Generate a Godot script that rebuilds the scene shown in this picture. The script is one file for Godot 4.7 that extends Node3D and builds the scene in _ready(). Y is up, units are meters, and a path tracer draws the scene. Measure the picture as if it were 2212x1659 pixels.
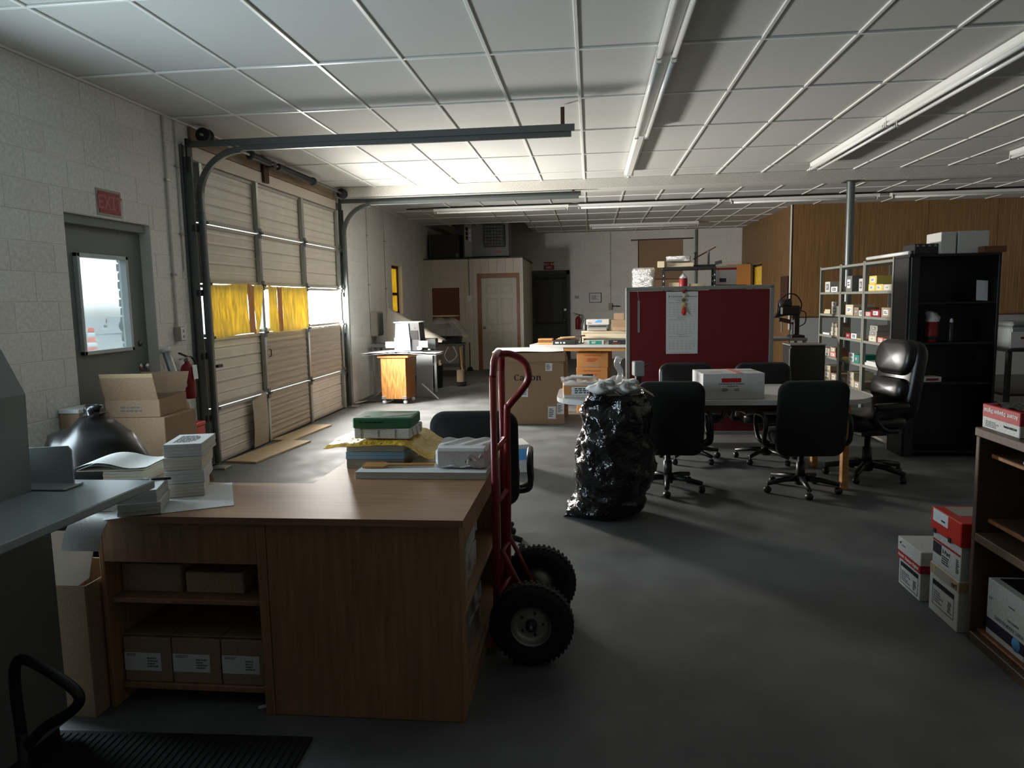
extends Node3D
# A dim print-shop storeroom lit by daylight from the roll-up door. Units are metres, y up; the camera stands at the origin of the floor.

var M := {}
var taken := {}
var cache := {}
var rng := RandomNumberGenerator.new()

const CEIL := 3.26
const WALL_L := -3.75
const BACK := -19.2


func _ready() -> void:
	rng.seed = 7
	camera_and_light()
	make_materials()
	build_shell()
	build_left_wall_things()
	build_overhead_door()
	build_ceiling_things()
	build_counter()
	build_left_foreground()
	build_hand_truck()
	build_meeting_area()
	build_middle()
	build_back_left()
	build_workbench()
	build_behind_panel()
	build_shelving()
	build_right_foreground()
	build_outside()


func camera_and_light() -> void:
	var cam := Camera3D.new()
	cam.name = "camera"
	cam.position = Vector3(0, 1.58, 0)
	cam.rotation_order = EULER_ORDER_YXZ
	cam.rotation_degrees = Vector3(-6.591, 6.244, -1.123)
	cam.fov = rad_to_deg(2.0 * atan(1659.0 / 2.0 / 1578.0))
	cam.near = 0.05
	cam.far = 200.0
	add_child(cam)
	var env := Environment.new()
	env.background_mode = Environment.BG_SKY
	var sky := Sky.new()
	var sm := ProceduralSkyMaterial.new()
	sm.sky_top_color = Color(0.90, 0.95, 1.0)
	sm.sky_horizon_color = Color(0.95, 0.98, 1.0)
	sm.ground_horizon_color = Color(0.6, 0.62, 0.62)
	sm.ground_bottom_color = Color(0.5, 0.5, 0.5)
	sky.sky_material = sm
	env.sky = sky
	env.background_energy_multiplier = 1.0
	env.tonemap_mode = Environment.TONE_MAPPER_LINEAR
	env.tonemap_exposure = 9.0
	env.sdfgi_enabled = true
	env.ssao_enabled = true
	env.ssil_enabled = true
	var we := WorldEnvironment.new()
	we.name = "environment"
	we.environment = env
	add_child(we)
	# daylight through the one clear pane of the roll-up door: a soft source as large as the pane
	var a := AreaLight3D.new()
	a.name = "window_daylight"
	a.area_size = Vector2(1.16, 0.44)
	a.area_normalize_energy = true
	a.light_color = Color(1.0, 0.98, 0.95)
	a.light_energy = 8.0
	a.shadow_enabled = true
	a.area_range = 40.0
	a.position = Vector3(-3.80, 1.53, -9.94)
	a.rotation_degrees = Vector3(-15, -90, 0)
	add_child(a)
	# cooler daylight through the window in the left wall, just outside the picture
	var b := AreaLight3D.new()
	b.name = "window_daylight_cool"
	b.area_size = Vector2(1.2, 1.1)
	b.area_normalize_energy = true
	b.light_color = Color(0.86, 0.95, 1.0)
	b.light_energy = 0.9
	b.shadow_enabled = true
	b.area_range = 40.0
	b.position = Vector3(-3.86, 1.6, -3.4)
	b.rotation_degrees = Vector3(0, -90, 0)
	add_child(b)


# ---------------------------------------------------------------- helpers

func numbered(n: String) -> String:
	if not taken.has(n):
		taken[n] = 0
		return n
	taken[n] += 1
	return "%s_%03d" % [n, taken[n]]


func T(n: String, label: String, cat: String, at := Vector3.ZERO, turn := 0.0, group := "") -> Node3D:
	var o := Node3D.new()
	o.name = numbered(n)
	add_child(o)
	o.position = at
	o.rotation_degrees.y = turn
	o.set_meta("label", label)
	o.set_meta("category", cat)
	if group:
		o.set_meta("group", group)
	return o


func T1(n: String, mesh: Mesh, m: Material, label: String, cat: String, at := Vector3.ZERO, rot := Vector3.ZERO, group := "") -> MeshInstance3D:
	var o := MeshInstance3D.new()
	o.name = numbered(n)
	o.mesh = mesh
	o.material_override = m
	add_child(o)
	o.position = at
	o.rotation_degrees = rot
	o.set_meta("label", label)
	o.set_meta("category", cat)
	if group:
		o.set_meta("group", group)
	return o


func S(n: String, label: String) -> Node3D:
	var o := Node3D.new()
	o.name = n
	add_child(o)
	o.set_meta("kind", "structure")
	o.set_meta("label", label)
	return o


func P(parent: Node, n: String, mesh: Mesh, m: Material, at := Vector3.ZERO, rot := Vector3.ZERO, label := "") -> MeshInstance3D:
	var o := MeshInstance3D.new()
	o.name = n
	o.mesh = mesh
	o.material_override = m
	o.position = at
	o.rotation_degrees = rot
	if label:
		o.set_meta("label", label)
	parent.add_child(o, true)
	return o


# part made of a box given by its two corners
func B(parent: Node, n: String, a: Vector3, b: Vector3, m: Material, bev := 0.003, label := "") -> MeshInstance3D:
	var s := (b - a).abs()
	return P(parent, n, bxm(s, bev), m, (a + b) / 2.0, Vector3.ZERO, label)


func stool() -> SurfaceTool:
	var st := SurfaceTool.new()
	st.begin(Mesh.PRIMITIVE_TRIANGLES)
	st.set_smooth_group(-1)
	return st


func done(st: SurfaceTool) -> ArrayMesh:
	st.generate_normals()
	return st.commit()


# triangle turned so that its front looks away from c
func tri(st: SurfaceTool, a: Vector3, b: Vector3, d: Vector3, c: Vector3) -> void:
	var n := (a - d).cross(a - b)
	if n.dot((a + b + d) / 3.0 - c) < 0.0:
		st.add_vertex(a); st.add_vertex(d); st.add_vertex(b)
	else:
		st.add_vertex(a); st.add_vertex(b); st.add_vertex(d)


func quad(st: SurfaceTool, a: Vector3, b: Vector3, d: Vector3, e: Vector3, c: Vector3) -> void:
	tri(st, a, b, d, c)
	tri(st, a, d, e, c)


func add_box(st: SurfaceTool, at: Vector3, size: Vector3, bev := 0.0, basis := Basis.IDENTITY) -> void:
	var h := size / 2.0
	var v := func(x: float, y: float, z: float) -> Vector3: return at + basis * Vector3(x, y, z)
	bev = minf(bev, minf(h.x, minf(h.y, h.z)) * 0.95)
	if bev <= 0.0:
		for ax in 3:
			for s in [-1.0, 1.0]:
				var q := []
				for k in [[-1, -1], [1, -1], [1, 1], [-1, 1]]:
					var p := Vector3.ZERO
					p[ax] = s * h[ax]
					p[(ax + 1) % 3] = k[0] * h[(ax + 1) % 3]
					p[(ax + 2) % 3] = k[1] * h[(ax + 2) % 3]
					q.append(at + basis * p)
				quad(st, q[0], q[1], q[2], q[3], at)
		return
	var i := h - Vector3(bev, bev, bev)
	for ax in 3:
		var u := (ax + 1) % 3
		var w := (ax + 2) % 3
		for s in [-1.0, 1.0]:
			var q := []
			for k in [[-1, -1], [1, -1], [1, 1], [-1, 1]]:
				var p := Vector3.ZERO
				p[ax] = s * h[ax]
				p[u] = k[0] * i[u]
				p[w] = k[1] * i[w]
				q.append(at + basis * p)
			quad(st, q[0], q[1], q[2], q[3], at)
		# the four edges that run along ax
		for s in [-1.0, 1.0]:
			for t in [-1.0, 1.0]:
				var p1 := Vector3.ZERO
				p1[u] = s * h[u]
				p1[w] = t * i[w]
				var p2 := Vector3.ZERO
				p2[u] = s * i[u]
				p2[w] = t * h[w]
				var e := Vector3.ZERO
				e[ax] = i[ax]
				quad(st, at + basis * (p1 - e), at + basis * (p1 + e), at + basis * (p2 + e), at + basis * (p2 - e), at)
	for sx in [-1.0, 1.0]:
		for sy in [-1.0, 1.0]:
			for sz in [-1.0, 1.0]:
				tri(st, v.call(sx * h.x, sy * i.y, sz * i.z), v.call(sx * i.x, sy * h.y, sz * i.z), v.call(sx * i.x, sy * i.y, sz * h.z), at)


func bxm(size: Vector3, bev := 0.003) -> ArrayMesh:
	var key := "b%.4f,%.4f,%.4f,%.4f" % [size.x, size.y, size.z, bev]
	if not cache.has(key):
		var st := stool()
		add_box(st, Vector3.ZERO, size, bev)
		cache[key] = done(st)
	return cache[key]


# a profile of (radius, height) turned round y
func add_lathe(st: SurfaceTool, prof: Array, seg := 20, at := Vector3.ZERO, basis := Basis.IDENTITY) -> void:
	for k in prof.size() - 1:
		var a: Vector2 = prof[k]
		var b: Vector2 = prof[k + 1]
		var mid := (a + b) / 2.0
		var nn := Vector2(b.y - a.y, a.x - b.x).normalized()   # outward for a profile that runs upwards on the outside
		for i in seg:
			var t0 := TAU * i / seg
			var t1 := TAU * (i + 1) / seg
			var tm := (t0 + t1) / 2.0
			var f := func(p: Vector2, t: float) -> Vector3: return at + basis * Vector3(p.x * cos(t), p.y, p.x * sin(t))
			var c: Vector3 = f.call(mid - nn * 0.01, tm)
			if a.x > 1e-6:
				tri(st, f.call(a, t0), f.call(a, t1), f.call(b, t1), c)
			if b.x > 1e-6:
				tri(st, f.call(a, t0), f.call(b, t1), f.call(b, t0), c)


func lathem(prof: Array, seg := 20, smooth := true) -> ArrayMesh:
	var key := "l" + str(prof) + str(seg) + str(smooth)
	if not cache.has(key):
		var st := stool()
		if smooth:
			st.set_smooth_group(0)
		add_lathe(st, prof, seg)
		cache[key] = done(st)
	return cache[key]


# upright cylinder with softened rims, standing on its base
func cym(r: float, h: float, seg := 20, bev := 0.003) -> ArrayMesh:
	bev = minf(bev, minf(r, h / 2.0) * 0.9)
	return lathem([Vector2(0, 0), Vector2(r - bev, 0), Vector2(r, bev), Vector2(r, h - bev), Vector2(r - bev, h), Vector2(0, h)], seg, false)


func add_tube(st: SurfaceTool, pts: Array, r: float, seg := 8, closed := false, r2 := -1.0) -> void:
	var n := pts.size()
	var rings := []
	var up := Vector3(0.123, 0.987, 0.1)
	for i in n:
		var d: Vector3
		if closed:
			d = (pts[(i + 1) % n] - pts[(i - 1 + n) % n]).normalized()
		else:
			d = (pts[mini(i + 1, n - 1)] - pts[maxi(i - 1, 0)]).normalized()
		if absf(d.dot(up)) > 0.98:
			up = Vector3(1, 0, 0.05)
		var u := d.cross(up).normalized()
		var w := u.cross(d).normalized()
		up = w
		var rr := r if r2 < 0.0 else lerpf(r, r2, float(i) / (n - 1))
		var ring := []
		for k in seg:
			var t := TAU * k / seg
			ring.append(pts[i] + (u * cos(t) + w * sin(t)) * rr)
		rings.append(ring)
	var last := n if closed else n - 1
	for i in last:
		var j := (i + 1) % n
		for k in seg:
			var l := (k + 1) % seg
			quad(st, rings[i][k], rings[i][l], rings[j][l], rings[j][k], (pts[i] + pts[j]) / 2.0)
	if not closed:
		for e in [0, n - 1]:
			var inner: Vector3 = pts[1] if e == 0 else pts[n - 2]
			for k in seg:
				tri(st, pts[e], rings[e][k], rings[e][(k + 1) % seg], inner)


func tubem(pts: Array, r: float, seg := 10, closed := false, r2 := -1.0) -> ArrayMesh:
	var st := stool()
	st.set_smooth_group(0)
	add_tube(st, pts, r, seg, closed, r2)
	return done(st)


# smooth path through control points
func curve(ctrl: Array, per := 6, closed := false) -> Array:
	var out := []
	var n := ctrl.size()
	var last := n if closed else n - 1
	for i in last:
		var a: Vector3 = ctrl[(i - 1 + n) % n] if closed else ctrl[maxi(i - 1, 0)]
		var b: Vector3 = ctrl[i]
		var c: Vector3 = ctrl[(i + 1) % n]
		var d: Vector3 = ctrl[(i + 2) % n] if closed else ctrl[mini(i + 2, n - 1)]
		for k in per:
			out.append(b.cubic_interpolate(c, a, d, float(k) / per))
	if not closed:
		out.append(ctrl[n - 1])
	return out


# polygon in xy, drawn out along z, centred on z
func add_prism(st: SurfaceTool, poly: PackedVector2Array, depth: float, at := Vector3.ZERO, basis := Basis.IDENTITY) -> void:
	var idx := Geometry2D.triangulate_polygon(poly)
	var h := depth / 2.0
	var f := func(p: Vector2, z: float) -> Vector3: return at + basis * Vector3(p.x, p.y, z)
	for z in [-h, h]:
		for k in range(0, idx.size(), 3):
			var a: Vector3 = f.call(poly[idx[k]], z)
			var b: Vector3 = f.call(poly[idx[k + 1]], z)
			var c: Vector3 = f.call(poly[idx[k + 2]], z)
			tri(st, a, b, c, (a + b + c) / 3.0 - basis * Vector3(0, 0, z))
	var ccw := not Geometry2D.is_polygon_clockwise(poly)
	for k in poly.size():
		var p := poly[k]
		var q := poly[(k + 1) % poly.size()]
		var nn := Vector2(q.y - p.y, p.x - q.x).normalized() * (1.0 if ccw else -1.0)
		var inner: Vector3 = f.call((p + q) / 2.0 - nn * 0.01, 0.0)
		quad(st, f.call(p, -h), f.call(q, -h), f.call(q, h), f.call(p, h), inner)


func prismm(poly: PackedVector2Array, depth: float) -> ArrayMesh:
	var st := stool()
	add_prism(st, poly, depth)
	return done(st)


func round_rect(w: float, h: float, r: float, seg := 5) -> PackedVector2Array:
	var out := PackedVector2Array()
	for c in 4:
		var cx := (w / 2.0 - r) * (1.0 if c in [0, 3] else -1.0)
		var cy := (h / 2.0 - r) * (1.0 if c in [0, 1] else -1.0)
		for k in seg + 1:
			var t := PI / 2.0 * (c + float(k) / seg)
			out.append(Vector2(cx + r * cos(t), cy + r * sin(t)))
	return out


# a pillow-like slab: a rounded rectangle in xy with a domed front and back
func cushionm(w: float, h: float, r: float, t: float, soft := 0.03, seg := 6) -> ArrayMesh:
	var key := "c%.3f,%.3f,%.3f,%.3f,%.3f" % [w, h, r, t, soft]
	if cache.has(key):
		return cache[key]
	var st := stool()
	st.set_smooth_group(0)
	var steps := [[1.0, 0.0], [0.7, 0.3], [0.3, 0.7], [0.0, 1.0]]
	var rings := []
	for s in [-1.0, 1.0]:
		var half := []
		for e in steps:
			# e0: how far out (1 = full outline), e1: how far forward
			var inset: float = soft * (1.0 - sqrt(maxf(0.0, 1.0 - e[1] * e[1])))
			var z: float = s * (t / 2.0 - soft * (1.0 - e[1]))
			var ring := []
			for p in round_rect(w - 2.0 * inset, h - 2.0 * inset, maxf(r - inset, 0.005), seg):
				ring.append(Vector3(p.x, p.y, z))
			half.append(ring)
		if s < 0.0:
			half.reverse()
		rings.append_array(half)
	for i in rings.size() - 1:
		var n: int = rings[i].size()
		for k in n:
			quad(st, rings[i][k], rings[i][(k + 1) % n], rings[i + 1][(k + 1) % n], rings[i + 1][k], Vector3.ZERO)
	for e in [0, rings.size() - 1]:
		var n: int = rings[e].size()
		for k in n:
			tri(st, Vector3(0, 0, rings[e][0].z), rings[e][k], rings[e][(k + 1) % n], Vector3.ZERO)
	cache[key] = done(st)
	return cache[key]


# a sheet of the given thickness over a grid of points f(u, v), u and v from 0 to 1
func sheetm(f: Callable, nu: int, nv: int, thick := 0.001, smooth := true) -> ArrayMesh:
	var st := stool()
	if smooth:
		st.set_smooth_group(0)
	var g := []
	for i in nu + 1:
		var row := []
		for j in nv + 1:
			row.append(f.call(float(i) / nu, float(j) / nv))
		g.append(row)
	var nrm := []
	for i in nu + 1:
		var row := []
		for j in nv + 1:
			var du: Vector3 = g[mini(i + 1, nu)][j] - g[maxi(i - 1, 0)][j]
			var dv: Vector3 = g[i][mini(j + 1, nv)] - g[i][maxi(j - 1, 0)]
			row.append(du.cross(dv).normalized())
		nrm.append(row)
	for s in [1.0, -1.0]:
		for i in nu:
			for j in nv:
				var q := []
				for e in [[i, j], [i + 1, j], [i + 1, j + 1], [i, j + 1]]:
					q.append(g[e[0]][e[1]] + nrm[e[0]][e[1]] * thick * 0.5 * s)
				var c: Vector3 = (q[0] + q[2]) / 2.0 - nrm[i][j] * s
				quad(st, q[0], q[1], q[2], q[3], c)
	return done(st)


# a lumpy closed body: rings f(v) -> [centre, radius x, radius z], roughened by noise
func bagm(levels: Array, seg: int, rough: float, seed_: int, fine := 3.0, square := 1.0) -> ArrayMesh:
	var nz := FastNoiseLite.new()
	nz.seed = seed_
	nz.frequency = 1.0
	nz.fractal_type = FastNoiseLite.FRACTAL_RIDGED
	nz.fractal_octaves = 3
	var st := stool()
	st.set_smooth_group(0)
	var rings := []
	for l in levels:
		var ring := []
		for k in seg:
			var t := TAU * k / seg
			var d := Vector3(cos(t), 0, sin(t))
			var p: Vector3 = l[0] + Vector3(signf(d.x) * pow(absf(d.x), square) * l[1], 0, signf(d.z) * pow(absf(d.z), square) * l[2])
			var w := nz.get_noise_3d(p.x * fine, p.y * fine * 1.3, p.z * fine)
			ring.append(p + d * w * rough + Vector3(0, w * rough * 0.25, 0))
		rings.append(ring)
	for i in rings.size() - 1:
		for k in seg:
			var c: Vector3 = (levels[i][0] + levels[i + 1][0]) / 2.0
			quad(st, rings[i][k], rings[i][(k + 1) % seg], rings[i + 1][(k + 1) % seg], rings[i + 1][k], c)
	for e in [0, rings.size() - 1]:
		var other: Vector3 = levels[1][0] if e == 0 else levels[levels.size() - 2][0]
		for k in seg:
			tri(st, levels[e][0], rings[e][k], rings[e][(k + 1) % seg], other)
	return done(st)


# raised lettering; cap is the height of a capital in metres. It reads along +x and faces +z before it is turned.
func txt(parent: Node, words: String, cap: float, m: Material, at: Vector3, rot := Vector3.ZERO, font := "Droid Sans", bold := true, n := "lettering", align := HORIZONTAL_ALIGNMENT_CENTER) -> MeshInstance3D:
	var t := TextMesh.new()
	var f := SystemFont.new()
	f.font_names = PackedStringArray([font])
	f.font_weight = 700 if bold else 400
	t.font = f
	t.text = words
	t.font_size = 40
	t.pixel_size = cap / (40.0 * 0.72)
	t.depth = 0.0006
	t.curve_step = 3.0
	t.horizontal_alignment = align
	return P(parent, n, t, m, at, rot)


# rows of short dark bars: print too small to read
func printm(w: float, h: float, rows: int, seed_: int) -> ArrayMesh:
	var r := RandomNumberGenerator.new()
	r.seed = seed_
	var st := stool()
	for i in rows:
		var y := h / 2.0 - h * (i + 0.5) / rows
		var x := -w / 2.0
		var stop := -w / 2.0 + w * r.randf_range(0.55, 1.0)
		while x < stop - 0.004:
			var l := minf(r.randf_range(0.08, 0.22) * w, stop - x)
			add_box(st, Vector3(x + l / 2.0, y, 0), Vector3(l, h / rows * 0.55, 0.0006))
			x += l + 0.04 * w
	return done(st)


# ---------------------------------------------------------------- materials

func mat(n: String, c: Color, rough := 0.8, metal := 0.0) -> StandardMaterial3D:
	var m := StandardMaterial3D.new()
	m.resource_name = n
	m.albedo_color = c
	m.roughness = rough
	m.metallic = metal
	M[n] = m
	return m


func grain(size: int, freq: float, sx: float, sy: float, lo: float, hi: float, oct: int, seed_: int, sharp := 1.0) -> ImageTexture:
	var nz := FastNoiseLite.new()
	nz.seed = seed_
	nz.frequency = freq
	nz.fractal_octaves = oct
	nz.noise_type = FastNoiseLite.TYPE_SIMPLEX_SMOOTH
	var im := Image.create(size, size, false, Image.FORMAT_RGB8)
	for y in size:
		for x in size:
			# the pattern closes on itself at the edges
			var fx := float(x) / size
			var fy := float(y) / size
			var a := nz.get_noise_2d(x * sx, y * sy)
			var b := nz.get_noise_2d((x - size) * sx, y * sy)
			var c := nz.get_noise_2d(x * sx, (y - size) * sy)
			var d := nz.get_noise_2d((x - size) * sx, (y - size) * sy)
			var v := lerpf(lerpf(a, b, fx), lerpf(c, d, fx), fy) * 0.5 + 0.5
			v = clampf((v - 0.5) * sharp + 0.5, 0.0, 1.0)
			var g := lerpf(lo, hi, v)
			im.set_pixel(x, y, Color(g, g, g))
	return ImageTexture.create_from_image(im)


func tex(m: StandardMaterial3D, t: Texture2D, scale: float, world := false) -> StandardMaterial3D:
	m.albedo_texture = t
	m.uv1_triplanar = true
	m.uv1_world_triplanar = world
	m.uv1_scale = Vector3(scale, scale, scale)
	m.uv1_triplanar_sharpness = 8.0
	return m


func bump(m: StandardMaterial3D, t: Texture2D, depth_cm: float) -> void:
	m.heightmap_enabled = true
	m.heightmap_texture = t
	m.heightmap_scale = depth_cm


func glowing_leaf(m: StandardMaterial3D, c: Color) -> void:
	m.backlight_enabled = true
	m.backlight = c


func make_materials() -> void:
	var fine := grain(256, 0.09, 1, 1, 0.86, 1.0, 4, 3, 1.6)
	var soft := grain(256, 0.02, 1, 1, 0.93, 1.0, 3, 41, 1.5)
	var streak := grain(256, 0.03, 1.4, 0.35, 0.80, 1.0, 3, 51, 1.8)
	var speck := grain(256, 0.3, 1, 1, 0.8, 1.0, 2, 9, 1.8)
	var blotch := grain(512, 0.012, 1, 1, 0.74, 1.0, 6, 5, 1.9)
	var wood_v := grain(512, 0.03, 1.6, 0.10, 0.80, 1.0, 5, 21, 2.0)
	var wood_u := grain(512, 0.03, 0.10, 1.6, 0.82, 1.0, 5, 22, 2.0)
	var bold_v := grain(512, 0.022, 1.8, 0.14, 0.58, 1.0, 4, 25, 3.0)
	var crump := grain(256, 0.03, 1, 1, 0.0, 1.0, 4, 31, 1.6)
	tex(mat("ceiling_tile", Color(0.85, 0.85, 0.83), 0.95), speck, 3.0, true)
	mat("runner", Color(0.92, 0.92, 0.90), 0.3)
	tex(mat("block", Color(0.92, 0.92, 0.90), 0.75), fine, 1.3, true)
	bump(M.block, speck, 0.025)
	tex(mat("block_b", Color(0.905, 0.90, 0.88), 0.75), fine, 1.1, true)
	bump(M.block_b, speck, 0.025)
	mat("mortar", Color(0.88, 0.875, 0.85), 0.9)
	tex(mat("floor", Color(0.42, 0.43, 0.425), 0.55), blotch, 0.33, true)
	M.floor.roughness_texture = blotch
	M.floor.roughness = 0.75
	tex(mat("white_paint", Color(0.86, 0.85, 0.82), 0.6), fine, 1.5)
	tex(mat("cream_board", Color(0.84, 0.80, 0.74), 0.6), fine, 1.5)
	tex(mat("panel_wood", Color(0.55, 0.41, 0.245), 0.5), wood_v, 0.8, true)
	tex(mat("trim_wood", Color(0.56, 0.34, 0.16), 0.45), wood_v, 1.6)
	tex(mat("counter_side", Color(0.68, 0.52, 0.37), 0.5), wood_v, 1.2)
	tex(mat("counter_top", Color(0.66, 0.50, 0.37), 0.5), wood_u, 1.2)
	tex(mat("orange_wood", Color(0.82, 0.56, 0.30), 0.45), bold_v, 2.6)
	tex(mat("pale_wood", Color(0.76, 0.66, 0.52), 0.6), wood_u, 2.0)
	tex(mat("pine", Color(0.82, 0.60, 0.34), 0.55), wood_u, 2.4)
	tex(mat("walnut", Color(0.36, 0.27, 0.20), 0.45), wood_v, 1.6)
	tex(mat("raw_timber", Color(0.60, 0.52, 0.43), 0.85), wood_u, 1.2)
	tex(mat("rust_wood", Color(0.34, 0.20, 0.15), 0.8), wood_v, 2.0)
	tex(mat("weathered", Color(0.68, 0.63, 0.56), 0.7), wood_u, 1.6)
	M.weathered.uv1_scale = Vector3(1.6, 3.0, 1.6)
	tex(mat("board_brown", Color(0.46, 0.28, 0.19), 0.8), fine, 3.0)
	tex(mat("cardboard", Color(0.65, 0.54, 0.43), 0.85), fine, 2.5)
	tex(mat("cardboard_light", Color(0.74, 0.62, 0.50), 0.85), fine, 2.5)
	tex(mat("cardboard_orange", Color(0.83, 0.58, 0.33), 0.85), fine, 2.5)
	tex(mat("cardboard_white", Color(0.83, 0.82, 0.80), 0.7), fine, 2.5)
	mat("carton_inside", Color(0.82, 0.75, 0.68), 0.8)
	mat("tape", Color(0.72, 0.63, 0.50), 0.25)
	tex(mat("paper", Color(0.88, 0.88, 0.87), 0.8), fine, 4.0)
	tex(mat("paper_edge", Color(0.83, 0.83, 0.81), 0.9), wood_u, 6.0)
	M.paper_edge.uv1_scale = Vector3(2, 22, 2)
	tex(mat("paper_cream", Color(0.86, 0.83, 0.76), 0.9), wood_u, 6.0)
	M.paper_cream.uv1_scale = Vector3(2, 22, 2)
	mat("paper_blue", Color(0.60, 0.76, 0.87), 0.8)
	mat("label_white", Color(0.86, 0.87, 0.88), 0.7)
	mat("ink", Color(0.09, 0.09, 0.10), 0.8)
	mat("ink_grey", Color(0.42, 0.42, 0.43), 0.8)
	mat("ink_red", Color(0.66, 0.22, 0.12), 0.8)
	mat("ink_white", Color(0.93, 0.92, 0.90), 0.7)
	mat("sign_red", Color(0.52, 0.10, 0.13), 0.5)
	mat("sign_red_letters", Color(0.66, 0.30, 0.33), 0.5)
	mat("red_plastic", Color(0.80, 0.16, 0.10), 0.4)
	mat("red_print", Color(0.66, 0.08, 0.11), 0.5)
	mat("crimson", Color(0.50, 0.06, 0.09), 0.5)
	mat("navy", Color(0.13, 0.12, 0.22), 0.5)
	mat("green_print", Color(0.20, 0.44, 0.29), 0.5)
	mat("teal", Color(0.10, 0.52, 0.44), 0.5)
	mat("sky_print", Color(0.36, 0.62, 0.86), 0.5)
	mat("yellow_box", Color(0.86, 0.78, 0.42), 0.6)
	mat("olive", Color(0.45, 0.41, 0.20), 0.7)
	mat("cream", Color(0.80, 0.75, 0.64), 0.7)
	mat("pink", Color(0.80, 0.48, 0.42), 0.7)
	mat("beige", Color(0.62, 0.55, 0.45), 0.8)
	mat("putty", Color(0.62, 0.60, 0.55), 0.6)
	tex(mat("felt_red", Color(0.46, 0.11, 0.135), 0.95), speck, 6.0)
	mat("frame_grey", Color(0.52, 0.52, 0.50), 0.4)
	mat("door_grey", Color(0.42, 0.45, 0.44), 0.5)
	mat("door_slate", Color(0.26, 0.28, 0.28), 0.5)
	mat("window_dark", Color(0.06, 0.065, 0.08), 0.3)
	tex(mat("door_cream", Color(0.76, 0.74, 0.68), 0.5), fine, 1.5)
	mat("sash", Color(0.70, 0.74, 0.74), 0.4)
	mat("steel", Color(0.42, 0.44, 0.44), 0.42, 0.7)
	mat("shelf_grey", Color(0.53, 0.53, 0.50), 0.5)
	mat("rail_steel", Color(0.62, 0.60, 0.56), 0.55)
	mat("steel_dark", Color(0.20, 0.21, 0.21), 0.5, 0.5)
	mat("galvanised", Color(0.62, 0.63, 0.61), 0.38, 0.7)
	mat("chrome", Color(0.80, 0.80, 0.79), 0.15, 1.0)
	mat("brass", Color(0.74, 0.65, 0.45), 0.25, 1.0)
	tex(mat("door_steel", Color(0.80, 0.78, 0.73), 0.45), soft, 0.8)
	mat("lamp_white", Color(0.90, 0.90, 0.88), 0.35)
	mat("lamp_glass", Color(0.93, 0.93, 0.92), 0.15)
	mat("cap_metal", Color(0.6, 0.6, 0.58), 0.3, 0.9)
	mat("black", Color(0.045, 0.045, 0.05), 0.5)
	tex(mat("black_cloth", Color(0.065, 0.067, 0.07), 0.9), speck, 8.0)
	M.black_cloth.rim_enabled = true
	M.black_cloth.rim = 0.3
	mat("black_leather", Color(0.05, 0.05, 0.052), 0.34)
	mat("black_plastic", Color(0.06, 0.06, 0.065), 0.4)
	mat("rubber", Color(0.035, 0.035, 0.037), 0.75)
	mat("black_film", Color(0.02, 0.02, 0.022), 0.2)
	bump(tex(M.black_film, crump, 3.0), crump, 0.7)
	mat("black_film_soft", Color(0.02, 0.02, 0.022), 0.3)
	M.black_film.albedo_texture = null
	mat("soot", Color(0.03, 0.03, 0.03), 0.9)
	tex(mat("mat_rubber", Color(0.05, 0.053, 0.06), 0.9), speck, 10.0)
	mat("truck_red", Color(0.50, 0.12, 0.12), 0.35)
	mat("laminate", Color(0.60, 0.65, 0.66), 0.2)
	mat("laminate_edge", Color(0.42, 0.44, 0.44), 0.4)
	mat("machine_grey", Color(0.53, 0.55, 0.55), 0.5)
	mat("machine_light", Color(0.58, 0.60, 0.60), 0.45)
	mat("table_white", Color(0.80, 0.80, 0.79), 0.35)
	mat("device_blue", Color(0.52, 0.59, 0.68), 0.4)
	mat("device_grey", Color(0.45, 0.46, 0.45), 0.4)
	mat("device_dark", Color(0.13, 0.135, 0.14), 0.45)
	mat("foil", Color(0.85, 0.85, 0.85), 0.18, 0.9)
	bump(tex(M.foil, crump, 8.0), crump, 1.2)
	M.foil.albedo_texture = null
	mat("yellow_film", Color(0.80, 0.64, 0.20), 0.35)
	bump(tex(M.yellow_film, crump, 4.0), crump, 0.8)
	M.yellow_film.albedo_texture = null
	mat("clear_film", Color(0.80, 0.80, 0.80, 0.22), 0.2)
	M.clear_film.transparency = BaseMaterial3D.TRANSPARENCY_ALPHA
	mat("glass", Color(0.9, 0.95, 0.95, 0.06), 0.02)
	M.glass.transparency = BaseMaterial3D.TRANSPARENCY_ALPHA
	mat("door_glass", Color(0.70, 0.80, 0.80, 0.62), 0.05)
	M.door_glass.transparency = BaseMaterial3D.TRANSPARENCY_ALPHA
	tex(mat("amber", Color(1.0, 0.92, 0.52), 0.5), streak, 1.3)
	glowing_leaf(M.amber, Color(0.92, 0.88, 0.62))
	tex(mat("amber_patch", Color(0.80, 0.58, 0.36), 0.6), fine, 2.0)
	glowing_leaf(M.amber_patch, Color(0.62, 0.52, 0.36))
	mat("asphalt", Color(0.56, 0.57, 0.56), 0.9)
	mat("brick", Color(0.45, 0.24, 0.18), 0.9)
	mat("car_white", Color(0.70, 0.72, 0.72), 0.4)
	mat("car_glass", Color(0.12, 0.15, 0.17), 0.1)
	mat("cone_orange", Color(0.90, 0.30, 0.08), 0.6)


# ---------------------------------------------------------------- the room

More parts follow.
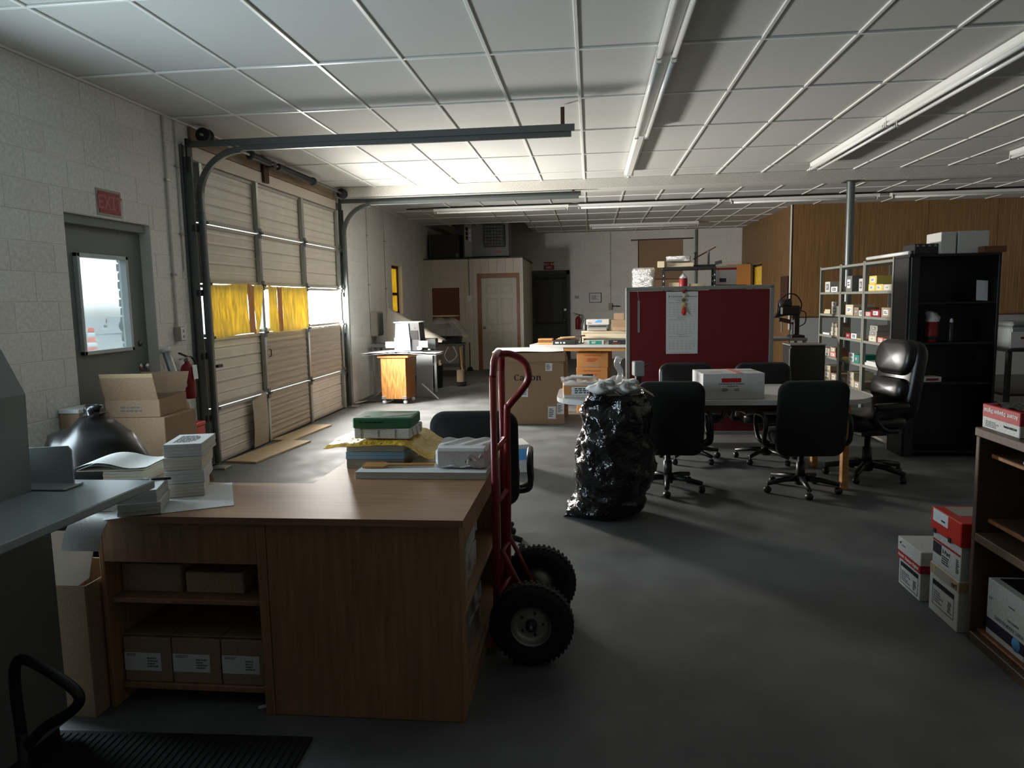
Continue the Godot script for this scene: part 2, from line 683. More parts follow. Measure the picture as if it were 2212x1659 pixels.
# an axis-aligned slab in the plane of a wall, given as rectangles (u0, u1, y0, y1) around its openings
func wall_core(parent: Node, along_z: bool, at0: float, at1: float, rects: Array, m: Material) -> void:
	var st := stool()
	for r in rects:
		var size := Vector3(absf(at1 - at0), r[3] - r[2], absf(r[1] - r[0]))
		var c := Vector3((at0 + at1) / 2.0, (r[2] + r[3]) / 2.0, (r[0] + r[1]) / 2.0)
		if not along_z:
			size = Vector3(size.z, size.y, size.x)
			c = Vector3(c.z, c.y, c.x)
		add_box(st, c, size)
	P(parent, "core", done(st), m)


func blocks(parent: Node, along_z: bool, face: float, inward: float, u0: float, u1: float, top: float, holes: Array) -> void:
	var bl := 0.4064
	var bh := 0.2032
	var joint := 0.005
	var rows := int(ceil(top / bh))
	for j in rows:
		var y0 := j * bh
		var y1 := minf(y0 + bh, top)
		var start := u0 - (bl / 2.0 if j % 2 else 0.0)
		var k := 0
		while start + k * bl < u1:
			var a := maxf(start + k * bl, u0)
			var b := minf(start + (k + 1) * bl, u1)
			k += 1
			var pieces := [[a, b, y0, y1]]
			for h in holes:
				var next := []
				for p in pieces:
					if p[1] <= h[0] or p[0] >= h[1] or p[3] <= h[2] or p[2] >= h[3]:
						next.append(p)
						continue
					if p[0] < h[0] - 0.03:
						next.append([p[0], h[0], p[2], p[3]])
					if p[1] > h[1] + 0.03:
						next.append([h[1], p[1], p[2], p[3]])
					if p[3] > h[3] + 0.03:
						next.append([maxf(p[0], h[0]), minf(p[1], h[1]), h[3], p[3]])
					if p[2] < h[2] - 0.03:
						next.append([maxf(p[0], h[0]), minf(p[1], h[1]), p[2], h[2]])
				pieces = next
			for p in pieces:
				var lu: float = p[1] - p[0] - joint
				var ly: float = p[3] - p[2] - joint
				if lu < 0.02 or ly < 0.02:
					continue
				lu = snappedf(lu, 0.001)
				ly = snappedf(ly, 0.001)
				var d := 0.010
				var sz := Vector3(d, ly, lu) if along_z else Vector3(lu, ly, d)
				var uc: float = (p[0] + p[1]) / 2.0
				var yc: float = (p[2] + p[3]) / 2.0
				var c := Vector3(face - inward * d / 2.0, yc, uc) if along_z else Vector3(uc, yc, face - inward * d / 2.0)
				P(parent, "block", bxm(sz, 0.0025), M.block if rng.randf() < 0.6 else M.block_b, c)


func build_shell() -> void:
	var fl := S("floor", "grey painted concrete floor of the storeroom")
	B(fl, "slab", Vector3(-4.05, -0.2, 3.4), Vector3(8.9, 0, -19.5), M.floor, 0.0)

	# ---- ceiling: lay-in tiles on white runners
	var ce := S("ceiling", "suspended ceiling of white tiles on a white grid")
	var st := stool()
	for b in [[-4.05, 8.9, 3.4, -16.62], [-4.05, -3.52, -16.62, -19.5], [-1.46, 8.9, -16.62, -19.5]]:
		add_box(st, Vector3((b[0] + b[1]) / 2.0, 3.40, (b[2] + b[3]) / 2.0), Vector3(b[1] - b[0], 0.22, absf(b[3] - b[2])))
	P(ce, "backing", done(st), M.white_paint)
	B(ce, "roof_deck", Vector3(-4.05, 3.9, 3.4), Vector3(8.9, 4.0, -19.5), M.steel_dark, 0.0)
	st = stool()
	for b in [[-3.60, -1.40, -16.62, -16.54], [-3.60, -3.52, -16.62, -19.3], [-1.46, -1.38, -16.62, -19.3]]:
		add_box(st, Vector3((b[0] + b[1]) / 2.0, 3.7, (b[2] + b[3]) / 2.0), Vector3(b[1] - b[0], 0.42, absf(b[3] - b[2])))
	P(ce, "recess_wall", done(st), M.steel_dark)
	var tile := bxm(Vector3(0.592, 0.016, 1.199), 0.003)
	for r in range(-1, 13):
		for c in range(-5, 15):
			var x0 := -0.6884 + c * 0.6096
			var z0 := -3.9868 - r * 1.2192
			var xc := x0 + 0.3048
			var zc := z0 - 0.6096
			if xc > -zc * 0.60 + 0.9 or zc > -2.9:
				continue
			if zc < -16.62 and xc > -3.52 and xc < -1.46:
				continue
			if xc > 3.9 and zc < -14.6:
				continue
			if zc > -19.3:
				P(ce, "tile", tile, M.ceiling_tile, Vector3(xc, 3.272 + rng.randf_range(-0.002, 0.002), zc), Vector3(0, 0, rng.randf_range(-0.08, 0.08)))
	for c in range(-5, 15):
		var x0 := -0.6884 + c * 0.6096
		var z1 := -19.2
		if x0 > -3.55 and x0 < -1.46:
			z1 = -16.6
		if x0 > 3.85:
			z1 = -14.6
		B(ce, "runner", Vector3(x0 - 0.012, 3.252, -2.6), Vector3(x0 + 0.012, 3.266, z1), M.runner, 0.002)
	for r in range(-1, 13):
		var z0 := -3.9868 - r * 1.2192
		var x1 := 8.6 if z0 > -14.6 else 3.8
		if z0 < -16.62:
			B(ce, "cross_tee", Vector3(-1.46, 3.253, z0 - 0.012), Vector3(x1, 3.266, z0 + 0.012), M.runner, 0.002)
		else:
			B(ce, "cross_tee", Vector3(WALL_L, 3.253, z0 - 0.012), Vector3(x1, 3.266, z0 + 0.012), M.runner, 0.002)
	var be := S("beam", "low white painted beam crossing the ceiling at the far side of the roll-up door")
	B(be, "casing", Vector3(WALL_L, 3.12, -10.66), Vector3(8.6, 3.262, -11.0), M.white_paint, 0.004)

	# ---- left wall of painted blocks
	var wl := S("wall_left", "white painted concrete block wall with the exit door and roll-up door")
	wall_core(wl, true, -3.95, -3.754, [
		[3.4, -2.75, 0, 3.3], [-2.75, -4.05, 0, 1.0], [-2.75, -4.05, 2.2, 3.3], [-4.05, -4.97, 0, 3.3], [-4.97, -6.02, 2.27, 3.3], [-6.22, -6.77, 0, 3.3], [-6.77, -10.58, 2.90, 3.3],
		[-10.58, -13.68, 0, 3.3], [-13.68, -14.45, 0, 1.34], [-13.68, -14.45, 2.28, 3.3], [-14.45, -19.5, 0, 3.3]], M.mortar)
	wall_core(wl, true, -3.875, -3.754, [[-6.0, -6.22, 0, 3.3]], M.mortar)
	blocks(wl, true, WALL_L, 1.0, -16.42, -4.05, 3.255, [[-6.0, -4.97, 0, 2.27], [-10.63, -6.72, 0, 3.3], [-14.45, -13.68, 1.34, 2.28]])
	# ---- back wall
	var wb := S("wall_back", "white painted concrete block wall at the far end")
	wall_core(wb, false, -19.5, -19.204, [[-4.05, -1.62, 0, 3.9], [-1.62, -0.56, 2.30, 3.9], [-0.56, 4.1, 0, 3.9]], M.mortar)
	blocks(wb, false, BACK, 1.0, -1.46, 3.8, 3.255, [[-1.62, -0.56, 0, 2.30]])
	# ---- closet in the far left corner, of grooved white boards
	var wc := S("wall_closet", "cream boarded closet wall with the white panel door")
	wall_core(wc, false, -16.44, -16.412, [[-3.75, -2.47, 0, 2.5], [-2.47, -1.63, 2.08, 2.5], [-1.63, -1.52, 0, 2.5]], M.mortar)
	var bw := 0.1855
	for k in 12:
		var x0 := -3.75 + k * bw
		for seg in [[0.0, 2.08], [2.08, 2.5]]:
			var a := x0
			var b := x0 + bw
			if seg[0] < 1.0:
				if a > -2.5 and b < -1.6:
					continue
				if a < -2.47 and b > -2.47:
					b = -2.47
				if a < -1.63 and b > -1.63:
					a = -1.63
				if b - a < 0.02:
					continue
			P(wc, "board", bxm(Vector3(snappedf(b - a - 0.004, 0.001), seg[1] - seg[0], 0.012), 0.003), M.cream_board, Vector3((a + b) / 2.0, (seg[0] + seg[1]) / 2.0, -16.406))
	B(wc, "corner_board", Vector3(-1.555, 0, -16.40), Vector3(-1.50, 2.5, -16.39), M.white_paint)
	var ws := S("wall_closet_side", "cream boarded side of the closet")
	B(ws, "core", Vector3(-1.56, 0, -16.44), Vector3(-1.532, 2.5, BACK), M.mortar, 0.0)
	for k in 15:
		var z0 := -16.40 - k * bw
		P(ws, "board", bxm(Vector3(0.012, 2.5, bw - 0.004), 0.003), M.cream_board, Vector3(-1.526, 1.25, z0 - bw / 2.0))
	B(wc, "closet_lid", Vector3(-3.75, 2.5, -16.40), Vector3(-1.5, 2.53, BACK), M.steel_dark, 0.0)
	# ---- right walls of grooved wood panels
	var wr := S("wall_right", "orange-brown grooved wood panelling running along the far right")
	wall_core(wr, true, 4.05, 3.815, [[-14.85, -17.0, 0, 3.3], [-17.0, -18.35, 0, 1.25], [-17.0, -18.35, 2.29, 3.3], [-18.35, -19.5, 0, 3.3]], M.mortar)
	var wa := S("wall_alcove", "orange-brown grooved wood panelling behind the metal shelving")
	wall_core(wa, false, -14.85, -14.615, [[4.05, 8.9, 0, 3.3]], M.mortar)
	for k in 4:
		var a := 3.82 + k * 1.2192
		panel(wa, a, a + 1.2152, 1.14, 3.26, false, -14.60)
	B(wa, "dado", Vector3(3.82, 0, -14.615), Vector3(8.7, 1.14, -14.605), M.machine_light, 0.0)
	B(wa, "ledge", Vector3(3.80, 1.12, -14.615), Vector3(8.7, 1.15, -14.585), M.walnut)
	panel(wr, -14.62, -15.80, 0, 3.26, true, 3.80)
	panel(wr, -15.80, -17.0, 0, 3.26, true, 3.80)
	panel(wr, -17.0, -18.35, 2.29, 3.26, true, 3.80)
	panel(wr, -17.0, -18.35, 0, 1.25, true, 3.80)
	panel(wr, -18.35, -19.2, 0, 3.26, true, 3.80)
	var t1 := S("trim_1", "thin white corner strip where the wood panelling turns")
	B(t1, "strip", Vector3(3.775, 0.9, -14.605), Vector3(3.80, 3.26, -14.58), M.runner)
	# ---- walls out of view close the room
	var w2 := S("wall_right_near", "plain wall on the near right")
	B(w2, "core", Vector3(8.6, 0, 3.4), Vector3(8.9, 3.3, -14.85), M.block, 0.0)
	var wf := S("wall_front", "plain wall behind the viewer")
	B(wf, "core", Vector3(-4.05, 0, 3.1), Vector3(8.9, 3.3, 3.4), M.block, 0.0)

	# ---- small amber window on the left wall
	var w1 := S("window_1", "narrow window covered with amber plastic on the block wall")
	film_window(w1, -3.86, -13.68, -14.45, 1.34, 2.28, 1.0)
	# ---- window just outside the picture on the left
	var wn := S("window_3", "window in the block wall at the near left")
	var fs := stool()
	for r in [[-2.75, -2.80, 1.0, 2.2], [-4.0, -4.05, 1.0, 2.2], [-2.75, -4.05, 1.0, 1.05], [-2.75, -4.05, 2.15, 2.2]]:
		add_box(fs, Vector3(-3.91, (r[2] + r[3]) / 2.0, (r[0] + r[1]) / 2.0), Vector3(0.06, r[3] - r[2], absf(r[1] - r[0])), 0.004)
	P(wn, "frame", done(fs), M.sash)
	B(wn, "pane", Vector3(-3.91, 1.05, -2.8), Vector3(-3.914, 2.15, -4.0), M.glass, 0.0)
	# ---- window in the right panelling
	var w3 := S("window_2", "window with amber plastic in the wood panelling")
	film_window(w3, 3.93, -18.35, -17.0, 1.25, 2.29, -1.0)

	# ---- entry door with a glass light
	var d1 := S("door_1", "grey steel exit door with a large glass light")
	var lx := -3.85
	st = stool()
	for r in [[-5.0, -5.17, 0.01, 2.2], [-5.75, -6.0, 0.01, 2.2], [-5.17, -5.75, 0.01, 1.235], [-5.17, -5.75, 1.98, 2.2]]:
		add_box(st, Vector3(lx - 0.022, (r[2] + r[3]) / 2.0, (r[0] + r[1]) / 2.0), Vector3(0.044, r[3] - r[2], absf(r[1] - r[0])))
	P(d1, "leaf", done(st), M.door_grey)
	st = stool()
	for r in [[-4.97, -5.01, 0, 2.27], [-5.0, -5.98, 2.2, 2.27]]:
		add_box(st, Vector3(lx + 0.0, (r[2] + r[3]) / 2.0, (r[0] + r[1]) / 2.0), Vector3(0.13, r[3] - r[2], absf(r[1] - r[0])), 0.003)
	P(d1, "frame", done(st), M.door_grey)
	var sash := stool()
	for r in [[-5.155, -5.185, 1.22, 1.995], [-5.735, -5.765, 1.22, 1.995], [-5.155, -5.765, 1.22, 1.25], [-5.155, -5.765, 1.965, 1.995]]:
		add_box(sash, Vector3(lx, (r[2] + r[3]) / 2.0, (r[0] + r[1]) / 2.0), Vector3(0.07, r[3] - r[2], absf(r[1] - r[0])), 0.003)
	P(d1, "window_frame", done(sash), M.sash)
	B(d1, "pane", Vector3(lx - 0.024, 1.24, -5.17), Vector3(lx - 0.018, 1.975, -5.75), M.door_glass, 0.0)
	var kn := P(d1, "knob", lathem([Vector2(0, 0), Vector2(0.032, 0), Vector2(0.032, 0.008), Vector2(0.012, 0.012), Vector2(0.012, 0.03), Vector2(0.026, 0.04), Vector2(0.030, 0.055), Vector2(0.022, 0.066), Vector2(0, 0.07)], 18), M.chrome, Vector3(lx, 1.07, -5.89), Vector3(0, 0, -90))
	kn.set_meta("label", "chrome round door knob")
	P(d1, "deadbolt", lathem([Vector2(0, 0), Vector2(0.026, 0), Vector2(0.022, 0.015), Vector2(0, 0.017)], 16), M.steel, Vector3(lx, 1.27, -5.89), Vector3(0, 0, -90))
	# threshold and jamb faces of the opening
	B(d1, "threshold", Vector3(-3.95, 0, -4.97), Vector3(-3.76, 0.012, -6.0), M.steel, 0.002)

	# ---- white six-panel closet door
	var d2 := S("door_2", "white six-panel closet door in a brown wood frame")
	var dz := -16.42
	st = stool()
	add_box(st, Vector3(-2.05, 1.04, dz), Vector3(0.80, 2.06, 0.03), 0.002)
	P(d2, "leaf", done(st), M.door_cream)
	for c in 2:
		for r in [[1.72, 1.92], [1.02, 1.62], [0.18, 0.86]]:
			var x0: float = -2.36 + c * 0.33
			var pm := stool()
			var wd := 0.26
			var hh: float = r[1] - r[0]
			var yc: float = (r[0] + r[1]) / 2.0
			add_box(pm, Vector3(0, 0, 0), Vector3(wd - 0.06, hh - 0.06, 0.014), 0.006)
			for e in [[0, hh / 2.0, wd, 0.012], [0, -hh / 2.0, wd, 0.012], [wd / 2.0, 0, 0.012, hh], [-wd / 2.0, 0, 0.012, hh]]:
				add_box(pm, Vector3(e[0], e[1], 0), Vector3(e[2], e[3], 0.010), 0.004)
			P(d2, "panel", done(pm), M.door_cream, Vector3(x0 + wd / 2.0 + 0.02, yc, dz + 0.016))
	st = stool()
	for r in [[-2.54, -2.45, 0, 2.17], [-1.65, -1.585, 0, 2.17], [-2.45, -1.65, 2.07, 2.17]]:
		add_box(st, Vector3((r[0] + r[1]) / 2.0, (r[2] + r[3]) / 2.0, -16.395), Vector3(r[1] - r[0], r[3] - r[2], 0.022), 0.004)
	P(d2, "frame", done(st), M.trim_wood, Vector3.ZERO, Vector3.ZERO, "brown stained wood door frame")
	P(d2, "knob", lathem([Vector2(0, 0), Vector2(0.030, 0), Vector2(0.012, 0.01), Vector2(0.012, 0.03), Vector2(0.028, 0.042), Vector2(0.024, 0.06), Vector2(0, 0.066)], 16), M.brass, Vector3(-2.39, 0.96, dz + 0.015), Vector3(90, 0, 0))

	# ---- dark slate door in the back wall
	var d3 := S("door_3", "slate grey steel door with a dark covered window in the back wall")
	B(d3, "leaf", Vector3(-1.56, 0, -19.28), Vector3(-0.62, 2.2, -19.24), M.door_slate, 0.002)
	st = stool()
	for r in [[-1.62, -1.55, 0, 2.31], [-0.63, -0.54, 0, 2.31], [-1.62, -0.54, 2.2, 2.31]]:
		add_box(st, Vector3((r[0] + r[1]) / 2.0, (r[2] + r[3]) / 2.0, -19.22), Vector3(r[1] - r[0], r[3] - r[2], 0.12), 0.004)
	P(d3, "frame", done(st), M.door_slate)
	B(d3, "closer_bar", Vector3(-1.45, 2.09, -19.235), Vector3(-0.62, 2.13, -19.19), M.steel_dark, 0.006)
	B(d3, "window_cover", Vector3(-1.45, 0.96, -19.24), Vector3(-0.73, 2.08, -19.215), M.window_dark, 0.003)
	B(d3, "ledge", Vector3(-1.46, 0.93, -19.24), Vector3(-0.72, 0.96, -19.20), M.steel_dark, 0.004)
	P(d3, "knob", lathem([Vector2(0, 0), Vector2(0.03, 0), Vector2(0.012, 0.01), Vector2(0.012, 0.03), Vector2(0.03, 0.042), Vector2(0.024, 0.06), Vector2(0, 0.066)], 16), M.chrome, Vector3(-0.68, 1.02, -19.24), Vector3(90, 0, 0))
	B(d3, "latch_plate", Vector3(-0.70, 1.26, -19.24), Vector3(-0.60, 1.32, -19.225), M.chrome, 0.003)

	# ---- steel pipe post under the beam
	var pi := S("pillar", "grey steel pipe post under the beam behind the metal shelving")
	P(pi, "post", cym(0.055, 3.12, 24), M.steel, Vector3(3.60, 0, -10.83))
	P(pi, "cap_plate", bxm(Vector3(0.2, 0.012, 0.2)), M.steel, Vector3(3.60, 3.114, -10.83))


func panel(parent: Node, u0: float, u1: float, y0: float, y1: float, along_z: bool, face: float) -> void:
	# one sheet of panelling with vertical v-grooves
	var lo := minf(u0, u1)
	var hi := maxf(u0, u1)
	var poly := PackedVector2Array()
	var x := lo + 0.002
	poly.append(Vector2(x, 0.0))
	poly.append(Vector2(x, 0.012))
	while x + 0.1 < hi - 0.01:
		x += 0.1016
		poly.append(Vector2(x - 0.004, 0.012))
		poly.append(Vector2(x, 0.007))
		poly.append(Vector2(x + 0.004, 0.012))
	poly.append(Vector2(hi - 0.002, 0.012))
	poly.append(Vector2(hi - 0.002, 0.0))
	var st := stool()
	# poly lies in (u, out); draw it out along y
	if along_z:   # wall faces -x: u -> z, out -> -x
		add_prism(st, poly, y1 - y0, Vector3(face + 0.013, (y0 + y1) / 2.0, 0), Basis(Vector3(0, 0, 1), Vector3(-1, 0, 0), Vector3(0, 1, 0)))
	else:
		add_prism(st, poly, y1 - y0, Vector3(0, (y0 + y1) / 2.0, face - 0.013), Basis(Vector3(1, 0, 0), Vector3(0, 0, 1), Vector3(0, 1, 0)))
	P(parent, "panel", done(st), M.panel_wood)


func film_window(w: Node3D, x: float, z0: float, z1: float, y0: float, y1: float, inward: float) -> void:
	var st := stool()
	var t := 0.05
	for r in [[z0, z0 - t * signf(z0 - z1), y0, y1], [z1, z1 + t * signf(z0 - z1), y0, y1], [z0, z1, y0, y0 + t], [z0, z1, y1 - t, y1], [z0, z1, (y0 + y1) / 2.0 - 0.10, (y0 + y1) / 2.0 - 0.05]]:
		add_box(st, Vector3(x, (r[2] + r[3]) / 2.0, (r[0] + r[1]) / 2.0), Vector3(0.06, r[3] - r[2], absf(r[1] - r[0])), 0.004)
	P(w, "frame", done(st), M.rust_wood)
	B(w, "pane", Vector3(x - 0.02 * inward, y0 + t, z0), Vector3(x - 0.024 * inward, y1 - t, z1), M.glass, 0.0)
	var ym := (y0 + y1) / 2.0 - 0.075
	for s in [[y0 + t, ym - 0.02], [ym + 0.02, y1 - t]]:
		B(w, "amber_film", Vector3(x + 0.006 * inward, s[0], minf(z0, z1) + t), Vector3(x + 0.004 * inward, s[1], maxf(z0, z1) - t), M.amber, 0.0)


func conduit(label: String, x: float, y0: float, y1: float, z: float, normal: Vector3, r := 0.012, n := "conduit", m: Material = null) -> Node3D:
	var t := T(n, label, "conduit", Vector3(x, y0, z))
	P(t, "pipe", cym(r, y1 - y0, 12, 0.001), M.white_paint if m == null else m)
	for f in [0.25, 0.7]:
		P(t, "strap", bxm(Vector3(0.06, 0.02, 0.06) - normal.abs() * 0.03, 0.002), M.galvanised, Vector3(0, (y1 - y0) * f, 0) - normal * 0.001)
	return t


func build_left_wall_things() -> void:
	var x := -3.745
	var s := T("exit_sign", "red sign reading EXIT on the block wall above the glazed door", "sign", Vector3(-3.748, 2.39, -5.48))
	P(s, "border", bxm(Vector3(0.008, 0.205, 0.30), 0.002), M.putty)
	P(s, "face", bxm(Vector3(0.006, 0.165, 0.255), 0.001), M.sign_red, Vector3(0.006, 0, 0))
	txt(s, "EXIT", 0.105, M.sign_red_letters, Vector3(0.0095, 0, 0), Vector3(0, 90, 0))
	var c := conduit("painted conduit running down the wall to an outlet box beside the exit door", x + 0.012, 1.40, 3.25, -6.29, Vector3(1, 0, 0))
	c = conduit("thin conduit high on the wall right beside the roll-up door track", x + 0.010, 1.9, 3.25, -6.48, Vector3(1, 0, 0), 0.008)
	var o := T("outlet_box", "grey outlet box below the conduit beside the exit door", "outlet", Vector3(x + 0.03, 1.33, -6.29))
	P(o, "box", bxm(Vector3(0.06, 0.13, 0.085), 0.006), M.putty)
	P(o, "cover_plate", bxm(Vector3(0.006, 0.115, 0.075), 0.002), M.label_white, Vector3(0.033, 0, 0))
	for k in [-0.025, 0.025]:
		P(o, "socket", cym(0.015, 0.004, 14, 0.001), M.putty, Vector3(0.036, k, 0), Vector3(0, 0, -90))
	extinguisher(Vector3(-3.66, 0.74, -6.28), "red fire extinguisher with a white tag hung beside the roll-up door", 0.0, true)
	# leaning tube: silver roll over a kraft roll
	var t := T("leaning_roll", "long cardboard roll with a silver upper end leaning on the wall by the door", "roll", Vector3(-3.40, 0.0, -6.065))
	var d := Vector3(-0.29, 1.16, 0.04)
	P(t, "kraft_tube", tubem([Vector3(0, 0.02, 0), d * 0.62], 0.042, 16), M.cardboard)
	P(t, "silver_tube", tubem([d * 0.60, d * 1.03], 0.036, 16), M.galvanised, Vector3.ZERO, Vector3.ZERO, "silver metallic tube")
	P(t, "end_cap", tubem([d * 1.02, d * 1.05], 0.040, 16), M.label_white)
	# red box
	var rb := T("red_box", "red flat tool box standing on a low carton below the leaning roll", "box", Vector3(-3.52, 0.42, -5.885), 0)
	P(rb, "body", bxm(Vector3(0.32, 0.13, 0.20), 0.006), M.red_plastic, Vector3(0, 0.065, 0))
	P(rb, "lid", bxm(Vector3(0.33, 0.035, 0.21), 0.006), M.red_plastic, Vector3(0, 0.145, 0))
	for k in [-0.1, 0.1]:
		P(rb, "latch", bxm(Vector3(0.035, 0.05, 0.010), 0.003), M.device_grey, Vector3(k, 0.10, 0.108))
	var lb := carton("low brown carton under the red tool box", Vector3(-3.54, 0, -5.885), Vector3(0.36, 0.418, 0.22), M.cardboard, 0)
	# cartons by the exit door
	carton("large closed brown carton beside the black bag by the exit door", Vector3(-3.37, 0, -5.24), Vector3(0.46, 0.765, 0.46), M.cardboard, 2, [[0.16, 0.06, 2]])
	open_carton(Vector3(-3.40, 0.768, -5.24))
	var wt := T("flat_carton", "flat white-topped carton on a shelf of cartons behind the black bag", "box", Vector3(-3.665, 0.0, -4.86), 0)
	P(wt, "body", bxm(Vector3(0.15, 0.84, 0.26), 0.006), M.cardboard, Vector3(0, 0.42, 0))
	P(wt, "lid", bxm(Vector3(0.155, 0.03, 0.27), 0.005), M.label_white, Vector3(0, 0.855, 0), Vector3.ZERO, "white lid")
	# tied black bag
	var bg := T("trash_bag", "bulging black plastic trash bag tied at the top beside the cartons", "bag", Vector3(-3.20, 0.0, -4.33))
	var lv := []
	for k in 17:
		var u := k / 16.0
		var r := 0.33 * pow(sin(PI * clampf(u * 0.86 + 0.10, 0, 1)), 0.55)
		lv.append([Vector3(0.02 * sin(u * 5), 0.02 + u * 0.86, 0.02 * cos(u * 4)), r * (1.0 if u < 0.9 else 0.6), r * 0.95])
	lv.append([Vector3(0.0, 0.90, 0), 0.06, 0.06])
	P(bg, "sack", bagm(lv, 48, 0.05, 4, 1.9), M.black_film_soft)
	P(bg, "knot", bagm([[Vector3(0, 0.88, 0), 0.05, 0.05], [Vector3(0, 0.90, 0), 0.025, 0.025], [Vector3(0.01, 0.925, 0), 0.035, 0.025], [Vector3(0.02, 0.95, 0), 0.045, 0.02], [Vector3(0.02, 0.96, 0), 0.02, 0.015]], 16, 0.03, 9, 12.0), M.black_film_soft)
	# far stretch of the wall
	conduit("painted conduit running down to the switch box past the roll-up door", x + 0.012, 1.42, 3.25, -12.18, Vector3(1, 0, 0))
	conduit("painted conduit on the block wall between the switch box and amber window", x + 0.012, 1.35, 3.25, -13.22, Vector3(1, 0, 0))
	var sb := T("switch_box", "grey disconnect switch box with a lever on the block wall", "switch box", Vector3(x + 0.06, 1.0, -12.36))
	P(sb, "box", bxm(Vector3(0.12, 0.42, 0.36), 0.008), M.putty, Vector3(0, 0.21, 0))
	P(sb, "cover", bxm(Vector3(0.014, 0.36, 0.30), 0.004), M.device_grey, Vector3(0.066, 0.21, 0))
	P(sb, "lever", bxm(Vector3(0.03, 0.24, 0.05), 0.006), M.label_white, Vector3(0.03, 0.22, -0.205))


func extinguisher(at: Vector3, label: String, turn: float, tag: bool) -> void:
	var e := T("fire_extinguisher", label, "extinguisher", at, turn)
	P(e, "cylinder", lathem([Vector2(0, 0), Vector2(0.055, 0), Vector2(0.062, 0.012), Vector2(0.062, 0.26), Vector2(0.05, 0.30), Vector2(0.022, 0.325), Vector2(0.02, 0.34), Vector2(0, 0.34)], 24), M.crimson)
	P(e, "valve", bxm(Vector3(0.045, 0.04, 0.045), 0.006), M.galvanised, Vector3(0, 0.355, 0))
	P(e, "lever", bxm(Vector3(0.028, 0.012, 0.15), 0.004), M.black_plastic, Vector3(0, 0.40, 0.05), Vector3(-18, 0, 0))
	P(e, "carry_handle", bxm(Vector3(0.028, 0.01, 0.13), 0.004), M.galvanised, Vector3(0, 0.372, 0.05), Vector3(6, 0, 0))
	P(e, "hose", tubem(curve([Vector3(0, 0.36, -0.02), Vector3(0.0, 0.37, -0.08), Vector3(0.02, 0.28, -0.115), Vector3(0.03, 0.14, -0.08)]), 0.010, 8), M.black_plastic)
	if tag:
		P(e, "tag", bxm(Vector3(0.003, 0.13, 0.075), 0.001), M.label_white, Vector3(0.066, 0.24, -0.01), Vector3(0, 0, 4))
	P(e, "badge", cym(0.025, 0.002, 16, 0.0005), M.label_white, Vector3(0.0, 0.13, 0.061), Vector3(90, 0, 0))


func carton(label: String, at: Vector3, size: Vector3, m: Material, turn := 0.0, prints := [], n := "carton", cat := "box", taped := true) -> Node3D:
	var c := T(n, label, cat, at, turn)
	P(c, "body", bxm(size, 0.004), m, Vector3(0, size.y / 2.0, 0))
	if taped:
		P(c, "tape", bxm(Vector3(0.05, 0.002, size.z + 0.002), 0.0005), M.tape, Vector3(0, size.y + 0.0005, 0))
	for p in prints:
		P(c, "print", printm(p[0], p[1], p[2], int(size.x * 1000)), M.ink_grey, Vector3(0.02, size.y * 0.45, size.z / 2.0 + 0.0006))
	return c


func open_carton(at: Vector3) -> void:
	var c := T("open_carton", "open brown carton with raised flaps and packing tape below the door glass", "box", at, 6)
	var s := Vector3(0.40, 0.13, 0.44)
	var st := stool()
	for r in [[Vector3(0, s.y / 2.0, s.z / 2.0), Vector3(s.x, s.y, 0.006)], [Vector3(0, s.y / 2.0, -s.z / 2.0), Vector3(s.x, s.y, 0.006)], [Vector3(s.x / 2.0, s.y / 2.0, 0), Vector3(0.006, s.y, s.z)], [Vector3(-s.x / 2.0, s.y / 2.0, 0), Vector3(0.006, s.y, s.z)], [Vector3(0, 0.005, 0), Vector3(s.x, 0.01, s.z)]]:
		add_box(st, r[0], r[1], 0.001)
	P(c, "body", done(st), M.cardboard)
	var fl := P(c, "flap", bxm(Vector3(s.x - 0.01, 0.21, 0.005), 0.001), M.cardboard, Vector3(0, s.y + 0.098, s.z / 2.0 + 0.034), Vector3(18, 0, 0))
	P(fl, "tape", bxm(Vector3(s.x - 0.01, 0.03, 0.007), 0.001), M.tape, Vector3(0, 0.09, 0))
	P(c, "flap", bxm(Vector3(s.x - 0.01, 0.18, 0.005), 0.001), M.cardboard, Vector3(0, s.y + 0.08, -s.z / 2.0 - 0.05), Vector3(-30, 0, 0))
	P(c, "flap", bxm(Vector3(0.005, 0.14, s.z - 0.02), 0.001), M.cardboard, Vector3(-s.x / 2.0 - 0.02, s.y + 0.068, 0), Vector3(0, 0, 16))
	P(c, "print", printm(0.18, 0.05, 2, 5), M.ink_grey, Vector3(0.0, 0.06, s.z / 2.0 + 0.0036))


# ---------------------------------------------------------------- roll-up door

func ribbed(y0: float, y1: float, z0: float, z1: float) -> ArrayMesh:
	# a pressed steel skin: ribs in (x, y), drawn out along z
	var poly := PackedVector2Array([Vector2(-0.012, y0)])
	var n := 6
	var h := (y1 - y0) / n
	poly.append(Vector2(0, y0))
	for k in range(1, n):
		var y := y0 + k * h
		var dep := 0.014 if k % 2 == 0 else 0.006
		poly.append(Vector2(0, y - 0.011))
		poly.append(Vector2(-dep * 0.8, y - 0.004))
		poly.append(Vector2(-dep * 0.8, y + 0.003))
		poly.append(Vector2(0.004, y + 0.012))
		poly.append(Vector2(0, y + 0.03))
	poly.append(Vector2(0, y1))
	poly.append(Vector2(-0.016, y1))
	poly.append(Vector2(-0.016, y0))
	poly.remove_at(0)
	var st := stool()
	add_prism(st, poly, absf(z1 - z0), Vector3(0, 0, (z0 + z1) / 2.0))
	return done(st)


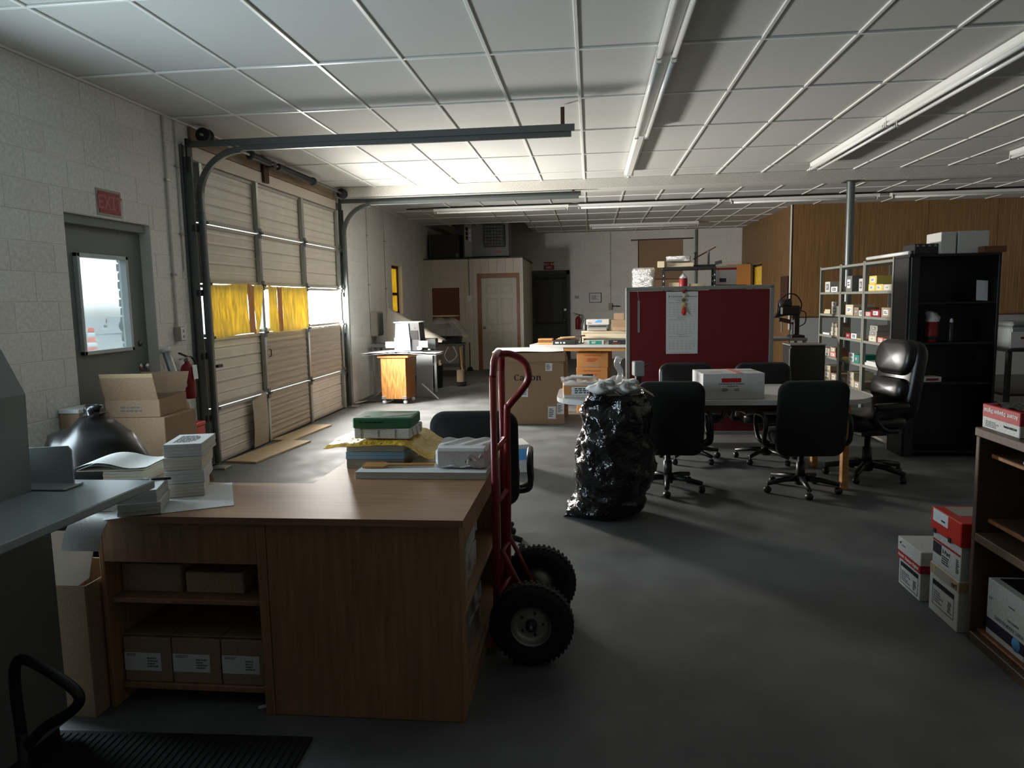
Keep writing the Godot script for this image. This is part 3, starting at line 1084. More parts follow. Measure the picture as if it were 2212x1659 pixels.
func build_overhead_door() -> void:
	var d := T("overhead_door", "weathered steel roll-up garage door with amber plastic over its windows", "garage door", Vector3(-3.735, 0, 0))
	var zl := -6.74
	var zr := -10.61
	var stiles := [[-6.74, -6.80], [-7.93, -7.99], [-9.22, -9.28], [-10.55, -10.61]]
	var secs := [[0.012, 0.565], [0.575, 1.262], [1.27, 1.785], [1.795, 2.365], [2.375, 2.93]]
	for i in 5:
		var y0: float = secs[i][0]
		var y1: float = secs[i][1]
		var sec := Node3D.new()
		sec.name = "section"
		d.add_child(sec, true)
		if i != 2:
			P(sec, "skin", ribbed(y0, y1, zl, zr), M.door_steel)
		var st := stool()
		for r in [[y0, y0 + 0.035], [y1 - 0.035, y1]]:
			add_box(st, Vector3(0.006, (r[0] + r[1]) / 2.0, (zl + zr) / 2.0), Vector3(0.024, r[1] - r[0], absf(zr - zl)), 0.004)
		P(sec, "rail", done(st), M.rail_steel)
		for s in stiles:
			P(sec, "stile", bxm(Vector3(0.05, y1 - y0 - 0.004, 0.055), 0.004), M.galvanised, Vector3(0.035, (y0 + y1) / 2.0, (s[0] + s[1]) / 2.0))
		if i < 4:
			for s in stiles:
				P(sec, "hinge", bxm(Vector3(0.014, 0.11, 0.06), 0.004), M.steel, Vector3(0.066, y1 + 0.004, (s[0] + s[1]) / 2.0))
				P(sec, "hinge_pin", cym(0.014, 0.07, 10, 0.002), M.steel_dark, Vector3(0.078, y1 + 0.005, (s[0] + s[1]) / 2.0 + 0.035), Vector3(-90, 0, 0))
		if i == 2:
			for b in [[-6.80, -7.93], [-7.99, -9.22], [-9.28, -10.55]]:
				P(sec, "pane", bxm(Vector3(0.004, y1 - y0 - 0.06, absf(b[1] - b[0])), 0.0), M.glass, Vector3(-0.008, (y0 + y1) / 2.0, (b[0] + b[1]) / 2.0))
	# amber plastic hung inside the first two bays, torn beside the stile
	var y0 := 1.268
	var y1 := 1.79
	for s in [["amber_film", -6.72, -7.55, M.amber], ["brown_patch", -7.55, -7.70, M.amber_patch], ["amber_film", -8.06, -8.30, M.amber], ["brown_patch", -8.30, -8.43, M.amber_patch], ["amber_film", -8.43, -9.22, M.amber]]:
		var w: float = absf(s[2] - s[1])
		var zc: float = (s[1] + s[2]) / 2.0
		var ph: float = s[1] * 3.0
		P(d, s[0], sheetm(func(u: float, v: float) -> Vector3: return Vector3(0.074 + 0.006 * sin(u * 9.0 + ph) * sin(v * 5.0 + ph), y0 + (y1 - y0) * v - 0.012 * sin(u * PI + ph), zc + w * (u - 0.5)), 10, 6, 0.001), s[3])
	# the torn piece narrows towards its foot
	P(d, "amber_film", sheetm(func(u: float, v: float) -> Vector3:
		var right := lerpf(-7.78, -7.93, clampf((v - 0.1) * 1.6, 0, 1))
		return Vector3(0.074 + 0.008 * sin(v * 7.0), y0 + (y1 - y0) * v, lerpf(-7.70, right, u)), 6, 8, 0.001), M.amber)
	# thin weathered boards fixed inside the lower bays
	for b in [[-8.0, -9.21, 0.60, 1.245], [-9.30, -10.53, 0.60, 1.245], [-8.0, -9.21, 0.03, 0.55]]:
		P(d, "patch_board", corrugated(b[0], b[1], b[2], b[3]), M.weathered, Vector3(0.02, 0, 0))
	P(d, "scrap_board", sheetm(func(u: float, v: float) -> Vector3: return Vector3(0.06 + 0.015 * sin(v * 3.0), 0.02 + 0.55 * v + (0.0 if v < 0.9 else -0.03 * cos(u * 3.0)), -7.52 - 0.36 * u), 8, 8, 0.006), M.weathered)
	P(d, "lock_bar", bxm(Vector3(0.03, 0.03, 0.10), 0.004), M.steel_dark, Vector3(0.05, 0.98, -6.90))
	P(d, "pull_handle", tubem([Vector3(0.05, 0.98, -8.05), Vector3(0.075, 0.99, -8.05), Vector3(0.075, 1.06, -8.05), Vector3(0.05, 1.07, -8.05)], 0.006, 8), M.steel_dark)
	P(d, "bottom_seal", bxm(Vector3(0.05, 0.02, absf(zr - zl)), 0.004), M.rubber, Vector3(0.01, 0.006, (zl + zr) / 2.0))

	# header boards above the opening
	var hb := S("trim_2", "bare timber boards above the roll-up door")
	P(hb, "board", bxm(Vector3(0.03, 0.13, 3.91), 0.004), M.cream_board, Vector3(-3.735, 3.01, -8.675))
	P(hb, "board", bxm(Vector3(0.024, 0.165, 3.91), 0.004), M.raw_timber, Vector3(-3.738, 3.165, -8.675))

	# ---- tracks
	for k in 2:
		var z := -6.655 if k == 0 else -10.685
		var s := 1.0 if k == 0 else -1.0
		var t := T("door_track", "steel track and overhead rail on the near edge of the roll-up door" if k == 0 else "steel track and overhead rail on the far edge of the roll-up door", "track", Vector3(-3.66, 0, z), 0, "roll-up door tracks")
		P(t, "jamb_angle", bxm(Vector3(0.075, 2.95, 0.012), 0.002), M.steel, Vector3(-0.03, 1.475, 0.075 * s))
		P(t, "jamb_plate", bxm(Vector3(0.010, 3.05, 0.11), 0.002), M.steel, Vector3(-0.075, 1.53, 0.06 * s))
		P(t, "vertical_track", bxm(Vector3(0.06, 2.40, 0.05), 0.010), M.steel, Vector3(0.03, 1.25, 0.0))
		var arc := stool()
		var R := 0.42
		for i in 12:
			var a := PI / 2.0 * (i + 0.5) / 12.0
			var p := Vector3(0.03 + R - R * cos(a), 2.45 + 0.13 + R * sin(a), 0)
			add_box(arc, p, Vector3(0.055, R * PI / 24.0 * 1.12, 0.05), 0.004, Basis(Vector3(0, 0, 1), -a))
		P(t, "curved_track", done(arc), M.steel)
		P(t, "vertical_track", bxm(Vector3(0.055, 0.16, 0.05), 0.008), M.steel, Vector3(0.03, 2.52, 0))
		P(t, "overhead_rail", bxm(Vector3(3.05, 0.05, 0.045), 0.004), M.steel, Vector3(0.45 + 1.525, 3.02, 0))
		P(t, "rail_angle", bxm(Vector3(3.54, 0.055, 0.012), 0.002), M.steel, Vector3(1.76, 3.065, 0.03 * s))
		P(t, "rail_flange", bxm(Vector3(3.54, 0.010, 0.05), 0.002), M.steel, Vector3(1.76, 3.093, 0.008 * s))
		for y in [0.5, 1.1, 1.7, 2.3]:
			P(t, "bracket", bxm(Vector3(0.03, 0.06, 0.10), 0.003), M.steel_dark, Vector3(-0.01, y, 0.045 * s))
		P(t, "end_bracket", bxm(Vector3(0.02, 0.30, 0.09), 0.003), M.steel_dark, Vector3(-0.03, 2.96, 0.05 * s))
		P(t, "foot_plate", bxm(Vector3(0.16, 0.02, 0.14), 0.003), M.galvanised, Vector3(0.06, 0.011, 0.02 * s))
		var hg := T("rail_hanger", "rusty steel strap holding up the near overhead rail end" if k == 0 else "rusty steel strap holding up the far overhead rail end", "hanger", Vector3(-0.235, 3.095, z), 0, "overhead rail hangers")
		P(hg, "strap", bxm(Vector3(0.035, 0.155, 0.006), 0.001), M.rust_wood, Vector3(0, 0.0775, 0.0))
		P(hg, "foot", bxm(Vector3(0.05, 0.005, 0.05), 0.001), M.rust_wood, Vector3(0, 0.003, 0.0))
	# ---- torsion shaft
	var sh := T("torsion_shaft", "torsion spring shaft with cable drums above the roll-up door", "spring shaft", Vector3(-3.60, 3.165, -8.675))
	P(sh, "shaft", tubem([Vector3(0, 0, 2.0), Vector3(0, 0, -2.0)], 0.013, 10), M.galvanised)
	for z in [1.92, -1.92]:
		P(sh, "cable_drum", lathem([Vector2(0, -0.05), Vector2(0.062, -0.05), Vector2(0.07, -0.045), Vector2(0.07, -0.03), Vector2(0.055, -0.02), Vector2(0.055, 0.02), Vector2(0.068, 0.03), Vector2(0.068, 0.05), Vector2(0, 0.05)], 24), M.steel_dark, Vector3(0.0, 0.0, z), Vector3(90, 0, 0))
	for s in [[0.96, 0.52], [0.30, -0.76]]:
		var co := stool()
		co.set_smooth_group(0)
		var pr := []
		var n := int(absf(s[1] - s[0]) / 0.012)
		for i in n + 1:
			pr.append(Vector2(0.036 + (0.004 if i % 2 else 0.0), float(i) / n * absf(s[1] - s[0])))
		pr.push_front(Vector2(0, 0))
		pr.append(Vector2(0, absf(s[1] - s[0])))
		add_lathe(co, pr, 16)
		P(sh, "spring", done(co), M.steel_dark, Vector3(0, 0, s[0]), Vector3(-90, 0, 0))
		P(sh, "winding_cone", lathem([Vector2(0, 0), Vector2(0.05, 0), Vector2(0.05, 0.04), Vector2(0.035, 0.06), Vector2(0, 0.06)], 16), M.steel_dark, Vector3(0, 0, s[0] if s[0] > 0.5 else s[1]), Vector3(90 if s[0] > 0.5 else -90, 0, 0))
	P(sh, "center_plate", bxm(Vector3(0.03, 0.28, 0.13), 0.004), M.rust_wood, Vector3(-0.10, -0.06, 0.42))
	P(sh, "center_bracket", bxm(Vector3(0.11, 0.07, 0.09), 0.006), M.steel_dark, Vector3(-0.04, 0.0, 0.40))
	# ---- planks on the floor by the door
	var p1 := T("floor_plank", "near chipboard plank lying on the floor along the roll-up door", "plank", Vector3(-3.44, 0, -7.42), -7, "chipboard planks by the roll-up door")
	P(p1, "board", bxm(Vector3(0.34, 0.02, 1.12), 0.002), M.pale_wood, Vector3(0, 0.0102, 0))
	var p2 := T("floor_plank", "far chipboard plank lying on the floor along the roll-up door", "plank", Vector3(-3.52, 0, -8.52), -5, "chipboard planks by the roll-up door")
	P(p2, "board", bxm(Vector3(0.26, 0.02, 1.05), 0.002), M.pale_wood, Vector3(0, 0.0102, 0))


func corrugated(z0: float, z1: float, y0: float, y1: float) -> ArrayMesh:
	var poly := PackedVector2Array()
	var n := 22
	for k in n + 1:
		poly.append(Vector2(0.006 * sin(k * 2.4) + 0.012, y0 + (y1 - y0) * k / n))
	poly.append(Vector2(-0.002, y1))
	poly.append(Vector2(-0.002, y0))
	var st := stool()
	add_prism(st, poly, absf(z1 - z0), Vector3(0, 0, (z0 + z1) / 2.0))
	return done(st)


# ---------------------------------------------------------------- lights on the ceiling

func strip_light(label: String, at: Vector3, turn: float, tubes: int, group: String, low := 0.0) -> Node3D:
	# a 2.44 m fluorescent strip, unlit; runs along local x
	var t := T("strip_light", label, "light fixture", at, turn, group)
	var L := 2.43
	P(t, "channel", prismm_x(PackedVector2Array([Vector2(-0.055, 0.0), Vector2(0.055, 0.0), Vector2(0.055, -0.045), Vector2(0.03, -0.062), Vector2(-0.03, -0.062), Vector2(-0.055, -0.045)]), L), M.lamp_white)
	for e in [-1, 1]:
		P(t, "end_cap", bxm(Vector3(0.006, 0.075, 0.12), 0.002), M.lamp_white, Vector3(e * (L / 2.0 + 0.001), -0.036, 0))
	for k in tubes:
		var z := -0.05 + 0.10 * k if tubes == 2 else 0.0
		var tb := P(t, "tube", tubem([Vector3(-L / 2.0 + 0.05, -0.083, z), Vector3(L / 2.0 - 0.05, -0.083, z)], 0.019, 12), M.lamp_glass)
		for e in [-1, 1]:
			P(tb, "cap", tubem([Vector3(e * (L / 2.0 - 0.05), -0.083, z), Vector3(e * (L / 2.0 - 0.03), -0.083, z)], 0.0195, 12), M.cap_metal)
			P(t, "socket", bxm(Vector3(0.014, 0.05, 0.04), 0.003), M.lamp_white, Vector3(e * (L / 2.0 - 0.018), -0.08, z))
	return t


func prismm_x(poly: PackedVector2Array, length: float) -> ArrayMesh:
	var st := stool()
	add_prism(st, poly, length, Vector3.ZERO, Basis(Vector3(0, 0, 1), Vector3(0, 1, 0), Vector3(1, 0, 0)))
	return done(st)


func build_ceiling_things() -> void:
	var g := "fluorescent strips under the tiles"
	var y := 3.250
	strip_light("bare fluorescent strip without tubes in the left row, ending near the beam", Vector3(0.515, y, -8.86), 90, 0, g)
	strip_light("two-tube fluorescent strip in the middle of the left row", Vector3(0.515, y, -6.42), 90, 2, g)
	strip_light("two-tube fluorescent strip at the near end of the left row", Vector3(0.515, y, -3.98), 90, 2, g)
	strip_light("two-tube fluorescent strip ending near the beam in the row above the chairs", Vector3(2.87, y, -8.78), 90, 2, g)
	strip_light("two-tube fluorescent strip nearest the viewer in the row above the chairs", Vector3(2.87, y, -6.34), 90, 2, g)
	strip_light("fluorescent strip at the far right, cut by the picture edge", Vector3(5.12, y, -8.50), 90, 2, g)
	strip_light("leftmost fluorescent strip in the cross row beyond the beam", Vector3(-1.60, y, -13.3), 0, 1, g)
	strip_light("middle fluorescent strip in the cross row beyond the beam", Vector3(1.0, y, -13.25), 0, 1, g)
	strip_light("right fluorescent strip in the cross row beyond the beam", Vector3(3.62, y, -13.2), 0, 1, g)
	strip_light("farthest right fluorescent strip in the cross row above the wood panelling", Vector3(6.24, y, -13.15), 0, 1, g)
	strip_light("single fluorescent strip nearest the far block wall", Vector3(1.2, y, -17.1), 0, 1, g)
	T1("ceiling_wire", tubem(curve([Vector3(-3.3, 3.236, -13.20), Vector3(0, 3.236, -13.18), Vector3(3.5, 3.236, -13.12), Vector3(6, 3.236, -13.06), Vector3(8.4, 3.236, -13.02)]), 0.012, 6), M.black, "thin dark wire strung under the tiles beside the cross row of strips", "wire")


# ---------------------------------------------------------------- the work counter and what lies on it

# box part given by world corners, for a thing that is not turned
func BW(t: Node3D, n: String, a: Vector3, b: Vector3, m: Material, bev := 0.003, label := "") -> MeshInstance3D:
	return B(t, n, a - t.position, b - t.position, m, bev, label)


func paper_block(label: String, at: Vector3, size: Vector3, turn: float, m: Material, group: String, cover: Material = null) -> Node3D:
	var t := T("paper_stack", label, "paper", at, turn, group)
	# a block of loose leaves: thin layers a little out of line
	var st := stool()
	var n := maxi(2, int(size.y / 0.012))
	var r := RandomNumberGenerator.new()
	r.seed = int(absf(at.x * 977 + at.y * 3571 + at.z * 131))
	for k in n:
		add_box(st, Vector3(r.randf_range(-0.0015, 0.0015), size.y * (k + 0.5) / n, r.randf_range(-0.0015, 0.0015)), Vector3(size.x, size.y / n * 0.97, size.z), 0.0008)
	P(t, "leaves", done(st), m)
	if cover:
		P(t, "cover", bxm(Vector3(size.x, 0.0012, size.z), 0.0003), cover, Vector3(0, size.y + 0.0006, 0))
	return t


func build_counter() -> void:
	var o := Vector3(-1.24, 0, -2.9)
	var c := T("work_counter", "brown wood work counter with open shelves and a solid front panel", "counter", o)
	var pts := PackedVector2Array()
	for p in [[-1.95, -2.53], [-0.465, -2.53], [-0.465, -3.78], [-1.225, -3.78], [-1.225, -3.045], [-2.16, -3.045], [-2.16, -2.80], [-1.95, -2.80]]:
		pts.append(Vector2(p[0] - o.x, -(p[1] - o.z)))
	var st := stool()
	add_prism(st, pts, 0.026, Vector3(0, 0.777, 0), Basis(Vector3(1, 0, 0), Vector3(0, 0, -1), Vector3(0, 1, 0)))
	P(c, "top", done(st), M.counter_top)
	BW(c, "front_panel", Vector3(-1.225, 0, -2.55), Vector3(-0.482, 0.764, -2.575), M.counter_side)
	BW(c, "front_stile", Vector3(-1.262, 0, -2.545), Vector3(-1.226, 0.764, -2.58), M.counter_side)
	BW(c, "apron", Vector3(-1.885, 0.60, -2.55), Vector3(-1.263, 0.764, -2.572), M.counter_side)
	BW(c, "side_panel", Vector3(-1.905, 0, -2.55), Vector3(-1.885, 0.764, -3.03), M.counter_side)
	BW(c, "divider", Vector3(-1.25, 0, -2.581), Vector3(-1.23, 0.764, -3.03), M.counter_side)
	BW(c, "shelf", Vector3(-1.885, 0.425, -2.575), Vector3(-1.25, 0.445, -3.02), M.counter_side)
	BW(c, "shelf", Vector3(-1.885, 0.055, -2.60), Vector3(-1.25, 0.080, -3.02), M.counter_side)
	BW(c, "back_panel", Vector3(-1.885, 0.0, -3.02), Vector3(-1.25, 0.764, -3.03), M.counter_side)
	# the right half is deeper and opens to the right
	BW(c, "end_stile", Vector3(-0.50, 0, -2.576), Vector3(-0.482, 0.764, -2.64), M.counter_side)
	BW(c, "end_stile", Vector3(-0.50, 0, -3.70), Vector3(-0.482, 0.764, -3.765), M.counter_side)
	BW(c, "end_rail", Vector3(-0.50, 0.66, -2.64), Vector3(-0.482, 0.764, -3.70), M.counter_side)
	BW(c, "end_rail", Vector3(-0.50, 0.0, -2.64), Vector3(-0.482, 0.07, -3.70), M.counter_side)
	BW(c, "shelf", Vector3(-1.228, 0.05, -2.576), Vector3(-0.50, 0.07, -3.75), M.counter_side)
	BW(c, "shelf", Vector3(-1.228, 0.34, -2.576), Vector3(-0.50, 0.36, -3.75), M.counter_side)
	BW(c, "back_panel", Vector3(-1.228, 0, -3.75), Vector3(-0.50, 0.764, -3.765), M.counter_side)
	BW(c, "inner_panel", Vector3(-1.228, 0, -3.03), Vector3(-1.21, 0.764, -3.75), M.counter_side)
	# wrapped paper in the end shelves
	var k := 0
	for s in [[0.0705, 0.11, -3.0], [0.1810, 0.09, -3.05], [0.3605, 0.13, -2.98], [0.4910, 0.08, -3.08]]:
		var w := T("wrapped_paper", ["lowest package of wrapped paper in the counter's end shelves", "second package of wrapped paper in the counter's lower end shelf", "thick package of wrapped paper in the counter's upper end shelf", "topmost package of wrapped paper in the counter's end shelves"][k], "package", Vector3(-0.72, s[0], s[2]), 2.0 * k - 3, "wrapped paper in the counter end")
		P(w, "bundle", bxm(Vector3(0.36, s[1], 0.52), 0.012), M.putty if k % 2 else M.paper, Vector3(0, s[1] / 2.0, 0))
		P(w, "wrapper", sheetm(func(u: float, v: float) -> Vector3: return Vector3(0.185 + 0.004 * sin(v * 20.0 + k), s[1] * (0.05 + 0.9 * u), -0.25 + 0.5 * v), 3, 12, 0.001), M.clear_film)
		k += 1
	# cartons on the left shelves
	carton("wide dark carton on the counter's upper shelf", Vector3(-1.755, 0.4455, -2.75), Vector3(0.25, 0.115, 0.22), M.cardboard, 0)
	carton("lower flat carton on the counter's upper shelf next to the divider", Vector3(-1.49, 0.4455, -2.74), Vector3(0.24, 0.085, 0.20), M.cardboard_light, 0)
	var names := ["brown labelled carton leftmost on the counter's bottom shelf", "brown labelled carton in the middle of the counter's bottom shelf", "brown labelled carton next to the divider on the counter's bottom shelf"]
	for i in 3:
		var b := carton(names[i], Vector3(-1.778 + 0.206 * i, 0.0805, -2.79), Vector3(0.20, 0.185, 0.36), M.cardboard, 0, [], "carton")
		P(b, "flap", bxm(Vector3(0.20, 0.003, 0.16), 0.001), M.cardboard, Vector3(0, 0.190, 0.09), Vector3(-2.5, 0, 0))
		var l := P(b, "label", bxm(Vector3(0.155, 0.075, 0.001), 0.0003), M.label_white, Vector3(-0.02, 0.085, 0.1806), Vector3.ZERO, "white paper label")
		P(l, "print", printm(0.05, 0.045, 4, 40 + i), M.ink_grey, Vector3(0.045, -0.002, 0.0008))
		P(l, "print", printm(0.06, 0.012, 2, 50 + i), M.ink_grey, Vector3(-0.035, 0.028, 0.0008))

	var g := "bound paper blocks on the counter"
	# large sheets lying under the stacks
	T1("paper_sheet", sheetm(func(u: float, v: float) -> Vector3: return Vector3(-0.24 + 0.46 * u, 0.001 + 0.002 * sin(u * 3) * v, 0.20 - 0.40 * v), 6, 6, 0.001), M.paper, "large white sheet lying flat under the paper blocks on the counter", "paper", Vector3(-1.70, 0.7905, -2.76), Vector3(0, 28, 0))
	T1("paper_sheet", sheetm(func(u: float, v: float) -> Vector3: 
		var s := v * 0.26
		var a := clampf((s - 0.10) / 0.16, 0.0, 1.0)
		return Vector3(-0.075 + 0.15 * u - 0.02 * a, 0.0012 - 0.11 * a * a, -0.10 + minf(s, 0.10) + 0.075 * sin(a * 1.3)), 6, 14, 0.001), M.paper, "white sheet curling down over the front edge of the counter", "paper", Vector3(-1.875, 0.7910, -2.512), Vector3(0, 0, 0))
	# rear stack of four blocks
	var y := 0.7945
	var lab := ["lowest paper block of the rear stack on the counter", "second paper block from the bottom of the rear stack on the counter", "third paper block from the bottom of the rear stack on the counter", "topmost paper block with a printed cover on the rear stack"]
	for i in 4:
		paper_block(lab[i], Vector3(-1.725 + 0.006 * (i % 2), y, -2.90 - 0.01 * i), Vector3(0.15, 0.052, 0.24), 24 - 3 * i, M.paper_edge if i % 2 else M.paper_cream, g, M.paper)
		y += 0.0545
	P(get_node(NodePath(taken_last("paper_stack"))), "print", printm(0.10, 0.16, 8, 77), M.ink_grey, Vector3(0, 0.0538, 0), Vector3(-90, 0, 0))
	# front stack of two blocks with small dark things on it
	paper_block("lower paper block at the front edge of the counter", Vector3(-1.745, 0.7945, -2.62), Vector3(0.15, 0.045, 0.20), 22, M.paper_edge, g, M.paper)
	paper_block("upper paper block at the front of the counter under a dark wallet", Vector3(-1.755, 0.8412, -2.625), Vector3(0.15, 0.045, 0.20), 20, M.paper_edge, g, M.paper)
	T1("wallet", bxm(Vector3(0.065, 0.010, 0.045), 0.004), M.steel_dark, "small dark grey wallet on the front paper block", "wallet", Vector3(-1.775, 0.8930, -2.66), Vector3(0, 20, 0))
	T1("pen", tubem([Vector3(-0.05, 0.005, 0.012), Vector3(0.05, 0.005, -0.012)], 0.005, 8), M.black_plastic, "black pen lying beside the small dark wallet", "pen", Vector3(-1.735, 0.8876, -2.70))
	paper_block("short paper block at the left front of the counter below the grey table", Vector3(-1.90, 0.7945, -2.63), Vector3(0.09, 0.05, 0.13), 8, M.paper_edge, g)
	# left stack with an open book on top
	y = 0.7945
	for i in 2:
		paper_block(["lower paper block under the open book on the counter", "upper paper block under the open book on the counter"][i], Vector3(-1.965, y, -2.915), Vector3(0.17, 0.05, 0.22), 8 - 3 * i, M.paper_cream, g)
		y += 0.0525
	var bk := T("open_book", "open paperback lying with curled white pages on the left paper stack", "book", Vector3(-2.02, y, -2.915), 8)
	P(bk, "pages", sheetm(func(u: float, v: float) -> Vector3: return Vector3(-0.15 + 0.30 * u, 0.022 - 0.014 * pow(absf(u * 2 - 1), 1.2) + 0.012 * sin(u * PI * 2.0), -0.115 + 0.23 * v), 16, 4, 0.012), M.paper)
	P(bk, "cover", bxm(Vector3(0.28, 0.004, 0.235), 0.001), M.paper_cream, Vector3(0, 0.002, 0))

	# ---- rear right: stacks, reams, plastic
	var wg := "paper stacks at the rear of the counter"
	paper_block("long low stack of large white sheets along the rear of the counter", Vector3(-0.765, 0.7905, -3.225), Vector3(0.595, 0.030, 0.19), 0, M.paper_edge, wg, M.paper)
	paper_block("low white stack hidden behind the long stack on the counter", Vector3(-0.665, 0.7905, -3.50), Vector3(0.38, 0.030, 0.32), 0, M.paper_edge, wg, M.paper)
	paper_block("grey-white bottom stack under the blue sheets on the counter", Vector3(-1.03, 0.7905, -3.48), Vector3(0.28, 0.045, 0.29), 0, M.putty, wg)
	paper_block("pale blue stack of sheets below the yellow plastic", Vector3(-1.032, 0.8360, -3.48), Vector3(0.285, 0.036, 0.295), 1, M.paper_blue, wg)
	paper_block("white stack of sheets between the blue sheets and yellow plastic", Vector3(-1.028, 0.8725, -3.48), Vector3(0.28, 0.042, 0.29), 0, M.paper_edge, wg)
	var yf := T("yellow_wrap", "crumpled yellow plastic wrap spread over the rear paper stacks", "plastic wrap", Vector3(-0.98, 0.9185, -3.47))
	P(yf, "film", sheetm(func(u: float, v: float) -> Vector3:
		var x := -0.28 + 0.53 * u
		var z := 0.20 - 0.42 * v
		var on := 1.0 if x < 0.10 else 0.0
		var droop := 0.0 if x < 0.10 else -0.055 * smoothstep(0.10, 0.24, x)
		var edge := -0.010 * smoothstep(0.15, 0.20, z) - 0.014 * smoothstep(-0.19, -0.28, x)
		return Vector3(x + 0.01 * sin(v * 9), 0.003 + droop + edge + 0.005 * (1.0 - on * 0.6) * sin(u * 21.0 + v * 5.0) * sin(v * 13.0), z + 0.02 * sin(u * 8)), 36, 20, 0.0015), M.yellow_film)
	var wr := T("paper_ream", "white wrapped paper ream under the green one on yellow plastic", "ream", Vector3(-0.995, 0.929, -3.47), -3, "wrapped reams on the counter")
	P(wr, "block", bxm(Vector3(0.28, 0.05, 0.216), 0.005), M.paper, Vector3(0, 0.025, 0))
	for i in 3:
		txt(wr, ["Springhill", "Digital", "Opaque"][i], 0.008, M.ink_grey, Vector3(-0.10 + i * 0.085, 0.025, 0.1088), Vector3(0, 0, -90), "Droid Sans", true)
		txt(wr, "Springhill", 0.008, M.ink_grey, Vector3(0.1408, 0.025, -0.07 + i * 0.065), Vector3(0, 90, -60), "Droid Sans", true)
	var gr := T("paper_ream", "green and white wrapped paper ream on top of the white ream", "ream", Vector3(-1.0, 0.980, -3.465), 2, "wrapped reams on the counter")
	P(gr, "block", bxm(Vector3(0.285, 0.052, 0.22), 0.006), M.green_print, Vector3(0, 0.026, 0))
	var leaf := PackedVector2Array()
	for i in 26:
		var a := TAU * i / 26.0
		leaf.append(Vector2(0.075 * cos(a) + 0.012 * cos(2 * a), 0.048 * sin(a) * (1.0 - 0.35 * cos(a))))
	P(gr, "leaf_print", prismm(leaf, 0.0008), M.putty, Vector3(0.045, 0.0526, 0.01), Vector3(-90, 12, 0), "pale leaf-shaped print")
	P(gr, "stripe_print", printm(0.10, 0.03, 2, 12), M.putty, Vector3(0.06, 0.0528, -0.08), Vector3(-90, 0, 0))
	P(gr, "mark_print", prismm(round_rect(0.028, 0.022, 0.008), 0.0008), M.putty, Vector3(-0.085, 0.0526, 0.055), Vector3(-90, 0, 0))
	P(gr, "line_print", printm(0.12, 0.010, 1, 14), M.ink, Vector3(-0.05, 0.03, 0.1106))
	var tr := T("torn_ream", "torn white paper ream with ripped wrapper on the long stack", "ream", Vector3(-0.590, 0.8235, -3.325), 0)
	P(tr, "block", bxm(Vector3(0.235, 0.092, 0.25), 0.012), M.paper, Vector3(0, 0.046, 0))
	P(tr, "wrapper", sheetm(func(u: float, v: float) -> Vector3:
		var rag := 0.012 * sin(u * 23.0) + 0.008 * sin(u * 51.0)
		return Vector3(-0.118 + 0.236 * u, 0.0945 - 0.085 * smoothstep(0.62, 1.0, v) + 0.004 * sin(u * 17 + v * 9), -0.12 + 0.255 * v + rag * v * 0.3), 24, 14, 0.0012), M.paper)
	P(tr, "torn_flap", sheetm(func(u: float, v: float) -> Vector3: return Vector3(0.0 + 0.08 * u + 0.02 * v, 0.03 + 0.045 * v + 0.012 * sin(u * 9.0), 0.135 + 0.01 * sin(v * 7.0 + u * 5)), 8, 8, 0.001), M.paper, Vector3.ZERO, Vector3(8, 12, 10))
	P(tr, "torn_hole", bxm(Vector3(0.03, 0.014, 0.002), 0.0005), M.cardboard, Vector3(0.035, 0.035, 0.1302), Vector3(0, 0, 20))
	var sp := T("wooden_spatula", "brown wooden paddle lying on the long stack of white sheets", "spatula", Vector3(-0.92, 0.8222, -3.225), 4)
	var poly := PackedVector2Array([Vector2(-0.13, -0.022), Vector2(-0.12, 0.022), Vector2(-0.03, 0.020), Vector2(-0.012, 0.007), Vector2(0.20, 0.008), Vector2(0.20, -0.008), Vector2(-0.012, -0.007), Vector2(-0.03, -0.022)])
	st = stool()
	add_prism(st, poly, 0.009, Vector3(0, 0.012, 0), Basis(Vector3(1, 0, 0), Vector3(0, 0.28, -0.96), Vector3(0, 0.96, 0.28)))
	P(sp, "blade_and_handle", done(st), M.pine)

	# chair behind the counter and a box on the floor
	office_chair("black office chair tucked behind the work counter", Vector3(-0.715, 0, -4.52), 3.0, M.black_cloth, "black office chairs")
	var bx := T("blue_box", "white box with a light blue side band on the floor behind the hand truck", "box", Vector3(-0.76, 0, -6.65), 18)
	P(bx, "body", bxm(Vector3(0.31, 0.26, 0.30), 0.004), M.cardboard_white, Vector3(0, 0.13, 0))
	P(bx, "blue_band", bxm(Vector3(0.312, 0.11, 0.302), 0.004), M.sky_print, Vector3(0, 0.17, 0.0))
	P(bx, "lid", bxm(Vector3(0.316, 0.035, 0.306), 0.004), M.cardboard_white, Vector3(0, 0.245, 0))


func taken_last(n: String) -> String:
	return n if taken[n] == 0 else "%s_%03d" % [n, taken[n]]


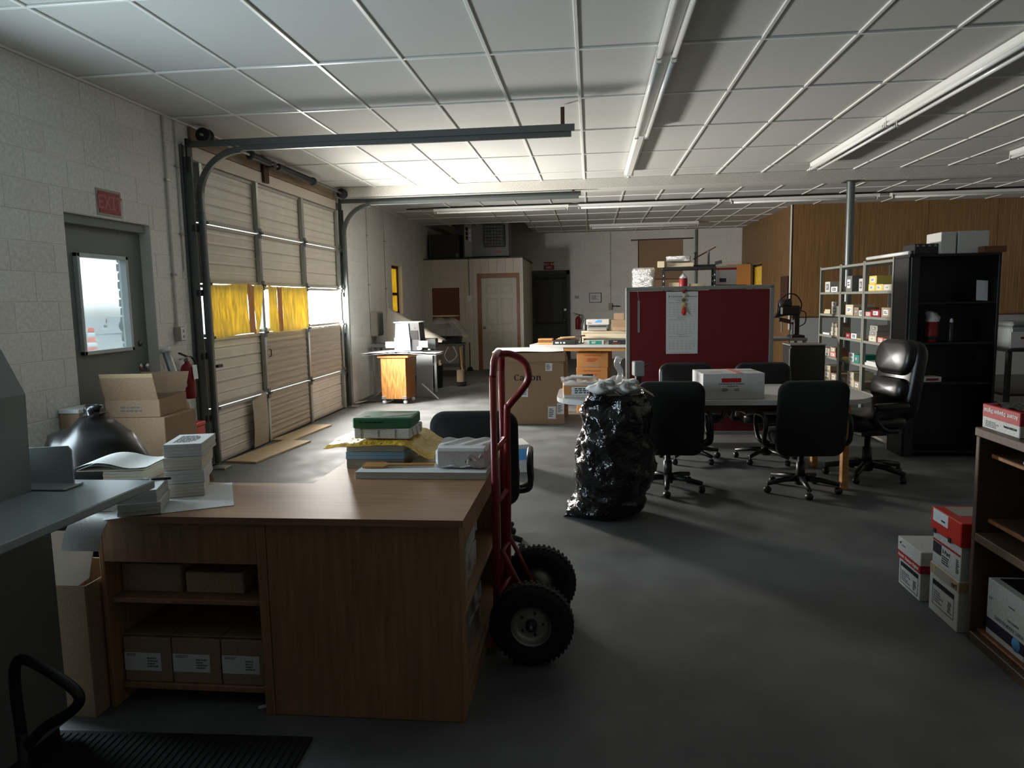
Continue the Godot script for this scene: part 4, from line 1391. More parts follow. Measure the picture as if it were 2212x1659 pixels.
func office_chair(label: String, at: Vector3, turn: float, m: Material, group: String, arms := true) -> Node3D:
	# faces -z; its back is on the +z side
	var t := T("office_chair", label, "chair", at, turn, group)
	P(t, "backrest", cushionm(0.53, 0.60, 0.09, 0.085, 0.035), m, Vector3(0, 0.625, 0.225), Vector3(7, 0, 0))
	P(t, "seat", cushionm(0.50, 0.48, 0.08, 0.10, 0.04), m, Vector3(0, 0.44, -0.03), Vector3(90, 0, 0))
	P(t, "mechanism", bxm(Vector3(0.18, 0.05, 0.22), 0.008), M.steel_dark, Vector3(0, 0.365, 0))
	P(t, "gas_column", lathem([Vector2(0, 0.10), Vector2(0.036, 0.10), Vector2(0.034, 0.24), Vector2(0.024, 0.245), Vector2(0.022, 0.37), Vector2(0, 0.37)], 18), M.black_plastic)
	P(t, "hub", lathem([Vector2(0, 0.055), Vector2(0.04, 0.055), Vector2(0.048, 0.075), Vector2(0.045, 0.125), Vector2(0, 0.13)], 18), M.black_plastic)
	for k in 5:
		var a := TAU * k / 5.0 + 0.4
		var d := Vector3(cos(a), 0, sin(a))
		var st := stool()
		st.set_smooth_group(0)
		add_tube(st, [d * 0.03 + Vector3(0, 0.105, 0), d * 0.15 + Vector3(0, 0.10, 0), d * 0.29 + Vector3(0, 0.078, 0)], 0.026, 8, false, 0.018)
		var leg := P(t, "leg", done(st), M.black_plastic)
		P(leg, "caster", lathem([Vector2(0, -0.022), Vector2(0.022, -0.022), Vector2(0.028, -0.015), Vector2(0.028, 0.015), Vector2(0.022, 0.022), Vector2(0, 0.022)], 16), M.black_plastic, d * 0.285 + Vector3(0, 0.0285, 0), Vector3(0, -rad_to_deg(a) + 35, 90))
		P(leg, "caster_stem", cym(0.007, 0.05, 8, 0.001), M.steel, d * 0.285 + Vector3(0, 0.04, 0))
	if arms:
		for s in [-1.0, 1.0]:
			var x: float = s * 0.325
			P(t, "armrest", tubem(curve([Vector3(x * 0.75, 0.39, 0.10), Vector3(x, 0.42, 0.12), Vector3(x, 0.56, 0.155), Vector3(x, 0.625, 0.10), Vector3(x, 0.625, -0.06), Vector3(x, 0.60, -0.13), Vector3(x, 0.50, -0.12), Vector3(x, 0.42, -0.02), Vector3(x * 0.8, 0.39, 0.02)], 5), 0.018, 8), M.black_plastic)
	return t


# ---------------------------------------------------------------- grey table, machine and carton at the left edge

func build_left_foreground() -> void:
	var o := Vector3(-2.2, 0, -1.5)
	var t := T("machine_table", "pale grey laminate table carrying a grey machine at the near left", "table", o)
	BW(t, "top", Vector3(-2.9, 0.92, -0.55), Vector3(-1.59, 0.95, -2.46), M.laminate, 0.004)
	BW(t, "cabinet_base", Vector3(-2.85, 0.06, -0.65), Vector3(-1.935, 0.92, -2.36), M.device_grey, 0.006)
	BW(t, "plinth", Vector3(-2.83, 0, -0.67), Vector3(-1.96, 0.06, -2.34), M.steel_dark)
	# machine: a housing with a sloping hood
	var m := T("print_machine", "large grey machine with a sloped hood on the laminate table", "machine", Vector3(-2.30, 0.9505, -1.62))
	var poly := PackedVector2Array([Vector2(-0.45, 0.0), Vector2(0.36, 0.0), Vector2(0.372, 0.34), Vector2(0.30, 0.49), Vector2(0.12, 0.70), Vector2(-0.45, 0.70)])
	P(m, "housing", prismm(poly, 1.30), M.machine_grey, Vector3(0, 0, -0.02))
	P(m, "side_panel", bxm(Vector3(0.5, 0.26, 0.012), 0.004), M.machine_light, Vector3(0.02, 0.17, -0.676))
	P(m, "guide_plate", prismm(PackedVector2Array([Vector2(-0.40, 0.01), Vector2(0.465, 0.01), Vector2(0.465, 0.13), Vector2(0.452, 0.145), Vector2(-0.40, 0.10)]), 0.006), M.machine_light, Vector3(0.0, 0.0, -0.745))
	P(m, "foot_tray", bxm(Vector3(0.86, 0.008, 0.10), 0.003), M.machine_light, Vector3(0.055, 0.005, -0.72))
	# tall open carton
	var tc := T("tall_carton", "tall open cardboard box with a pale folded flap below the grey table", "box", Vector3(-2.022, 0, -2.63))
	var s := Vector3(0.205, 0.53, 0.30)
	var st := stool()
	for r in [[Vector3(0, s.y / 2.0, s.z / 2.0), Vector3(s.x, s.y, 0.006)], [Vector3(0, s.y / 2.0, -s.z / 2.0), Vector3(s.x, s.y, 0.006)], [Vector3(s.x / 2.0, s.y / 2.0, 0), Vector3(0.006, s.y, s.z)], [Vector3(-s.x / 2.0, s.y / 2.0, 0), Vector3(0.006, s.y, s.z)], [Vector3(0, 0.005, 0), Vector3(s.x, 0.01, s.z)]]:
		add_box(st, r[0], r[1], 0.001)
	P(tc, "body", done(st), M.cardboard)
	var fl := PackedVector2Array([Vector2(-0.102, 0), Vector2(0.075, 0), Vector2(0.115, 0.03), Vector2(0.105, 0.205), Vector2(-0.07, 0.205), Vector2(-0.108, 0.19)])
	P(tc, "flap", prismm(fl, 0.005), M.carton_inside, Vector3(0, 0.53, 0.15), Vector3(-24, 0, 0), "pale inner side of the folded flap")
	P(tc, "flap", bxm(Vector3(0.005, 0.14, 0.28), 0.001), M.cardboard, Vector3(-0.125, 0.595, 0), Vector3(0, 0, 18))
	# chair at the very left, mostly outside the picture
	var tf := T("tubular_stand", "black tubular stand with a rounded loop at the left edge", "stand", Vector3(-1.62, 0, -1.90))
	P(tf, "loop", tubem(curve([Vector3(-0.10, 0.30, 0), Vector3(-0.105, 0.46, 0), Vector3(-0.09, 0.535, 0), Vector3(-0.04, 0.535, 0), Vector3(0.06, 0.475, 0), Vector3(0.10, 0.43, 0), Vector3(0.07, 0.385, 0), Vector3(-0.02, 0.33, 0), Vector3(-0.08, 0.27, 0)], 6), 0.016, 10), M.black_plastic)
	P(tf, "post", tubem([Vector3(-0.10, 0.31, 0), Vector3(-0.10, 0.02, 0)], 0.016, 10), M.black_plastic)
	P(tf, "foot", bxm(Vector3(0.30, 0.02, 0.20), 0.005), M.black_plastic, Vector3(-0.10, 0.021, 0))
	# floor mat and litter
	var fm := T("floor_mat", "black ribbed rubber mat on the floor in front of the counter", "mat", Vector3(-1.55, 0, -1.85), 2)
	P(fm, "pad", bxm(Vector3(1.10, 0.010, 1.08), 0.003), M.mat_rubber, Vector3(0, 0.0052, 0))
	var rib := stool()
	for k in 40:
		add_box(rib, Vector3(-0.53 + k * 0.0272, 0.0115, 0), Vector3(0.012, 0.004, 1.04), 0.001)
	P(fm, "ribs", done(rib), M.mat_rubber).set_meta("kind", "stuff")
	T1("paper_scrap", bxm(Vector3(0.035, 0.001, 0.022), 0.0003), M.label_white, "small white paper scrap on the floor by the counter divider", "scrap", Vector3(-1.30, 0.001, -2.60), Vector3(0, 30, 0))


# ---------------------------------------------------------------- hand truck

func build_hand_truck() -> void:
	var t := T("hand_truck", "dark red two-wheel hand truck with a looped handle beside the counter", "hand truck", Vector3(-0.40, 0, -3.26))
	var r := 0.0155
	for z in [0.155, -0.155]:
		P(t, "rail", tubem([Vector3(-0.03, 0.06, z), Vector3(-0.025, 0.7, z), Vector3(-0.022, 1.25, z)], r, 12), M.truck_red)
	P(t, "top_bow", tubem(curve([Vector3(-0.022, 1.25, 0.155), Vector3(-0.018, 1.315, 0.13), Vector3(-0.015, 1.34, 0.05), Vector3(-0.015, 1.34, -0.05), Vector3(-0.018, 1.315, -0.13), Vector3(-0.022, 1.25, -0.155)]), r, 12), M.truck_red)
	P(t, "handle_loop", tubem(curve([Vector3(-0.015, 1.338, 0.0), Vector3(0.045, 1.335, 0.0), Vector3(0.105, 1.295, 0.0), Vector3(0.118, 1.225, 0.0), Vector3(0.085, 1.17, 0.0), Vector3(0.03, 1.105, 0.0), Vector3(0.018, 1.06, 0.0), Vector3(0.014, 0.7, 0.0), Vector3(0.006, 0.30, 0.0)], 6), r, 12), M.truck_red)
	for y in [0.94, 0.70, 0.45, 0.28]:
		P(t, "cross_bar", tubem([Vector3(-0.024, y - 0.02, 0.155), Vector3(0.014, y + 0.015, 0.0), Vector3(-0.024, y - 0.02, -0.155)], 0.011, 10), M.truck_red)
	P(t, "back_plate", bxm(Vector3(0.006, 0.34, 0.31), 0.002), M.truck_red, Vector3(-0.03, 0.22, 0))
	P(t, "toe_plate", bxm(Vector3(0.06, 0.008, 0.36), 0.002), M.truck_red, Vector3(-0.045, 0.035, 0))
	for z in [0.12, -0.12]:
		P(t, "brace", tubem([Vector3(0.0, 0.46, z), Vector3(0.13, 0.185, z)], 0.011, 8), M.truck_red)
		P(t, "axle_plate", prismm(PackedVector2Array([Vector2(-0.03, 0.09), Vector2(0.15, 0.16), Vector2(0.15, 0.20), Vector2(-0.03, 0.26)]), 0.006), M.truck_red, Vector3(0, 0, z))
	P(t, "axle", tubem([Vector3(0.135, 0.182, 0.30), Vector3(0.135, 0.182, -0.30)], 0.010, 10), M.steel)
	for z in [0.235, -0.235]:
		var tyre := stool()
		tyre.set_smooth_group(0)
		var pr := [Vector2(0.085, -0.040)]
		for k in 13:
			var a := -PI * 0.42 + PI * 0.84 * k / 12.0
			pr.append(Vector2(0.134 + 0.047 * cos(a), 0.047 * sin(a) * 1.12))
		pr.append(Vector2(0.085, 0.040))
		add_lathe(tyre, pr, 40)
		var w := P(t, "wheel", done(tyre), M.rubber, Vector3(0.135, 0.182, z), Vector3(90, 0, 0), "black pneumatic tyre")
		var tread := stool()
		for k in 44:
			var a := TAU * k / 44.0
			for e in [-0.017, 0.017]:
				add_box(tread, Vector3(cos(a), 0, sin(a)) * 0.1795 + Vector3(0, e, 0), Vector3(0.006, 0.024, 0.013), 0.0, Basis(Vector3(0, 1, 0), -a + (0.3 if e > 0 else -0.3)))
		P(w, "tread", done(tread), M.rubber)
		var f := 1.0 if z > 0 else -1.0
		P(w, "rim", lathem([Vector2(0.0, 0.014), Vector2(0.03, 0.014), Vector2(0.062, 0.006), Vector2(0.078, 0.012), Vector2(0.088, 0.034), Vector2(0.092, 0.040), Vector2(0.086, 0.041), Vector2(0.084, -0.02), Vector2(0, -0.02)], 30), M.galvanised, Vector3(0, 0, 0), Vector3(0 if f > 0 else 180, 0, 0), "pale steel rim")
		P(w, "hub", lathem([Vector2(0, 0.0), Vector2(0.026, 0.0), Vector2(0.024, 0.036), Vector2(0.014, 0.04), Vector2(0, 0.04)], 18), M.steel_dark, Vector3(0, 0.008 * f, 0), Vector3(0 if f > 0 else 180, 0, 0))
		for k in 5:
			var a := TAU * k / 5.0
			P(w, "bolt", cym(0.006, 0.008, 6, 0.001), M.steel_dark, Vector3(cos(a) * 0.05, 0.010 * f, sin(a) * 0.05), Vector3(0 if f > 0 else 180, 0, 0))


# ---------------------------------------------------------------- meeting table, chairs, red panel, trash bag

func build_meeting_area() -> void:
	var o := Vector3(0.985, 0, -6.44)
	var t := T("meeting_table", "white laminate meeting table with rounded corners and wooden legs", "table", o)
	var st := stool()
	add_prism(st, round_rect(2.56, 1.10, 0.34, 8), 0.038, Vector3(0, 0.731, 0), Basis(Vector3(1, 0, 0), Vector3(0, 0, -1), Vector3(0, 1, 0)))
	P(t, "top", done(st), M.table_white)
	for x in [-1.0, 1.04]:
		for z in [-0.40, 0.40]:
			P(t, "leg", bxm(Vector3(0.05, 0.712, 0.07), 0.004), M.pine, Vector3(x, 0.356, z))
		P(t, "leg_rail", bxm(Vector3(0.03, 0.08, 0.73), 0.003), M.pine, Vector3(x, 0.66, 0))
	P(t, "apron", bxm(Vector3(1.97, 0.08, 0.02), 0.003), M.walnut, Vector3(0, 0.66, 0.25))
	var g := "black office chairs"
	office_chair("black office chair behind the full trash bag, tucked into the white table", Vector3(0.62, 0, -6.0), -2, M.black_cloth, g)
	office_chair("black office chair at the near right of the white table, armrest showing", Vector3(1.67, 0, -5.98), 3, M.black_cloth, g)
	office_chair("black office chair across the white table, left of the white carton", Vector3(0.95, 0, -7.12), 184, M.black_leather, g)
	office_chair("black office chair across the white table, right of the white carton", Vector3(1.66, 0, -7.10), 178, M.black_leather, g)
	executive_chair(Vector3(2.36, 0, -6.48), 104)
	# white carton on the table
	var b := T("white_carton", "white envelope carton with a red label on the meeting table", "box", Vector3(1.115, 0.7505, -6.14), 5)
	P(b, "body", bxm(Vector3(0.49, 0.21, 0.38), 0.004), M.cardboard_white, Vector3(0, 0.105, 0))
	P(b, "tape", bxm(Vector3(0.055, 0.0012, 0.382), 0.0003), M.pink, Vector3(0.05, 0.2106, 0))
	P(b, "top_mark", bxm(Vector3(0.10, 0.001, 0.022), 0.0003), M.red_print, Vector3(-0.11, 0.2105, 0.06))
	P(b, "top_mark", bxm(Vector3(0.16, 0.001, 0.022), 0.0003), M.ink_grey, Vector3(0.16, 0.2105, 0.0))
	P(b, "red_band", bxm(Vector3(0.155, 0.034, 0.001), 0.0003), M.red_print, Vector3(-0.02, 0.155, 0.1905))
	txt(b, "A-10 Announcement Envelopes", 0.010, M.ink, Vector3(-0.02, 0.127, 0.1905))
	P(b, "print", printm(0.10, 0.012, 1, 61), M.ink_grey, Vector3(0.0, 0.108, 0.1906))
	P(b, "stamp", printm(0.066, 0.024, 3, 62), M.ink, Vector3(-0.06, 0.078, 0.1906))
	P(b, "stamp", printm(0.05, 0.024, 2, 63), M.ink_grey, Vector3(0.03, 0.078, 0.1906))
	# papers on the right of the table
	T1("paper_sheet", bxm(Vector3(0.22, 0.002, 0.28), 0.0005), M.paper_cream, "loose papers at the right end of the meeting table", "paper", Vector3(1.98, 0.7515, -6.40), Vector3(0, 25, 0))
	# package with papers at the left end
	var p := T("ream_box", "white and brown ream box under a plastic bag at the table's left end", "box", Vector3(-0.09, 0.7505, -6.24), 4)
	P(p, "body", bxm(Vector3(0.30, 0.11, 0.26), 0.004), M.cardboard_white, Vector3(0, 0.055, 0))
	P(p, "brown_band", bxm(Vector3(0.302, 0.085, 0.262), 0.004), M.cardboard_orange, Vector3(-0.0, 0.062, 0), Vector3.ZERO, "brown printed band")
	P(p, "label", bxm(Vector3(0.23, 0.065, 0.001), 0.0003), M.label_white, Vector3(0.03, 0.058, 0.1315))
	P(p, "print", printm(0.18, 0.05, 3, 64), M.ink, Vector3(0.03, 0.058, 0.1324))
	var pb := T("plastic_bag", "crumpled clear plastic bag on the ream box at the table's left end", "bag", Vector3(-0.09, 0.8675, -6.24), 4)
	P(pb, "film", sheetm(func(u: float, v: float) -> Vector3: return Vector3(-0.17 + 0.34 * u, 0.018 + 0.012 * sin(u * 19 + v * 3) * sin(v * 15) + 0.02 * (1.0 - pow(absf(v * 2 - 1), 2.0)) - 0.03 * smoothstep(0.85, 1.0, u), -0.16 + 0.33 * v), 26, 18, 0.001), M.clear_film)
	T1("paper_sheet", bxm(Vector3(0.20, 0.006, 0.15), 0.001), M.paper, "folded white papers on the plastic bag at the table's left end", "paper", Vector3(-0.08, 0.920, -6.22), Vector3(0, -8, 0))
	T1("pen", tubem([Vector3(-0.045, 0.006, -0.008), Vector3(0.045, 0.006, 0.012)], 0.006, 8), M.ink, "black pen lying on folded papers at the table's left end", "pen", Vector3(-0.03, 0.9235, -6.22))
	# clear bag with a red-capped jar
	var cb := T("bagged_jar", "red-lidded clear jar knotted in a clear plastic bag on the table", "jar", Vector3(0.215, 0.7505, -6.20))
	P(cb, "jar", tubem([Vector3(-0.06, 0.075, 0.09), Vector3(0.05, 0.07, -0.06)], 0.066, 20), M.clear_film)
	P(cb, "lid", tubem([Vector3(-0.058, 0.075, 0.088), Vector3(-0.075, 0.076, 0.112)], 0.05, 20), M.red_plastic, Vector3.ZERO, Vector3.ZERO, "red plastic lid")
	P(cb, "twisted_neck", tubem(curve([Vector3(0.01, 0.13, 0.0), Vector3(0.03, 0.20, 0.0), Vector3(0.0, 0.27, 0.0), Vector3(0.02, 0.33, 0.01)]), 0.022, 8, false, 0.03), M.clear_film)
	P(cb, "bag_film", bagm([[Vector3(0, 0.004, 0), 0.05, 0.05], [Vector3(0, 0.03, 0), 0.10, 0.12], [Vector3(0, 0.08, 0), 0.12, 0.14], [Vector3(0, 0.13, 0), 0.09, 0.10], [Vector3(0.01, 0.17, 0), 0.03, 0.03]], 20, 0.02, 12, 9.0), M.clear_film)
	var dv := T("paper_punch", "grey desk punch with a flat base behind the clear bag on the table", "punch", Vector3(0.46, 0.7505, -6.50), 12)
	P(dv, "base", bxm(Vector3(0.30, 0.05, 0.20), 0.006), M.device_grey, Vector3(0, 0.025, 0))
	P(dv, "column", bxm(Vector3(0.05, 0.10, 0.06), 0.006), M.black_plastic, Vector3(-0.05, 0.10, 0))
	P(dv, "head", bxm(Vector3(0.09, 0.13, 0.10), 0.008), M.device_grey, Vector3(-0.05, 0.205, 0))
	P(dv, "lever", tubem([Vector3(-0.01, 0.22, 0.02), Vector3(0.06, 0.25, 0.04)], 0.008, 8), M.black_plastic)
	# full trash bag
	var bg := T("trash_bag", "tall full black trash bag slumped in front of the chairs", "bag", Vector3(0.12, 0, -5.28))
	var lv := []
	var rows := [[0.012, -0.06, 0.24, 0.20], [0.05, -0.03, 0.255, 0.24], [0.13, 0.005, 0.245, 0.25], [0.24, 0.03, 0.26, 0.27], [0.36, 0.05, 0.27, 0.28], [0.48, 0.06, 0.265, 0.28], [0.60, 0.055, 0.245, 0.27], [0.72, 0.05, 0.23, 0.25], [0.82, 0.055, 0.215, 0.23], [0.885, 0.05, 0.205, 0.22]]
	for k in rows.size() - 1:
		for j in 4:
			var f := j / 4.0
			var a: Array = rows[k]
			var c: Array = rows[k + 1]
			lv.append([Vector3(lerpf(a[1], c[1], f), lerpf(a[0], c[0], f), 0), lerpf(a[2], c[2], f), lerpf(a[3], c[3], f)])
	lv.append([Vector3(0.06, 0.90, 0), 0.19, 0.20])
	lv.append([Vector3(0.06, 0.85, 0), 0.15, 0.16])
	P(bg, "sack", bagm(lv, 64, 0.05, 17, 3.2), M.black_film)
	P(bg, "corner_tail", prismm(PackedVector2Array([Vector2(-0.33, 0.006), Vector2(-0.10, 0.006), Vector2(-0.12, 0.10), Vector2(-0.26, 0.06)]), 0.03), M.black_film, Vector3(0, 0, 0.10))
	var junk := [["crumpled_paper", "crumpled white paper sticking out of the full trash bag", Vector3(0.08, 0.935, -5.22), 0.055, M.paper], ["crumpled_paper", "second crumpled white paper on the right of the trash bag opening", Vector3(0.25, 0.93, -5.26), 0.055, M.paper]]
	for j in junk:
		T1(j[0], bagm([[Vector3(0, -0.05, 0), 0.02, 0.02], [Vector3(0, -0.03, 0), j[3], j[3]], [Vector3(0, -0.01, 0), j[3] * 1.2, j[3]], [Vector3(0, 0.01, 0), j[3] * 0.9, j[3]], [Vector3(0.01, 0.03, 0), j[3] * 0.7, j[3] * 0.6], [Vector3(0.01, 0.05, 0), 0.01, 0.01]], 18, 0.09, 5, 20.0), j[4], j[1], "paper", j[2])
	T1("cardboard_strip", bxm(Vector3(0.15, 0.004, 0.05), 0.001), M.cardboard, "brown punched cardboard strip sticking out of the full trash bag", "cardboard", Vector3(0.37, 0.935, -5.12), Vector3(14, 10, -32))
	# red panel
	var rp := T("cubicle_panel", "dark red fabric office partition in a grey metal frame", "partition", Vector3(1.15, 0, -8.03), 0)
	P(rp, "felt", bxm(Vector3(1.47, 1.52, 0.03), 0.003), M.felt_red, Vector3(0, 0.88, 0))
	for x in [-0.752, 0.752]:
		P(rp, "side_frame", bxm(Vector3(0.045, 1.60, 0.05), 0.006), M.frame_grey, Vector3(x, 0.88, 0))
	P(rp, "top_frame", bxm(Vector3(1.55, 0.04, 0.05), 0.006), M.frame_grey, Vector3(0, 1.665, 0))
	P(rp, "bottom_frame", bxm(Vector3(1.55, 0.04, 0.05), 0.006), M.frame_grey, Vector3(0, 0.10, 0))
	for x in [-0.70, 0.70]:
		P(rp, "foot", bxm(Vector3(0.05, 0.08, 0.50), 0.008), M.frame_grey, Vector3(x, 0.04, 0))
	calendar()
	var ru := T("hanging_ruler", "grey plastic strip hanging from a string on the red partition", "ruler", Vector3(0.513, 1.20, -8.005))
	P(ru, "strip", bxm(Vector3(0.026, 0.34, 0.004), 0.002), M.frame_grey, Vector3(0, 0.17, 0))
	P(ru, "string", tubem([Vector3(0, 0.335, 0.002), Vector3(-0.015, 0.45, 0.0)], 0.0015, 5), M.label_white)
	var dg := T("beaded_charm", "small red and yellow beaded charm hanging over the wall calendar", "charm", Vector3(0.985, 1.40, -7.985))
	P(dg, "cord", tubem([Vector3(0.01, 0.27, -0.01), Vector3(0, 0.19, 0), Vector3(0, 0.05, 0)], 0.002, 5), M.beige)
	var cols := [M.crimson, M.cream, M.olive, M.yellow_box, M.red_plastic]
	for k in 5:
		P(dg, "bead", lathem([Vector2(0, -0.02), Vector2(0.014, -0.014), Vector2(0.02, 0), Vector2(0.014, 0.014), Vector2(0, 0.02)], 12), cols[k], Vector3(0.004 * sin(k * 2.0), 0.23 - 0.045 * k, 0.004))
	P(dg, "charm_body", lathem([Vector2(0, -0.035), Vector2(0.012, -0.03), Vector2(0.026, 0.0), Vector2(0.018, 0.025), Vector2(0, 0.03)], 12), M.red_plastic, Vector3(0, 0.01, 0.004))
	P(dg, "tag", bxm(Vector3(0.02, 0.025, 0.001), 0.0003), M.label_white, Vector3(0.035, 0.0, 0.004), Vector3(0, 0, 15))
	# open flat carton on the floor under the table
	T1("floor_sheet", bxm(Vector3(0.32, 0.004, 0.26), 0.001), M.paper_cream, "pale board lying on the floor under the meeting table", "board", Vector3(1.12, 0.0025, -7.62), Vector3(0, 10, 0))


func calendar() -> void:
	var c := T("wall_calendar", "white three-month wall calendar hung on the red partition", "calendar", Vector3(0.97, 1.30, -8.008))
	P(c, "sheet", bxm(Vector3(0.335, 0.67, 0.002), 0.0005), M.paper)
	P(c, "top_bar", bxm(Vector3(0.34, 0.012, 0.006), 0.002), M.steel_dark, Vector3(0, 0.336, 0.001))
	var z := 0.0014
	txt(c, "Lindenmeyr Munroe", 0.019, M.ink_grey, Vector3(0.02, 0.278, z), Vector3.ZERO, "Droid Serif", true)
	P(c, "emblem", prismm(PackedVector2Array([Vector2(-0.015, 0), Vector2(-0.004, 0.004), Vector2(0, 0.015), Vector2(0.004, 0.004), Vector2(0.015, 0), Vector2(0.004, -0.004), Vector2(0, -0.015), Vector2(-0.004, -0.004)]), 0.0006), M.ink_grey, Vector3(-0.135, 0.278, z))
	var tops := [0.235, 0.052, -0.13]
	var names := ["December 2024", "January 2025", "February 2025"]
	var first := [0, 3, 6]
	var days := [31, 31, 28]
	for m in 3:
		P(c, "rule", bxm(Vector3(0.30, 0.0015, 0.0006), 0.0), M.ink_grey, Vector3(0, tops[m] + 0.016, z))
		txt(c, names[m], 0.011, M.ink_grey, Vector3(0, tops[m], z), Vector3.ZERO, "Droid Serif", false)
		P(c, "weekdays", printm(0.28, 0.006, 1, 70 + m), M.ink_grey, Vector3(0, tops[m] - 0.022, z))
		for d in days[m]:
			var at: int = first[m] + d
			var x := -0.129 + 0.043 * (at % 7)
			var row := at / 7
			var yy: float = tops[m] - 0.042 - 0.0265 * row
			txt(c, str(d + 1), 0.0115, M.ink_grey, Vector3(x, yy, z), Vector3.ZERO, "Droid Serif", false, "date")
	P(c, "footer", printm(0.22, 0.006, 1, 80), M.ink_grey, Vector3(0, -0.322, z))


func executive_chair(at: Vector3, turn: float) -> void:
	var t := T("executive_chair", "high-backed black leather executive chair at the right end of the table", "chair", at, turn)
	var m: Material = M.black_leather
	P(t, "backrest", cushionm(0.52, 0.70, 0.14, 0.12, 0.055), m, Vector3(0, 0.83, 0.27), Vector3(9, 0, 0))
	P(t, "head_cushion", cushionm(0.46, 0.30, 0.13, 0.11, 0.05), m, Vector3(0, 1.03, 0.235), Vector3(9, 0, 0))
	P(t, "lumbar_cushion", cushionm(0.44, 0.20, 0.09, 0.13, 0.06), m, Vector3(0, 0.76, 0.19), Vector3(9, 0, 0))
	P(t, "seat", cushionm(0.54, 0.54, 0.14, 0.14, 0.06), m, Vector3(0, 0.50, -0.04), Vector3(90, 0, 0))
	P(t, "mechanism", bxm(Vector3(0.2, 0.06, 0.24), 0.008), M.steel_dark, Vector3(0, 0.40, 0))
	P(t, "gas_column", lathem([Vector2(0, 0.10), Vector2(0.042, 0.10), Vector2(0.038, 0.26), Vector2(0.026, 0.265), Vector2(0.024, 0.40), Vector2(0, 0.40)], 18), M.black_plastic)
	for s in [-1.0, 1.0]:
		var x: float = s * 0.30
		P(t, "armrest", cushionm(0.08, 0.30, 0.035, 0.06, 0.025), m, Vector3(x, 0.650, 0.0), Vector3(90, 0, 0))
		P(t, "arm_support", tubem(curve([Vector3(x, 0.63, -0.10), Vector3(x, 0.56, -0.14), Vector3(x * 0.95, 0.46, -0.05), Vector3(x * 0.9, 0.44, 0.08)]), 0.022, 8), M.black_plastic)
	P(t, "hub", lathem([Vector2(0, 0.055), Vector2(0.045, 0.055), Vector2(0.055, 0.08), Vector2(0.05, 0.14), Vector2(0, 0.145)], 18), M.black_plastic)
	for k in 5:
		var a := TAU * k / 5.0 + 0.2
		var d := Vector3(cos(a), 0, sin(a))
		var st := stool()
		st.set_smooth_group(0)
		add_tube(st, [d * 0.03 + Vector3(0, 0.115, 0), d * 0.17 + Vector3(0, 0.11, 0), d * 0.33 + Vector3(0, 0.08, 0)], 0.032, 8, false, 0.022)
		var leg := P(t, "leg", done(st), M.black_plastic)
		P(leg, "caster", lathem([Vector2(0, -0.024), Vector2(0.024, -0.024), Vector2(0.030, -0.015), Vector2(0.030, 0.015), Vector2(0.024, 0.024), Vector2(0, 0.024)], 16), M.black_plastic, d * 0.325 + Vector3(0, 0.0305, 0), Vector3(0, -rad_to_deg(a) + 30, 90))


# ---------------------------------------------------------------- large printer carton

func build_middle() -> void:
	var t := T("printer_carton", "large brown printer carton with lettering and a pale sheet on its lid", "box", Vector3(-0.80, 0, -9.52), 3)
	P(t, "body", bxm(Vector3(0.88, 0.80, 0.80), 0.006), M.cardboard, Vector3(0, 0.40, 0))
	P(t, "lid", bxm(Vector3(0.91, 0.12, 0.83), 0.006), M.cardboard, Vector3(0, 0.855, 0))
	P(t, "corner_flap", prismm(PackedVector2Array([Vector2(0, 0), Vector2(0.10, 0.02), Vector2(0.06, 0.12), Vector2(-0.02, 0.10)]), 0.006), M.cardboard, Vector3(0.44, 0.80, 0.36), Vector3(0, 60, 12))
	P(t, "side_post", bxm(Vector3(0.05, 0.80, 0.05), 0.004), M.cardboard_light, Vector3(0.475, 0.40, -0.25))
	txt(t, "Canon", 0.078, M.ink, Vector3(-0.02, 0.60, 0.4012), Vector3.ZERO, "Droid Serif", true)
	for l in [[0.25, 0.73, 0.085, 0.10, 90], [-0.06, 0.43, 0.085, 0.15, 91], [0.28, 0.15, 0.10, 0.16, 92], [0.39, 0.20, 0.09, 0.14, 93]]:
		var lb := P(t, "label", bxm(Vector3(l[2], l[3], 0.001), 0.0003), M.label_white, Vector3(l[0], l[1], 0.4008), Vector3(0, 0, -2), "white shipping label")
		P(lb, "print", printm(l[2] * 0.75, l[3] * 0.7, 5, l[4]), M.ink, Vector3(0, 0, 0.0009))
	for y in [0.72, 0.60]:
		P(t, "care_mark", frame_mesh(0.065, 0.075, 0.005), M.ink_grey, Vector3(-0.37, y, 0.4006))
	T1("cover_sheet", sheetm(func(u: float, v: float) -> Vector3: return Vector3(-0.46 + 0.90 * u, 0.010 + 0.007 * sin(u * 9 + v * 4) * sin(v * 7), -0.42 + 0.84 * v), 20, 16, 0.003), M.paper, "rumpled pale sheet covering the top of the large printer carton", "sheet", Vector3(-0.80, 0.9160, -9.52), Vector3(0, 3, 0))


func frame_mesh(w: float, h: float, t: float) -> ArrayMesh:
	var st := stool()
	for e in [[0, h / 2.0 - t / 2.0, w, t], [0, -h / 2.0 + t / 2.0, w, t], [w / 2.0 - t / 2.0, 0, t, h], [-w / 2.0 + t / 2.0, 0, t, h]]:
		add_box(st, Vector3(e[0], e[1], 0), Vector3(e[2], e[3], 0.0008))
	return done(st)


# ---------------------------------------------------------------- far left corner

